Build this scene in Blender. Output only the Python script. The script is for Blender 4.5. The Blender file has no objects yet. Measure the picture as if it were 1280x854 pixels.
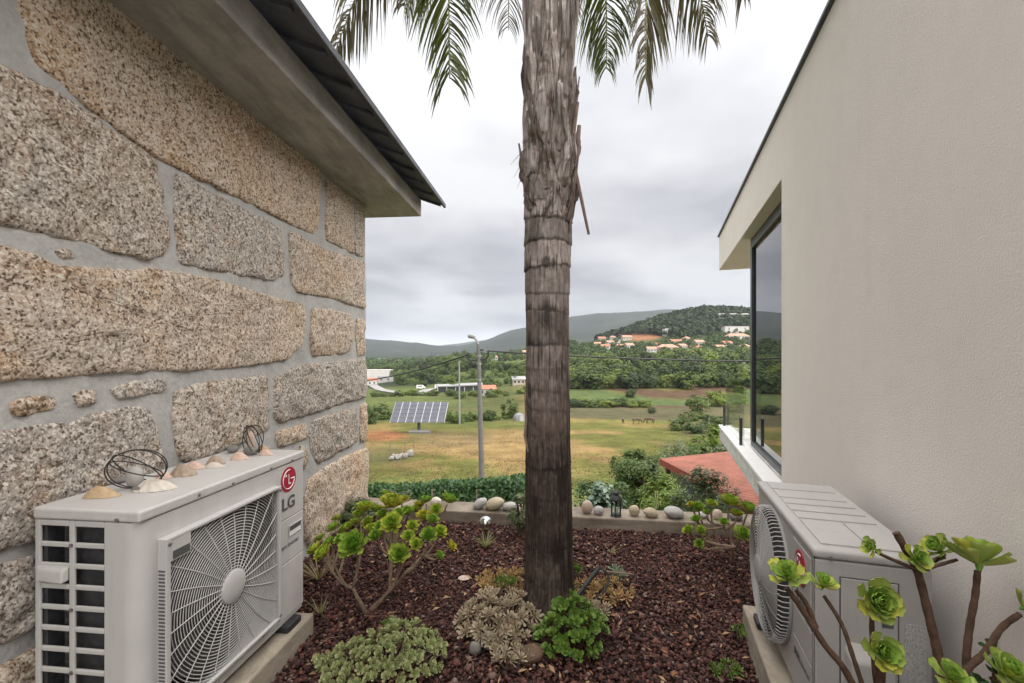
import bpy, bmesh, math
import numpy as np
from mathutils import Vector, Matrix, noise as mnoise

# ------------------------------------------------------------------ camera, sky, sun, exposure
scene = bpy.context.scene
COL = scene.collection
F, CU, HV, EYE = 569.0, 640.0, 442.0, 1.5          # focal length in pixels, centre column, horizon row, eye height
R = math.radians

cam_data = bpy.data.cameras.new('camera'); cam_data.lens = 16.0; cam_data.sensor_width = 36.0
cam_data.shift_y = 15.0 / 1280.0; cam_data.clip_start = 0.05; cam_data.clip_end = 40000
camera = bpy.data.objects.new('camera', cam_data); COL.objects.link(camera)
camera.location = (0, 0, EYE); camera.rotation_euler = (R(90), 0, 0)
scene.camera = camera

SUN_EL, SUN_AZ = 60.0, 118.0                        # azimuth the light comes from, clockwise from +Y
world = bpy.data.worlds.new('World'); scene.world = world; world.use_nodes = True
wn, wl = world.node_tree.nodes, world.node_tree.links
wn.clear()
def wnode(t, **kw):
    n = wn.new(t)
    for k, v in kw.items(): setattr(n, k, v)
    return n
w_out = wnode('ShaderNodeOutputWorld'); w_bg = wnode('ShaderNodeBackground')
w_sky = wnode('ShaderNodeTexSky', sky_type='NISHITA', sun_disc=False)
w_sky.sun_elevation = R(SUN_EL); w_sky.sun_rotation = R(SUN_AZ)
w_geo = wnode('ShaderNodeTexCoord'); w_sep = wnode('ShaderNodeSeparateXYZ')
wl.new(w_geo.outputs['Generated'], w_sep.inputs[0])
def wmath(op, a, b=None, c=None):
    n = wnode('ShaderNodeMath', operation=op)
    for i, s in enumerate((a, b, c)):
        if s is None: continue
        if isinstance(s, (int, float)): n.inputs[i].default_value = s
        else: wl.new(s, n.inputs[i])
    return n.outputs[0]
zup = wmath('MAXIMUM', w_sep.outputs[2], 0.0)
den = wmath('ADD', zup, 0.16)
cx = wmath('DIVIDE', w_sep.outputs[0], den); cy = wmath('DIVIDE', w_sep.outputs[1], den)
w_cmb = wnode('ShaderNodeCombineXYZ'); wl.new(cx, w_cmb.inputs[0]); wl.new(cy, w_cmb.inputs[1])
w_cmb.inputs[2].default_value = 3.7
w_n1 = wnode('ShaderNodeTexNoise'); w_n1.inputs['Scale'].default_value = 0.85; w_n1.inputs['Detail'].default_value = 6; w_n1.inputs['Roughness'].default_value = 0.5
w_n1.inputs['Distortion'].default_value = 0.25
wl.new(w_cmb.outputs[0], w_n1.inputs['Vector'])
w_ramp = wnode('ShaderNodeValToRGB'); wl.new(w_n1.outputs['Fac'], w_ramp.inputs[0])
w_ramp.color_ramp.elements[0].position = 0.38; w_ramp.color_ramp.elements[0].color = (0.62, 0.62, 0.66, 1)
w_ramp.color_ramp.elements[1].position = 0.60; w_ramp.color_ramp.elements[1].color = (1.02, 1.02, 1.035, 1)
# overcast sky: brighter overhead than at the horizon
grad = wmath('MULTIPLY_ADD', zup, 0.76, 0.575)
w_cl = wnode('ShaderNodeMix', data_type='RGBA', blend_type='MULTIPLY'); w_cl.inputs[0].default_value = 1.0
wl.new(w_ramp.outputs[0], w_cl.inputs[6]); wl.new(grad, w_cl.inputs[7])
w_mul = wnode('ShaderNodeMix', data_type='RGBA', blend_type='MULTIPLY'); w_mul.inputs[0].default_value = 1.0
wl.new(w_sky.outputs[0], w_mul.inputs[6]); w_mul.inputs[7].default_value = (0.09, 0.09, 0.09, 1)
w_mix = wnode('ShaderNodeMix', data_type='RGBA'); w_mix.inputs[0].default_value = 0.94
wl.new(w_mul.outputs[2], w_mix.inputs[6]); wl.new(w_cl.outputs[2], w_mix.inputs[7])
wl.new(w_mix.outputs[2], w_bg.inputs[0]); w_bg.inputs[1].default_value = 0.178
wl.new(w_bg.outputs[0], w_out.inputs[0])

sun_data = bpy.data.lights.new('sun', 'SUN'); sun_data.energy = 1.5; sun_data.angle = R(125); sun_data.color = (1.0, 0.96, 0.9)
sun = bpy.data.objects.new('sun', sun_data); COL.objects.link(sun); sun.location = (-20, -20, 40)
_az, _el = R(SUN_AZ), R(SUN_EL)
_sd = Vector((math.sin(_az) * math.cos(_el), math.cos(_az) * math.cos(_el), math.sin(_el)))
sun.rotation_euler = _sd.to_track_quat('Z', 'Y').to_euler()

scene.view_settings.view_transform = 'Standard'; scene.view_settings.look = 'None'
scene.view_settings.exposure = 2.68; scene.view_settings.gamma = 1.0
scene.view_settings.use_curve_mapping = False
scene.cycles.max_bounces = 8; scene.cycles.volume_bounces = 0
scene.cycles.transparent_max_bounces = 12

# ------------------------------------------------------------------ helpers
def P(u, v, y):
    return Vector(((u - CU) / F * y, y, EYE - (v - HV) / F * y))

def tag(o, label=None, cat=None, group=None, kind=None):
    if label: o['label'] = label
    if cat: o['category'] = cat
    if group: o['group'] = group
    if kind: o['kind'] = kind
    return o

def empty(name, loc=(0, 0, 0), rz=0.0):
    o = bpy.data.objects.new(name, None); COL.objects.link(o)
    o.location = loc; o.rotation_euler = (0, 0, rz); o.empty_display_size = 0.05
    return o

def fast_mesh(name, V, Fc, smooth=False):
    V = np.ascontiguousarray(V, dtype=np.float32); Fc = np.ascontiguousarray(Fc, dtype=np.int32)
    me = bpy.data.meshes.new(name); n, k = Fc.shape
    me.vertices.add(len(V)); me.vertices.foreach_set('co', V.ravel())
    me.loops.add(n * k); me.loops.foreach_set('vertex_index', Fc.ravel())
    me.polygons.add(n); me.polygons.foreach_set('loop_start', np.arange(0, n * k, k, dtype=np.int32))
    me.polygons.foreach_set('loop_total', np.full(n, k, dtype=np.int32))
    if smooth: me.polygons.foreach_set('use_smooth', np.ones(n, dtype=bool))
    me.update(calc_edges=True); me.validate()
    return me

def link(name, me, m=None, parent=None, loc=None):
    o = bpy.data.objects.new(name, me); COL.objects.link(o)
    if m is not None and len(me.materials) == 0: me.materials.append(m)
    if parent is not None: o.parent = parent
    if loc is not None: o.location = loc
    return o

def copy_obj(o, parent=None):
    c = o.copy(); COL.objects.link(c); c.parent = parent
    return c

class MB:
    """collects shapes into one mesh"""
    def __init__(s): s.v = []; s.f = []
    def add(s, V, Fc):
        b = len(s.v); s.v += [tuple(p) for p in V]; s.f += [tuple(i + b for i in f) for f in Fc]; return s
    def box(s, x0, x1, y0, y1, z0, z1):
        V = [(x0, y0, z0), (x1, y0, z0), (x1, y1, z0), (x0, y1, z0), (x0, y0, z1), (x1, y0, z1), (x1, y1, z1), (x0, y1, z1)]
        return s.add(V, [(0, 3, 2, 1), (4, 5, 6, 7), (0, 1, 5, 4), (1, 2, 6, 5), (2, 3, 7, 6), (3, 0, 4, 7)])
    def hexa(s, A):                                   # eight corners, bottom ring then top ring
        return s.add(A, [(0, 3, 2, 1), (4, 5, 6, 7), (0, 1, 5, 4), (1, 2, 6, 5), (2, 3, 7, 6), (3, 0, 4, 7)])
    def tube(s, pts, rad, n=8, cap=True, closed=False):
        pts = [Vector(p) for p in pts]; m = len(pts)
        if not hasattr(rad, '__len__'): rad = [rad] * m
        V = []; up = None
        for i, p in enumerate(pts):
            if closed: t = pts[(i + 1) % m] - pts[i - 1]
            else: t = pts[min(i + 1, m - 1)] - pts[max(i - 1, 0)]
            if t.length < 1e-9: t = Vector((0, 0, 1))
            t.normalize()
            if up is None: up = Vector((0, 0, 1)) if abs(t.z) < 0.9 else Vector((1, 0, 0))
            a = up - t * up.dot(t)
            if a.length < 1e-6: a = t.orthogonal()
            a.normalize(); up = a; b = t.cross(a)
            for k in range(n):
                an = 2 * math.pi * k / n
                V.append(p + (a * math.cos(an) + b * math.sin(an)) * rad[i])
        Fc = []
        for i in range(m if closed else m - 1):
            j = (i + 1) % m
            for k in range(n):
                l = (k + 1) % n
                Fc.append((i * n + k, i * n + l, j * n + l, j * n + k))
        if cap and not closed:
            Fc.append(tuple(range(n - 1, -1, -1))); Fc.append(tuple((m - 1) * n + k for k in range(n)))
        return s.add(V, Fc)
    def lathe(s, prof, c=(0, 0, 0), n=24, axis='z'):  # prof: (radius, height)
        V = []; Fc = []; m = len(prof)
        for r, h in prof:
            for k in range(n):
                a = 2 * math.pi * k / n; x, y = r * math.cos(a), r * math.sin(a)
                if axis == 'z': V.append((c[0] + x, c[1] + y, c[2] + h))
                else: V.append((c[0] + x, c[1] + h, c[2] + y))
        for i in range(m - 1):
            for k in range(n):
                l = (k + 1) % n; q = (i * n + k, i * n + l, (i + 1) * n + l, (i + 1) * n + k)
                Fc.append(q if axis == 'z' else q[::-1])
        Fc.append(tuple(range(n))[::-1] if axis == 'z' else tuple(range(n)))
        t = tuple((m - 1) * n + k for k in range(n)); Fc.append(t if axis == 'z' else t[::-1])
        return s.add(V, Fc)
    def build(s, name, m, parent=None, smooth=False, bevel=0, seg=2, loc=None):
        me = bpy.data.meshes.new(name); me.from_pydata(s.v, [], s.f)
        if smooth: me.polygons.foreach_set('use_smooth', np.ones(len(me.polygons), dtype=bool))
        me.update(); o = link(name, me, m, parent, loc)
        if bevel:
            b = o.modifiers.new('bevel', 'BEVEL'); b.width = bevel; b.segments = seg; b.limit_method = 'ANGLE'; b.angle_limit = R(40)
        if smooth and bevel == 0 and hasattr(me, 'set_sharp_from_angle'): me.set_sharp_from_angle(angle=R(50))
        return o

# value noise in numpy
def _hash(ix, iy, iz, seed):
    h = (ix.astype(np.int64) * 374761393 + iy.astype(np.int64) * 668265263 + iz.astype(np.int64) * 2147483647 + seed * 974711) & 0xffffffff
    h = ((h ^ (h >> 13)) * 1274126177) & 0xffffffff
    h = ((h ^ (h >> 16)) * 2246822519) & 0xffffffff
    return ((h ^ (h >> 15)) & 0xffffff) / float(0xffffff) * 2 - 1
def vnoise(p, seed=0):
    p = np.asarray(p, float); i = np.floor(p).astype(np.int64); f = p - i; f = f * f * (3 - 2 * f)
    r = 0
    for dx in (0, 1):
        for dy in (0, 1):
            for dz in (0, 1):
                w = (f[:, 0] if dx else 1 - f[:, 0]) * (f[:, 1] if dy else 1 - f[:, 1]) * (f[:, 2] if dz else 1 - f[:, 2])
                r = r + w * _hash(i[:, 0] + dx, i[:, 1] + dy, i[:, 2] + dz, seed)
    return r
def fbm(p, oct=4, seed=0, gain=0.5):
    p = np.asarray(p, float); a = 1.0; r = 0; s = 0
    for o in range(oct):
        r = r + a * vnoise(p * 2.0 ** o + 17.3 * o, seed + o); s += a; a *= gain
    return r / s

def rand_dirs(rng, n):
    d = rng.normal(size=(n, 3)); return d / np.linalg.norm(d, axis=1, keepdims=True)
def norm(a): return a / np.maximum(np.linalg.norm(a, axis=1, keepdims=True), 1e-9)

def leaf_geo(Pos, D, Nn, L, W, fold=0.25, droop=0.0):
    """folded leaves: base, two sides, tip -> two triangles each"""
    n = len(Pos); L = np.broadcast_to(L, (n,))[:, None]; W = np.broadcast_to(W, (n,))[:, None]
    D = norm(D); S = norm(np.cross(D, Nn)); N2 = np.cross(S, D)
    tip = Pos + D * L - N2 * (droop * L); mid = Pos + D * L * 0.45
    V = np.stack([Pos, mid + S * W * 0.5 + N2 * W * fold, tip, mid - S * W * 0.5 + N2 * W * fold], 1).reshape(-1, 3)
    b = np.arange(n)[:, None] * 4
    Fc = np.concatenate([b + np.array([[0, 1, 2]]), b + np.array([[0, 2, 3]])], 0)
    return V, Fc

# ------------------------------------------------------------------ materials
MATS = {}
def nmat(name):
    m = bpy.data.materials.new(name); m.use_nodes = True; nt = m.node_tree
    b = nt.nodes['Principled BSDF']; MATS[name] = m
    return m, nt, b
class NT:
    def __init__(s, nt): s.nt = nt
    def n(s, t, **kw):
        n = s.nt.nodes.new(t)
        for k, v in kw.items(): setattr(n, k, v)
        return n
    def l(s, a, b): s.nt.links.new(a, b)
    def coord(s, which='Object', scale=None):
        c = s.n('ShaderNodeTexCoord').outputs[which]
        if which == 'World': pass
        if scale is None: return c
        mp = s.n('ShaderNodeMapping'); s.l(c, mp.inputs[0]); mp.inputs['Scale'].default_value = scale
        return mp.outputs[0]
    def pos(s, scale=None):
        c = s.n('ShaderNodeNewGeometry').outputs['Position']
        if scale is None: return c
        mp = s.n('ShaderNodeMapping'); s.l(c, mp.inputs[0]); mp.inputs['Scale'].default_value = scale
        return mp.outputs[0]
    def noise(s, vec, scale, detail=4, rough=0.55, dist=0.0):
        n = s.n('ShaderNodeTexNoise'); s.l(vec, n.inputs['Vector']); n.inputs['Scale'].default_value = scale
        n.inputs['Detail'].default_value = detail; n.inputs['Roughness'].default_value = rough; n.inputs['Distortion'].default_value = dist
        return n.outputs['Fac']
    def vor(s, vec, scale, feature='F1', out='Distance', rnd=1.0):
        n = s.n('ShaderNodeTexVoronoi', feature=feature); s.l(vec, n.inputs['Vector']); n.inputs['Scale'].default_value = scale
        n.inputs['Randomness'].default_value = rnd
        return n.outputs[out]
    def ramp(s, fac, stops):
        r = s.n('ShaderNodeValToRGB'); s.l(fac, r.inputs[0]); e = r.color_ramp.elements
        while len(e) < len(stops): e.new(0.5)
        for i, (p, c) in enumerate(stops):
            e[i].position = p
            e[i].color = (c, c, c, 1) if not hasattr(c, '__len__') else (*c, 1)
        return r.outputs[0]
    def mix(s, fac, a, b, mode='MIX'):
        m = s.n('ShaderNodeMix', data_type='RGBA', blend_type=mode)
        for i, x in ((0, fac), (6, a), (7, b)):
            if isinstance(x, (int, float)): m.inputs[i].default_value = x if i == 0 else (x, x, x, 1)
            elif isinstance(x, (tuple, list)): m.inputs[i].default_value = (*x[:3], 1)
            else: s.l(x, m.inputs[i])
        return m.outputs[2]
    def math(s, op, a, b=0.0):
        n = s.n('ShaderNodeMath', operation=op)
        for i, x in enumerate((a, b)):
            if isinstance(x, (int, float)): n.inputs[i].default_value = x
            else: s.l(x, n.inputs[i])
        return n.outputs[0]
    def bump(s, bsdf, h, strength=0.4, dist=0.01, prev=None):
        b = s.n('ShaderNodeBump'); b.inputs['Strength'].default_value = strength; b.inputs['Distance'].default_value = dist
        s.l(h, b.inputs['Height'])
        if prev is not None: s.l(prev, b.inputs['Normal'])
        s.l(b.outputs[0], bsdf.inputs['Normal']); return b.outputs[0]
    def island(s): return s.n('ShaderNodeNewGeometry').outputs['Random Per Island']
    def orand(s): return s.n('ShaderNodeObjectInfo').outputs['Random']

def simple(name, col, rough=0.6, spec=0.4, metal=0.0, var=0.0, scale=8.0, bump=0.0, bscale=60.0, bdist=0.003, coords='Object', dirt=None):
    m, nt, b = nmat(name); t = NT(nt)
    b.inputs['Roughness'].default_value = rough; b.inputs['Metallic'].default_value = metal
    b.inputs['Specular IOR Level'].default_value = spec
    c = t.coord(coords)
    if var:
        f = t.noise(c, scale, 5, 0.6)
        lo = tuple(max(0, x * (1 - var)) for x in col); hi = tuple(min(1, x * (1 + var)) for x in col)
        out = t.ramp(f, [(0.3, lo), (0.7, hi)])
        if dirt:
            g = t.noise(c, dirt[1], 6, 0.7); k = t.ramp(g, [(dirt[2], 0.0), (dirt[2] + 0.18, 1.0)])
            out = t.mix(k, out, dirt[0])
        t.l(out, b.inputs['Base Color'])
    else: b.inputs['Base Color'].default_value = (*col, 1)
    if bump: t.bump(b, t.noise(c, bscale, 5, 0.6), bump, bdist)
    return m

def leafmat(name, cols, rough=0.5, transl=0.3, spec=0.35, objvar=0.0):
    """per-leaf colour from the random number of each leaf"""
    m, nt, b = nmat(name); t = NT(nt)
    k = len(cols); out = t.ramp(t.island(), [(i / max(1, k - 1), c) for i, c in enumerate(cols)])
    if objvar:
        v = t.ramp(t.orand(), [(0.0, (1 - objvar,) * 3), (0.5, (1.0, 1.0, 0.9)), (1.0, (1 + objvar, 1 + objvar * 0.7, 0.8))])
        out = t.mix(1.0, out, v, 'MULTIPLY')
    t.l(out, b.inputs['Base Color']); b.inputs['Roughness'].default_value = rough; b.inputs['Specular IOR Level'].default_value = spec
    tr = t.n('ShaderNodeBsdfTranslucent'); t.l(t.mix(1.0, out, (1.0, 1.0, 0.6), 'MULTIPLY'), tr.inputs[0])
    ms = t.n('ShaderNodeMixShader'); ms.inputs[0].default_value = transl
    t.l(b.outputs[0], ms.inputs[1]); t.l(tr.outputs[0], ms.inputs[2])
    t.l(ms.outputs[0], nt.nodes['Material Output'].inputs[0])
    return m

def make_granite():
    m, nt, b = nmat('granite'); t = NT(nt); c = t.pos(); o = t.orand()
    big = t.noise(c, 2.3, 5, 0.65); mid = t.noise(c, 9, 6, 0.7, 0.4)
    base = t.ramp(big, [(0.32, (0.50, 0.435, 0.38)), (0.5, (0.58, 0.475, 0.38)), (0.68, (0.54, 0.37, 0.235))])
    base = t.mix(t.ramp(o, [(0.45, 0.0), (0.7, 0.85)]), base, (0.46, 0.435, 0.415)); o2 = t.math('FRACT', t.math('MULTIPLY', o, 7.31))
    base = t.mix(1.0, base, t.ramp(o2, [(0.0, (0.74, 0.72, 0.70)), (0.5, (0.92, 0.90, 0.88)), (1.0, (1.04, 0.98, 0.90))]), 'MULTIPLY')
    base = t.mix(t.ramp(mid, [(0.52, 0.0), (0.70, 0.8)]), base, (0.37, 0.215, 0.11))
    base = t.mix(t.ramp(mid, [(0.30, 0.55), (0.42, 0.0)]), base, (0.62, 0.56, 0.50))
    coarse = t.noise(c, 48, 5, 0.72, 0.3); fine = t.noise(c, 120, 4, 0.75); cell = t.vor(c, 120, 'F1', 'Color'); sp = t.n('ShaderNodeSeparateColor'); t.l(cell, sp.inputs[0])
    v = t.math('ADD', t.math('ADD', t.math('MULTIPLY', sp.outputs[0], 0.22), t.math('MULTIPLY', coarse, 0.62)), t.math('MULTIPLY', fine, 0.30))
    dark = t.ramp(v, [(0.45, 1.0), (0.54, 0.0)]); light = t.ramp(v, [(0.58, 0.0), (0.70, 0.95)])
    base = t.mix(dark, base, (0.12, 0.085, 0.062)); base = t.mix(light, base, (0.74, 0.68, 0.60))
    lich = t.noise(c, 3.4, 7, 0.75, 0.8); base = t.mix(t.ramp(lich, [(0.60, 0.0), (0.70, 0.3)]), base, (0.20, 0.165, 0.13))
    t.l(base, b.inputs['Base Color']); b.inputs['Roughness'].default_value = 0.88; b.inputs['Specular IOR Level'].default_value = 0.2
    n1 = t.bump(b, t.noise(c, 16, 7, 0.78), 0.7, 0.025); t.bump(b, v, 0.75, 0.008, n1)
    return m
def make_mortar():
    m, nt, b = nmat('mortar'); t = NT(nt); c = t.pos()
    f = t.noise(c, 5, 6, 0.65); g = t.noise(c, 40, 5, 0.7)
    base = t.ramp(f, [(0.3, (0.34, 0.335, 0.325)), (0.7, (0.47, 0.46, 0.445))])
    base = t.mix(t.ramp(g, [(0.3, 0.5), (0.6, 0.0)]), base, (0.30, 0.29, 0.275))
    t.l(base, b.inputs['Base Color']); b.inputs['Roughness'].default_value = 0.9; b.inputs['Specular IOR Level'].default_value = 0.2
    n1 = t.bump(b, f, 0.6, 0.02); t.bump(b, g, 0.5, 0.006, n1)
    return m
def make_concrete(name, a, bcol, streak=False):
    m, nt, b = nmat(name); t = NT(nt); c = t.pos()
    f = t.noise(c, 3.2, 7, 0.68, 0.4); g = t.noise(c, 60, 4, 0.7); s = t.noise(t.pos((1, 1, 9) if streak else (6, 1.2, 6)), 2.0, 5, 0.6)
    base = t.ramp(f, [(0.3, a), (0.68, bcol)])
    base = t.mix(t.ramp(s, [(0.42, 0.0), (0.66, 0.6)]), base, tuple(x * 0.6 for x in a))
    base = t.mix(t.ramp(g, [(0.62, 0.0), (0.72, 0.45)]), base, tuple(min(1, x * 1.4) for x in bcol))
    base = t.mix(t.ramp(g, [(0.30, 0.5), (0.40, 0.0)]), base, tuple(x * 0.5 for x in a))
    t.l(base, b.inputs['Base Color']); b.inputs['Roughness'].default_value = 0.85; b.inputs['Specular IOR Level'].default_value = 0.25
    n1 = t.bump(b, f, 0.4, 0.02); t.bump(b, g, 0.45, 0.004, n1)
    return m
def make_stucco():
    m, nt, b = nmat('stucco'); t = NT(nt); c = t.pos()
    f = t.noise(c, 1.1, 5, 0.6); g = t.noise(c, 85, 3, 0.65); st = t.noise(t.pos((2.2, 2.2, 0.35)), 2.0, 4, 0.6)
    base = t.ramp(f, [(0.3, (0.78, 0.72, 0.675)), (0.7, (0.82, 0.76, 0.715))])
    base = t.mix(t.ramp(st, [(0.55, 0.0), (0.85, 0.22)]), base, (0.63, 0.57, 0.51))
    mo = t.noise(c, 4.5, 7, 0.72, 0.3); base = t.mix(t.ramp(mo, [(0.48, 0.0), (0.70, 0.30)]), base, (0.69, 0.645, 0.615)); sp_ = t.noise(c, 60, 3, 0.7); base = t.mix(t.ramp(sp_, [(0.66, 0.0), (0.74, 0.35)]), base, (0.46, 0.42, 0.38))
    t.l(base, b.inputs['Base Color']); b.inputs['Roughness'].default_value = 0.9; b.inputs['Specular IOR Level'].default_value = 0.2
    n1 = t.bump(b, t.noise(c, 2.5, 2), 0.15, 0.03); t.bump(b, t.noise(c, 130, 4, 0.75), 0.7, 0.005, n1)
    return m
def make_scoria():
    m, nt, b = nmat('scoria'); t = NT(nt); c = t.pos()
    i = t.island()
    base = t.ramp(i, [(0.0, (0.022, 0.013, 0.012)), (0.35, (0.058, 0.026, 0.023)), (0.7, (0.105, 0.042, 0.035)), (0.9, (0.17, 0.066, 0.048)), (1.0, (0.23, 0.18, 0.155))])
    g = t.noise(c, 240, 4, 0.7)
    base = t.mix(t.ramp(g, [(0.35, 0.6), (0.55, 0.0)]), base, (0.018, 0.010, 0.009))
    t.l(base, b.inputs['Base Color']); b.inputs['Roughness'].default_value = 0.8; b.inputs['Specular IOR Level'].default_value = 0.3
    t.bump(b, g, 0.8, 0.004)
    return m
def make_trunk():
    m, nt, b = nmat('palm_bark'); t = NT(nt)
    c = t.coord('Object'); cs = t.coord('Object', (26, 26, 1.6)); ch = t.coord('Object', (2.2, 2.2, 9))
    fib = t.noise(cs, 3.6, 5, 0.62, 0.3); blot = t.noise(c, 4.5, 6, 0.65, 0.6); fine = t.noise(t.coord('Object', (90, 90, 8)), 2.0, 3, 0.6)
    sx = t.n('ShaderNodeSeparateXYZ'); t.l(c, sx.inputs[0])
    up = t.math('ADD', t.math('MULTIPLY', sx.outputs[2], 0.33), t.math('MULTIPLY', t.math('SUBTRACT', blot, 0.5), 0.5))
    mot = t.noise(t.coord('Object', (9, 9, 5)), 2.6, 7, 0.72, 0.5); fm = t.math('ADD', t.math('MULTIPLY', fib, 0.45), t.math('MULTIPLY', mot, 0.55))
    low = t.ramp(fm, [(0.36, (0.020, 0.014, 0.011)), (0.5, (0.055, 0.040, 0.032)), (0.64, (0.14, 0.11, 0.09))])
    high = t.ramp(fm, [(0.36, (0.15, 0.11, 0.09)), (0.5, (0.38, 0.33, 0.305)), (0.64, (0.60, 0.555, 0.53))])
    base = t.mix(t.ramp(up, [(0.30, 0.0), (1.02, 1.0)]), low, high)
    base = t.mix(t.ramp(blot, [(0.54, 0.0), (0.66, 0.6)]), base, (0.085, 0.055, 0.04))
    sg = t.n('ShaderNodeAttribute', attribute_name='seg'); base = t.mix(1.0, base, t.ramp(sg.outputs['Fac'], [(0.0, (0.55, 0.53, 0.52)), (1.0, (1.3, 1.3, 1.32))]), 'MULTIPLY')
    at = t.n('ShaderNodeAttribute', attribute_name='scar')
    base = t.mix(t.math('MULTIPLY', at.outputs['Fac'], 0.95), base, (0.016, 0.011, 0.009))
    t.l(base, b.inputs['Base Color']); b.inputs['Roughness'].default_value = 0.75; b.inputs['Specular IOR Level'].default_value = 0.25
    n1 = t.bump(b, mot, 0.7, 0.012); t.bump(b, fine, 0.55, 0.004, n1)
    return m
def make_boot():
    m, nt, b = nmat('leaf_base_bark'); t = NT(nt); c = t.coord('Object', (22, 22, 1.4))
    f = t.noise(c, 3.0, 6, 0.7, 0.2); g = t.noise(t.coord('Object'), 7, 5, 0.7)
    base = t.ramp(f, [(0.36, (0.055, 0.04, 0.032)), (0.5, (0.33, 0.285, 0.26)), (0.68, (0.60, 0.56, 0.53))])
    base = t.mix(1.0, base, t.ramp(t.orand(), [(0.0, (0.42, 0.37, 0.34)), (0.5, (0.72, 0.69, 0.68)), (1.0, (1.02, 1.0, 1.0))]), 'MULTIPLY')
    base = t.mix(t.ramp(g, [(0.5, 0.0), (0.60, 0.85)]), base, (0.10, 0.062, 0.042))
    t.l(base, b.inputs['Base Color']); b.inputs['Roughness'].default_value = 0.8
    t.bump(b, f, 1.0, 0.018)
    return m
def make_terrain():
    m, nt, b = nmat('valley_ground'); t = NT(nt); c = t.pos()
    at = t.n('ShaderNodeAttribute', attribute_name='zone')
    a = t.noise(c, 0.25, 6, 0.65); d = t.noise(c, 2.2, 6, 0.7); e = t.noise(c, 0.03, 5, 0.6)
    v = t.ramp(a, [(0.3, 0.72), (0.7, 1.28)]); w = t.ramp(d, [(0.25, 0.62), (0.75, 1.38)]); x = t.ramp(e, [(0.3, 0.8), (0.7, 1.2)]); fi = t.ramp(t.noise(c, 9.0, 5, 0.75), [(0.3, 0.7), (0.7, 1.3)])
    base = t.mix(1.0, t.mix(1.0, t.mix(1.0, at.outputs['Color'], v, 'MULTIPLY'), w, 'MULTIPLY'), t.mix(1.0, x, fi, 'MULTIPLY'), 'MULTIPLY')
    t.l(base, b.inputs['Base Color']); b.inputs['Roughness'].default_value = 0.95; b.inputs['Specular IOR Level'].default_value = 0.1
    t.bump(b, d, 0.7, 0.25)
    return m
def make_paint(name, col, rough=0.42):
    m, nt, b = nmat(name); t = NT(nt); c = t.pos()
    f = t.noise(c, 6, 6, 0.65); st = t.noise(t.pos((9, 9, 0.9)), 2.2, 5, 0.65); g = t.noise(c, 55, 4, 0.7)
    base = t.ramp(f, [(0.3, tuple(x * 0.95 for x in col)), (0.7, tuple(min(1, x * 1.04) for x in col))])
    base = t.mix(t.ramp(st, [(0.52, 0.0), (0.8, 0.30)]), base, (col[0] * 0.62, col[1] * 0.56, col[2] * 0.5))
    base = t.mix(t.ramp(g, [(0.64, 0.0), (0.74, 0.22)]), base, (col[0] * 0.5, col[1] * 0.45, col[2] * 0.4))
    t.l(base, b.inputs['Base Color']); t.l(t.ramp(f, [(0.3, rough - 0.06), (0.7, rough + 0.12)]), b.inputs['Roughness'])
    b.inputs['Specular IOR Level'].default_value = 0.4
    t.bump(b, t.noise(c, 260, 2), 0.05, 0.001)
    return m
GRANITE = make_granite(); MORTAR = make_mortar()
SOFFIT = make_concrete('soffit_concrete', (0.33, 0.315, 0.30), (0.50, 0.485, 0.465)); KERBM = make_concrete('kerb_concrete', (0.14, 0.11, 0.085), (0.34, 0.29, 0.235), True)
PLINTHM = make_concrete('plinth_concrete', (0.24, 0.20, 0.155), (0.42, 0.37, 0.30)); LEDGEM = make_concrete('ledge_concrete', (0.56, 0.55, 0.53), (0.66, 0.65, 0.63))
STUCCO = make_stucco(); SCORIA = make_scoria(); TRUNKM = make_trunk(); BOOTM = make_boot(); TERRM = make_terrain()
ACW = make_paint('casing_enamel', (0.50, 0.485, 0.478)); ACG = make_paint('grille_plastic', (0.47, 0.457, 0.45), 0.5)
ACD = simple('coil_dark', (0.035, 0.035, 0.038), 0.6, var=0.4, scale=40)
SHROUD = simple('shroud_dark', (0.06, 0.06, 0.062), 0.7, var=0.3, scale=20)
FANM = simple('fan_plastic', (0.19, 0.19, 0.19), 0.55, var=0.15, scale=15)
RUBBER = simple('black_rubber', (0.025, 0.025, 0.026), 0.6, var=0.3, scale=30)
STEEL = simple('screw_steel', (0.28, 0.27, 0.27), 0.4, metal=0.8, var=0.2, scale=90)
LOGO_RED = simple('logo_red', (0.36, 0.012, 0.045), 0.35, var=0.05, scale=20); LOGO_WHITE = simple('logo_white', (0.72, 0.71, 0.70), 0.4, var=0.05, scale=20)
INK = simple('grey_ink', (0.085, 0.085, 0.09), 0.5, var=0.1, scale=30)
SLATE = simple('roof_slate', (0.075, 0.078, 0.092), 0.65, var=0.35, scale=7, bump=0.4, bscale=40, bdist=0.004)
FRAMEM = simple('anthracite_frame', (0.055, 0.057, 0.062), 0.4, var=0.15, scale=10)
COPING = simple('coping_metal', (0.10, 0.10, 0.105), 0.4, metal=0.4, var=0.15, scale=10)
def make_pane():
    m, nt, b = nmat('dark_window_glass'); t = NT(nt)
    b.inputs['Base Color'].default_value = (0.012, 0.015, 0.018, 1); b.inputs['Roughness'].default_value = 0.015
    b.inputs['IOR'].default_value = 2.3; b.inputs['Specular IOR Level'].default_value = 0.6
    t.bump(b, t.noise(t.pos(), 0.8, 2), 0.02, 0.02)
    return m
PANE = make_pane()
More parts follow.
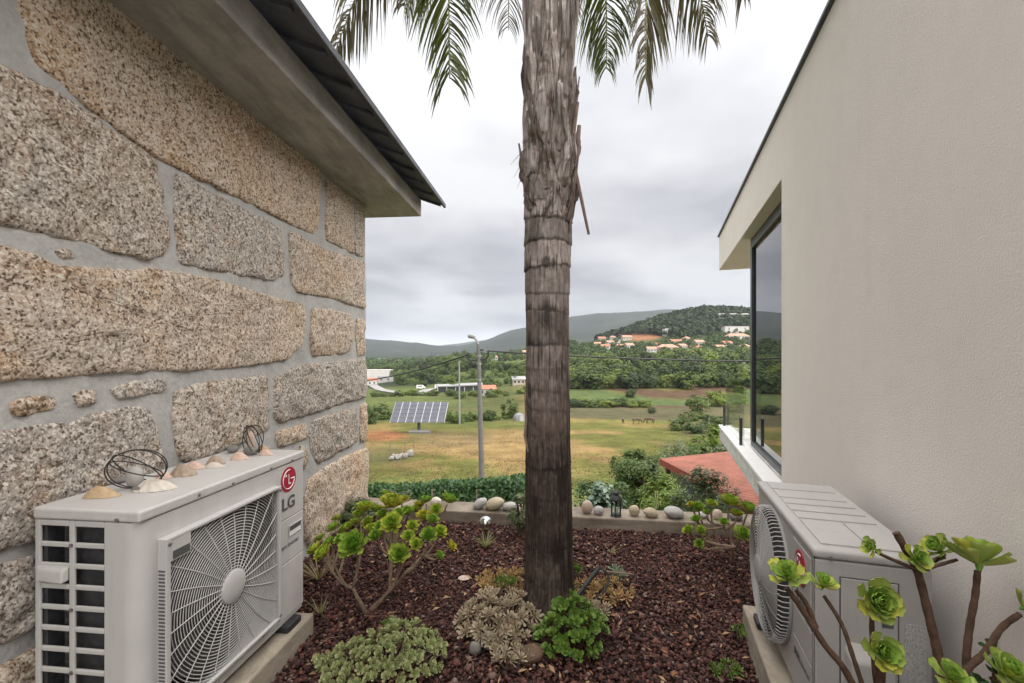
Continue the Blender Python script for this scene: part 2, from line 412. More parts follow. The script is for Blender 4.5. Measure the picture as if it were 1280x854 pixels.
def make_clear():
    m, nt, b = nmat('clear_glass'); t = NT(nt)
    g = t.n('ShaderNodeBsdfGlossy'); g.inputs['Roughness'].default_value = 0.02
    tr = t.n('ShaderNodeBsdfTransparent'); tr.inputs[0].default_value = (0.95, 0.975, 0.965, 1)
    lw = t.n('ShaderNodeLayerWeight'); lw.inputs[0].default_value = 0.5
    fr = t.math('MULTIPLY_ADD', t.math('POWER', lw.outputs['Facing'], 5.0), 0.7); fr.node.inputs[2].default_value = 0.03
    ms = t.n('ShaderNodeMixShader'); t.l(fr, ms.inputs[0]); t.l(tr.outputs[0], ms.inputs[1]); t.l(g.outputs[0], ms.inputs[2])
    t.l(ms.outputs[0], nt.nodes['Material Output'].inputs[0])
    return m
CLEAR = make_clear()
# ------------------------------------------------------------------ the valley floor and the hills
UC = np.array([200, 340, 455, 520, 560, 600, 640, 700, 760, 820, 880, 940, 1080, 1250], float)
def row(*v): return np.array(v, float)
TAB = [  # distance, ground row in the picture for each column above (one value: the same in every column)
    (4.2, 1010), (7, 870), (12, 727), (18, 645), (25, 613), (32, 594), (40, 579), (60, 556), (90, 536), (130, 517), (185, 501),
    (205, row(498, 498, 497, 496, 496, 495, 493, 489, 488, 488, 488, 488, 488, 488)),
    (240, row(494, 494, 493, 492, 491, 489, 485, 479, 477, 477, 477, 476, 474, 474)),
    (300, row(488, 488, 488, 486, 484, 481, 477, 470, 467, 466, 466, 464, 460, 460)),
    (400, row(482, 480, 479, 474, 468, 464, 461, 458, 453, 451, 450, 448, 444, 440)),
    (500, row(478, 474, 472, 466, 457, 454, 452, 446, 438, 436, 435, 434, 430, 426)),
    (600, row(474, 470, 468, 462, 455, 452, 449, 439, 430, 427, 425, 422, 418, 414)),
    (800, row(470, 464, 460, 458, 455, 452, 447, 436, 423, 403, 390, 393, 396, 396)),
    (1000, row(464, 460, 457, 455, 453, 450, 446, 436, 428, 415, 405, 405, 405, 405)),
    (1500, row(458, 454, 452, 451, 450, 448, 445, 438, 432, 425, 420, 420, 420, 420)),
    (2400, row(450, 446, 444, 444, 444, 441, 434, 425, 418, 414, 412, 412, 412, 412)),
    (3500, row(416, 419, 423, 428, 434, 428, 413, 399, 390, 388, 391, 395, 398, 398)),
    (4500, row(430, 432, 436, 438, 438, 436, 430, 420, 412, 410, 410, 410, 410, 410)),
    (6500, row(428, 428, 430, 432, 431, 426, 424, 424, 424, 424, 424, 424, 424, 424)),
    (9000, 441)]
TY = np.log(np.array([r[0] for r in TAB])); TV = np.array([np.broadcast_to(r[1], UC.shape) for r in TAB], float)
def cr_cols(u):
    u = np.clip(u, UC[0], UC[-1]); i = np.clip(np.searchsorted(UC, u) - 1, 0, len(UC) - 2)
    f = (u - UC[i]) / (UC[i + 1] - UC[i]); return i, f
def ground_v(u, y):
    u = np.atleast_1d(np.asarray(u, float)); y = np.atleast_1d(np.asarray(y, float))
    i, f = cr_cols(u); ly = np.clip(np.log(np.maximum(y, 4.2)), TY[0], TY[-1])
    j = np.clip(np.searchsorted(TY, ly) - 1, 0, len(TY) - 2); g = (ly - TY[j]) / (TY[j + 1] - TY[j])
    i0 = np.maximum(i - 1, 0); i3 = np.minimum(i + 2, len(UC) - 1)
    def line(jj):
        a, b, c, d = TV[jj, i0], TV[jj, i], TV[jj, i + 1], TV[jj, i3]
        return b + 0.5 * f * (c - a + f * (2 * a - 5 * b + 4 * c - d + f * (3 * (b - c) + d - a)))
    return line(j) * (1 - g) + line(j + 1) * g
def H(x, y):
    """height of the ground at a point of the valley"""
    x = np.atleast_1d(np.asarray(x, float)); y = np.atleast_1d(np.asarray(y, float)); yy = np.maximum(y, 4.2)
    u = CU + F * x / yy; v = ground_v(u, yy); z = EYE - (v - HV) / F * yy
    p = np.stack([x, y, np.zeros_like(x)], 1)
    n = fbm(p / 9.0, 3, 5) * 0.16 * np.clip((y - 6) / 20, 0, 1)
    n += fbm(p / 60.0, 3, 9) * 0.9 * np.clip((y - 60) / 200, 0, 1)
    n += fbm(p / 420.0, 5, 21) * 26 * np.clip((y - 900) / 2200, 0, 1)
    return z + n
def at_ground(u, v, y0=6.0, y1=6000.0):
    ys = np.exp(np.linspace(math.log(y0), math.log(y1), 1500)); xs = (u - CU) / F * ys
    zs = H(xs, ys); vv = HV + (EYE - zs) / ys * F
    k = np.argmax(vv <= v); 
    return Vector((xs[k], ys[k], zs[k]))
def on_ground(u, y): 
    x = (u - CU) / F * y; return Vector((x, y, float(H(x, y)[0])))

def build_terrain():
    ys = np.concatenate([np.exp(np.linspace(math.log(4.25), math.log(2000), 520)), np.exp(np.linspace(math.log(2020), math.log(9000), 90))])
    us = np.concatenate([np.linspace(-1500, 350, 30, endpoint=False), np.linspace(350, 1050, 330, endpoint=False), np.linspace(1050, 2600, 30)])
    Y, U = np.meshgrid(ys, us, indexing='ij'); X = (U - CU) / F * Y
    x, y, u = X.ravel(), Y.ravel(), U.ravel(); z = H(x, y); V = np.stack([x, y, z], 1)
    nr, nc = Y.shape; a = np.arange(nr * nc).reshape(nr, nc)
    Fc = np.stack([a[:-1, :-1].ravel(), a[:-1, 1:].ravel(), a[1:, 1:].ravel(), a[1:, :-1].ravel()], 1)
    me = fast_mesh('valley_ground', V, Fc, True)
    # what grows where: dry meadow, green strips, ploughed and scrubby ground, woods
    p = np.stack([x, y, 0 * x], 1); n1 = fbm(p / 14.0, 4, 31); n2 = fbm(p / 5.0 * [1, .35, 1], 3, 41); n3 = fbm(p / 45.0, 3, 51)
    def sm(t, lo, hi): q = np.clip((t - lo) / (hi - lo), 0, 1); return (q * q * (3 - 2 * q))[:, None]
    straw = np.array([0.30, 0.205, 0.085]); green = np.array([0.145, 0.145, 0.036]); lush = np.array([0.095, 0.125, 0.038])
    scrub = np.array([0.11, 0.105, 0.045]); wood = np.array([0.020, 0.028, 0.015]); soil = np.array([0.30, 0.135, 0.06]); grey = np.array([0.115, 0.105, 0.058])
    n4 = fbm(p / 1.3 * [1, .3, 1], 3, 45)
    C = straw + (green - straw) * sm(n1 * 1.1 + n3 * 0.7 + n2 * 0.5 + n4 * 0.3 + 0.05, -0.15, 0.3); C = C * (1 + 0.35 * n4[:, None] * sm(-y, -120, -60))
    near = sm(-(y + n1 * 8), -38, -26); C = C + (lush * 1.5 - C) * near * 0.8
    gz = sm(y, 70, 120) * sm(n3 + n1 * .5, -0.35, 0.2); C = C + (green * 1.15 - C) * gz * 0.65
    warp = y + n3 * 18 + n1 * 7 + 9 * np.sin(u / 41.0) * np.clip((y - 120) / 60, 0, 1)
    far_l = sm(warp, 100, 118) * sm(-u, -672, -640); C = C + (lush * (1 + 0.3 * n3[:, None]) - C) * far_l * 0.85
    C = C + (grey - C) * sm(warp, 114, 120) * (1 - sm(warp, 150, 155)) * sm(u, 650, 700) * 0.9
    bank = sm(warp, 150, 154) * (1 - sm(warp, 168, 172)) * sm(u, 690, 720); C = C + (np.array([0.13, 0.085, 0.05]) - C) * bank
    gr = sm(warp, 167, 171) * (1 - sm(warp, 200, 205)) * sm(u, 690, 715); C = C + (np.array([0.105, 0.145, 0.048]) - C) * gr
    b2 = sm(warp, 201, 205) * (1 - sm(warp, 214, 220)) * sm(u, 690, 720); C = C + (np.array([0.12, 0.075, 0.045]) - C) * b2
    wd = sm(warp, 214, 240) * sm(u, 640, 700); C = C + (np.array([0.06, 0.085, 0.025]) - C) * wd
    wl_ = sm(warp, 260, 360) * (1 - sm(u, 640, 700)); mixl = sm(fbm(p / 70.0, 3, 61), -0.15, 0.2); C = C + ((lush * 1.2) * mixl + wood * 1.5 * (1 - mixl) - C) * wl_ * 0.9
    fw = sm(y, 620, 700) * sm(u, 680, 790); C = C + (wood - C) * fw
    ff = sm(y, 1200, 2000); far = fbm(p / 160.0, 4, 71); C = C + (wood * 0.9 + np.array([0.018, 0.02, 0.010]) * np.clip(far * 2.2 - 0.25, 0, 1)[:, None] - C) * ff
    # orange earth near the solar panels, scrubby verge round it, scrub bank to the right of the meadow
    def blob(uc, vc, ru, rv):
        vv = HV + (EYE - z) / y * F
        return np.exp(-(((u - uc) / ru) ** 2 + ((vv - vc) / rv) ** 2) * (1 + 0.6 * n1))[:, None]
    e = blob(480, 545, 34, 7); C = C + (soil - C) * np.clip(e * 2.2 - 0.5, 0, 1)
    e = blob(560, 548, 55, 11); C = C + (np.array([0.21, 0.15, 0.075]) * (1 + 0.5 * n2[:, None]) - C) * np.clip(e * 2 - 0.4, 0, 1) * 0.8
    e = blob(485, 570, 40, 12); C = C + (scrub * 1.1 - C) * np.clip(e * 2 - 0.4, 0, 1) * 0.75
    e = blob(905, 545, 62, 42); C = C + (scrub - C) * np.clip(e * 2 - 0.5, 0, 1) * 0.9
    e = blob(803, 420, 26, 6); e2 = np.clip(e * 2.5 - 0.6, 0, 1) * (y[:, None] > 400); C = C + (np.array([0.36, 0.17, 0.085]) - C) * e2
    C = np.clip(C * np.where(y < 1200, 0.60, 0.75)[:, None], 0.004, 1)
    ca = me.color_attributes.new('zone', 'FLOAT_COLOR', 'POINT')
    ca.data.foreach_set('color', np.concatenate([C, np.ones((len(C), 1))], 1).astype(np.float32).ravel())
    tag(link('valley_ground', me, TERRM), kind='structure')
build_terrain()
plain = simple('plain_grass', (0.07, 0.085, 0.03), 0.95, 0.1, var=0.4, scale=0.02, coords='Object')
tag(MB().box(-20000, 20000, -9000, 24000, -42, -40).build('outlying_ground', plain), kind='structure')

# bed soil under the red lava gravel, held by the kerb
SOIL = simple('bed_soil', (0.035, 0.018, 0.014), 0.95, 0.1, var=0.4, scale=30, bump=0.6, bscale=60, bdist=0.01)
tag(MB().hexa([(-1.9, -1.6, -3.2), (0.6, -1.6, -3.2), (2.24, 3.9, -3.2), (-1.46, 4.12, -3.2), (-1.9, -1.6, -0.012), (0.6, -1.6, -0.012), (2.24, 3.9, -0.012), (-1.46, 4.12, -0.012)]).build('bed_soil', SOIL), kind='structure')

# ------------------------------------------------------------------ stone house on the left
WN = Vector((0.9961, -0.0877, 0)); WT = Vector((0.0877, 0.9961, 0))
def wall_pt(y, z, out=0.0): return Vector((-1.812 + 0.088 * y, y, z)) + WN * out
def wall_px(u, v):
    y = 1.812 / (0.088 - (u - CU) / F); return y, EYE - (v - HV) / F * y
house = tag(empty('stone_house', wall_pt(4.42, 0)), 'old granite block house with grey mortar joints and concrete eave', 'house')
HO = house.location
def wall_body():
    ny, nz = 150, 90; y0, y1, z0, z1 = -1.6, 4.42, -3.2, 2.93
    ys = np.linspace(y0, y1, ny); zs = np.concatenate([np.linspace(z0, -0.2, 8, endpoint=False), np.linspace(-0.2, z1, nz - 8)])
    Yg, Zg = np.meshgrid(ys, zs, indexing='ij'); p = np.stack([Yg.ravel(), Zg.ravel(), 0 * Yg.ravel()], 1)
    o = fbm(p * 7, 4, 3) * 0.010
    V = np.stack([-1.812 + 0.088 * p[:, 0] + o, p[:, 0], p[:, 1]], 1); a = np.arange(ny * nz).reshape(ny, nz)
    Fc = [tuple(q) for q in np.stack([a[:-1, :-1].ravel(), a[1:, :-1].ravel(), a[1:, 1:].ravel(), a[:-1, 1:].ravel()], 1)]
    mb = MB().add(V - np.array(HO), Fc)
    A = [wall_pt(y0, z0, -0.03), wall_pt(y1, z0, -0.004), wall_pt(y1, z0, -4), wall_pt(y0, z0, -4)]
    mb.hexa([q - HO for q in A] + [q - HO + Vector((0, 0, z1 - z0)) for q in A])
    return mb.build('wall', MORTAR, house, smooth=True)
swall = wall_body()
STONES = [
    [(20, -88), (16, -20), (24, 30), (42, 78), (80, 110), (120, 145), (165, 178), (205, 205), (300, 250), (392, 294), (399, 262), (398, 212), (330, 150), (240, 72), (155, -6), (60, -90)],
    [(0, 84), (60, 110), (109, 139), (161, 178), (188, 202), (199, 232), (208, 275), (211, 306), (203, 320), (187, 325), (150, 319), (90, 302), (40, 290), (0, 281)],
    [(217, 216), (260, 238), (337, 277), (350, 292), (354, 320), (353, 346), (337, 352), (311, 347), (260, 338), (224, 330), (218, 310), (216, 260)],
    [(361, 289), (380, 299), (407, 312), (454, 327), (455, 360), (455, 386), (442, 383), (412, 373), (371, 366), (363, 350), (360, 320)],
    [(407, 224), (424, 236), (439, 246), (441, 285), (441, 317), (424, 310), (407, 300), (406, 262)],
    [(443, 250), (454, 258), (454, 290), (454, 321), (443, 318), (442, 285)],
    [(0, 299), (25, 312), (56, 329), (116, 334), (160, 336), (202, 337), (262, 347), (330, 368), (377, 380), (382, 394), (380, 414), (375, 432), (356, 450), (310, 458), (262, 463), (187, 465), (112, 469), (50, 474), (0, 477)],
    [(389, 386), (412, 386), (436, 391), (440, 405), (440, 426), (434, 441), (412, 445), (390, 445), (387, 420)],
    [(445, 398), (455, 400), (455, 422), (455, 444), (446, 445), (443, 422)],
    [(341, 472), (358, 463), (377, 455), (415, 452), (456, 449), (457, 472), (457, 496), (430, 504), (412, 510), (370, 523), (349, 529), (341, 522), (340, 498)],
    [(213, 492), (228, 484), (246, 479), (290, 473), (330, 469), (334, 480), (335, 512), (333, 539), (300, 556), (262, 573), (240, 580), (226, 577), (219, 560), (214, 528)],
    [(11, 504), (36, 494), (66, 496), (70, 503), (66, 512), (30, 522), (13, 519)],
    [(89, 493), (105, 487), (116, 487), (120, 499), (116, 506), (97, 509)],
    [(139, 488), (152, 480), (170, 475), (204, 473), (207, 482), (204, 490), (165, 497), (145, 498)],
    [(66, 314), (80, 311), (91, 314), (92, 322), (76, 325)],
    [(0, 540), (40, 532), (75, 526), (120, 516), (165, 507), (184, 511), (196, 530), (201, 556), (203, 590), (190, 622), (110, 655), (41, 676), (0, 690)],
    [(0, 706), (41, 691), (90, 676), (140, 668), (150, 700), (140, 740), (90, 768), (41, 785), (0, 801)],
    [(0, 826), (60, 800), (140, 765), (200, 742), (215, 790), (190, 860), (90, 935), (0, 990)],
    [(0, 1010), (90, 960), (190, 885), (230, 880), (225, 935), (160, 1010), (0, 1170)],
    [(345, 540), (360, 535), (381, 529), (384, 538), (383, 548), (365, 555), (347, 559), (344, 550)],
    [(391, 525), (418, 516), (445, 509), (447, 530), (447, 549), (440, 557), (418, 569), (396, 580), (388, 566), (386, 545)],
    [(450, 506), (458, 503), (458, 527), (458, 552), (450, 553), (449, 530)],
    [(459, 560), (440, 566), (424, 573), (404, 585), (384, 600), (378, 625), (378, 655), (384, 686), (410, 672), (440, 652), (459, 640), (459, 600)],
    [(374, 556), (382, 560), (385, 575), (380, 588), (374, 585)],
    [(212, 600), (250, 592), (290, 582), (330, 568), (366, 590), (370, 620), (366, 660), (300, 690), (240, 716), (215, 700)],
    [(240, 735), (300, 708), (366, 676), (372, 710), (366, 735), (300, 780), (245, 815)],
    [(446, 452), (457, 453), (457, 494), (449, 496)][:0] or [(228, 592), (236, 590), (240, 596), (232, 600)]]
def granite_stone(poly, seed):
    pts = []
    for (u, v) in poly:
        y, z = wall_px(u, v)
        if u == 0: y = 0.98                            # the block goes on past the left edge of the view
        pts.append((y, z))
    pts = np.array(pts); n = len(pts)
    per = np.linalg.norm(pts - np.roll(pts, -1, 0), axis=1).sum(); m = int(np.clip(per / 0.022, 28, 220))
    cum = np.concatenate([[0], np.cumsum(np.linalg.norm(np.roll(pts, -1, 0) - pts, axis=1))])
    tt = np.linspace(0, cum[-1], m, endpoint=False); out = []
    for s in tt:
        i = min(np.searchsorted(cum, s, 'right') - 1, n - 1); f = (s - cum[i]) / max(cum[i + 1] - cum[i], 1e-9)
        a, b, c, d = pts[(i - 1) % n], pts[i], pts[(i + 1) % n], pts[(i + 2) % n]
        cr = b + 0.5 * f * (c - a + f * (2 * a - 5 * b + 4 * c - d + f * (3 * (b - c) + d - a)))
        out.append(0.3 * cr + 0.7 * (b + f * (c - b)))
    out = np.array(out); cen = out.mean(0)
    big = min(1.0, per / 1.6)
    jit = fbm(np.concatenate([out * 26, np.full((m, 1), seed * 3.1)], 1), 3, seed) * 0.015 * (0.35 + 0.65 * big) + 0.001
    dirs = out - cen; dirs /= np.linalg.norm(dirs, axis=1, keepdims=True); out = out + dirs * jit[:, None]
    ext = np.linalg.norm(out - cen, axis=1).mean()
    e = np.array([0, 0.003, 0.009, 0.020, 0.045]) * (0.5 + 0.5 * big); hh = np.array([-0.02, 0.006, 0.013, 0.018, 0.021]) * (0.55 + 0.45 * big)
    rings = []
    rad = np.linalg.norm(out - cen, axis=1)
    for ei, hi in zip(e, hh):
        t = 1 - np.minimum(ei / np.maximum(rad, 1e-6) * 1.15, 0.6); rings.append((cen + (out - cen) * t[:, None], np.full(m, hi)))
    base_t = 1 - np.minimum(e[-1] / rad * 1.15, 0.6)
    for q in np.linspace(0.9, 0.06, 16 if per > 1.5 else 7):
        rings.append((cen + (out - cen) * (base_t * q)[:, None], np.full(m, hh[-1] + 0.008 * (1 - q))))
    V2 = np.concatenate([r[0] for r in rings] + [cen[None]]); h = np.concatenate([r[1] for r in rings] + [[hh[-1] + 0.008]])
    p3 = np.concatenate([V2, np.full((len(V2), 1), seed * 5.7)], 1); amp = np.clip((h + 0.02) / 0.03, 0, 1)
    h = h + (fbm(p3 * 5, 3, seed + 50) * 0.020 * big + fbm(p3 * 20, 4, seed + 60) * 0.016) * amp
    V = np.array([wall_pt(a, b, c) - HO for (a, b), c in zip(V2, h)]); k = len(rings); Fc = []
    area = 0.5 * np.sum(out[:, 0] * np.roll(out[:, 1], -1) - np.roll(out[:, 0], -1) * out[:, 1])
    for r in range(k - 1):
        for i in range(m):
            j = (i + 1) % m; q = (r * m + i, r * m + j, (r + 1) * m + j, (r + 1) * m + i); Fc.append(q if area > 0 else q[::-1])
    for i in range(m):
        j = (i + 1) % m; q = ((k - 1) * m + i, (k - 1) * m + j, k * m); Fc.append(q if area > 0 else q[::-1])
    return MB().add(V, Fc).build('stone', GRANITE, swall, smooth=False)
for i, poly in enumerate(STONES):
    s = granite_stone(poly, i + 1); s.data.polygons.foreach_set('use_smooth', np.ones(len(s.data.polygons), dtype=bool))
def wall_slab(ya, yb, o0, o1, z0, z1):
    A = [wall_pt(ya, z0, o1), wall_pt(yb, z0, o1), wall_pt(yb, z0, o0), wall_pt(ya, z0, o0)]
    return MB().hexa([q - HO for q in A] + [q - HO + Vector((0, 0, z1 - z0)) for q in A])
eave = wall_slab(-1.6, 4.76, -0.6, 0.455, 2.92, 3.085).build('eave_slab', SOFFIT, house, bevel=0.006)
# slate sheets of the roof, overlapping, with folded ribs underneath
roof = wall_slab(-1.6, 4.80, -3.4, 0.30, 3.09, 3.10).build('roof', SLATE, house)
sl = math.tan(R(20))
roofm = MB()
k = 0; y = -1.55
while y < 4.80:
    w = 0.30; ya, yb = y, min(y + w + 0.02, 4.83); lift = 0.0025 * (k % 2)
    A = []
    for z_off in (0.0, 0.018):
        for (yy, oo) in ((ya, 0.665), (yb, 0.665), (yb, -3.4), (ya, -3.4)):
            A.append(wall_pt(yy, 3.045 + lift + z_off + (0.665 - oo) * sl, oo) - HO)
    MB().hexa(A).build('roof_tile', SLATE, roof)
    rib = MB(); B = []
    for z_off in (-0.022, -0.001):
        for (yy, oo) in ((ya + 0.02, 0.65), (ya + 0.05, 0.65), (ya + 0.05, 0.1), (ya + 0.02, 0.1)):
            B.append(wall_pt(yy, 3.045 + z_off + (0.665 - oo) * sl, oo) - HO)
    rib.hexa(B).build('batten', SLATE, roof)
    y += w; k += 1
A = []
for z_off in (-0.012, 0.032):
    for (yy, oo) in ((-1.6, 0.69), (4.86, 0.69), (4.86, 0.667), (-1.6, 0.667)): A.append(wall_pt(yy, 3.045 + z_off, oo) - HO)
MB().hexa(A).build('drip_edge', SLATE, house, bevel=0.004)

# ------------------------------------------------------------------ rendered house on the right
RT = Vector((0.3134, 0.9496, 0)); RN = Vector((-0.9496, 0.3134, 0))
def rw(y, z, out=0.0): return Vector((0.9715 + 0.33 * y, y, z)) + RN * out
villa = tag(empty('rendered_house', rw(3.71, 0)), 'modern house with beige stucco wall, flat roof and dark framed window', 'house')
VO = villa.location
def rslab(ya, yb, o0, o1, z0, z1):
    A = [rw(ya, z0, o0), rw(yb, z0, o0), rw(yb, z0, o1), rw(ya, z0, o1)]
    return MB().hexa([q - VO for q in A] + [q - VO + Vector((0, 0, z1 - z0)) for q in A])
_o = [(-1.8, -3.2), (3.71, -3.2), (3.71, 2.92), (7.77, 2.92), (7.77, 3.49), (-1.8, 3.49)]
_v = [rw(a, b, 0.0) - VO for a, b in _o] + [rw(a, b, -0.35) - VO for a, b in _o]
MB().add(_v, [(0, 5, 4, 3, 2, 1), (6, 7, 8, 9, 10, 11)] + [(i, (i + 1) % 6, 6 + (i + 1) % 6, 6 + i) for i in range(6)]).build('wall', STUCCO, villa, bevel=0.006)
rslab(3.72, 7.767, -4.0, -0.351, 2.921, 3.489).build('roof_overhang', STUCCO, villa, bevel=0.008)
rslab(-1.8, 7.80, -4.02, 0.025, 3.491, 3.515).build('coping', COPING, villa, bevel=0.003)
rslab(3.712, 5.70, -0.34, -0.12, 0.335, 0.36).build('window_sill', LEDGEM, villa)
win = rslab(3.75, 5.70, -0.165, -0.150, 0.40, 2.86).build('window', PANE, villa)
win['label'] = 'tall dark window pane reflecting the valley and sky'
for (a, b, z0, z1) in ((3.72, 5.72, 2.80, 2.919), (3.72, 5.72, 0.361, 0.42), (5.64, 5.74, 0.421, 2.799), (3.72, 3.78, 0.421, 2.799)):
    rslab(a, b, -0.20, -0.125, z0, z1).build('frame', FRAMEM, win, bevel=0.004)
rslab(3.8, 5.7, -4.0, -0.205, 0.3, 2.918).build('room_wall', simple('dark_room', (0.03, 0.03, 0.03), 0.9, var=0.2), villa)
rslab(3.712, 7.42, -4.0, 0.03, 0.10, 0.30).build('balcony_slab', LEDGEM, villa, bevel=0.006)
rslab(3.712, 7.45, -0.118, 0.045, 0.301, 0.334).build('ledge', simple('ledge_stone', (0.74, 0.73, 0.72), 0.6, var=0.05, scale=6), villa, bevel=0.004)
bal = rslab(5.76, 7.38, -0.062, -0.05, 0.337, 1.17).build('balcony_glass', CLEAR, villa)
rslab(7.36, 7.372, -1.9, -0.066, 0.337, 1.17).build('balcony_glass', CLEAR, villa)
for yy in (7.34, 5.80): rslab(yy - 0.018, yy + 0.018, -0.045, -0.01, 0.3345, 0.68).build('clamp_post', FRAMEM, bal, bevel=0.004)
rslab(-1.8, 4.0, -3.0, -0.36, -3.2, 2.9).build('inner_wall', STUCCO, villa)
# ------------------------------------------------------------------ air conditioners
def text_mesh(txt, size, bold=0.0):
    cu = bpy.data.curves.new('lettering', 'FONT'); cu.body = txt; cu.size = size; cu.align_x = 'CENTER'; cu.align_y = 'CENTER'; cu.offset = bold; cu.resolution_u = 3
    o = bpy.data.objects.new('lettering', cu); COL.objects.link(o)
    dg = bpy.context.evaluated_depsgraph_get(); me = bpy.data.meshes.new_from_object(o.evaluated_get(dg))
    COL.objects.unlink(o); bpy.data.objects.remove(o); return me
def front_text(parent, txt, size, x, z, m, bold=0.0, width=None, name='lettering', y=-0.0035):
    me = text_mesh(txt, size, bold); o = link(name, me, m, parent); o.location = (x, y, z); o.rotation_euler = (R(90), 0, 0)
    if width:
        xs = [v.co.x for v in me.vertices]; o.scale = (width / (max(xs) - min(xs)), 1, 1)
    return o
def disc(mb, x, z, r, y0, y1, n=40): return mb.lathe([(r, y0), (r, y1)], (x, 0, z), n, 'y')
def emblem(parent, x, z, r, y):
    d = disc(MB(), x, z, r, y, y - 0.003, 48); o = d.build('emblem', LOGO_RED, parent)
    w = MB(); n = 40; yy = y - 0.0036
    arc = [(x + r * 0.76 * math.cos(a), yy, z + r * 0.76 * math.sin(a)) for a in np.linspace(R(78), R(360), n)]
    w.tube(arc, r * 0.042, 4); w.tube([(x + r * 0.76, yy, z), (x + r * 0.28, yy, z)], r * 0.042, 4)
    w.tube([(x, yy, z + r * 0.38), (x, yy, z - r * 0.38)], r * 0.042, 4); w.tube([(x, yy, z - r * 0.36), (x + r * 0.26, yy, z - r * 0.36)], r * 0.042, 4)
    disc(w, x - r * 0.38, z + r * 0.36, r * 0.11, yy, yy - 0.001, 12)
    w.build('emblem_lines', LOGO_WHITE, o)
def fan(parent, x, z, r, y, nb=3):
    mb = MB()
    for k in range(nb):
        a0 = 2 * math.pi * k / nb; V = []; Fc = []
        for i, rr in enumerate(np.linspace(0.07, r, 7)):
            for j, s in enumerate(np.linspace(0, 1, 9)):
                an = a0 + s * 1.45 - 0.3 * (rr / r); V.append((x + rr * math.cos(an), y + 0.045 * s * (0.4 + rr / r), z + rr * math.sin(an)))
        for i in range(6):
            for j in range(8): q = i * 9 + j; Fc.append((q, q + 1, q + 10, q + 9))
        mb.add(V, Fc)
    disc(mb, x, z, 0.075, y - 0.01, y + 0.05, 24); return mb.build('fan', FANM, parent, smooth=True)
def screw(parent, p, axis='y'):
    m = MB()
    if axis == 'y': m.lathe([(0.0065, 0.001), (0.0065, -0.003), (0.004, -0.0045)], p, 12, 'y')
    else: m.tube([(p[0] + 0.001, p[1], p[2]), (p[0] - 0.0045, p[1], p[2])], 0.0065, 10)
    m.build('screw', STEEL, parent)

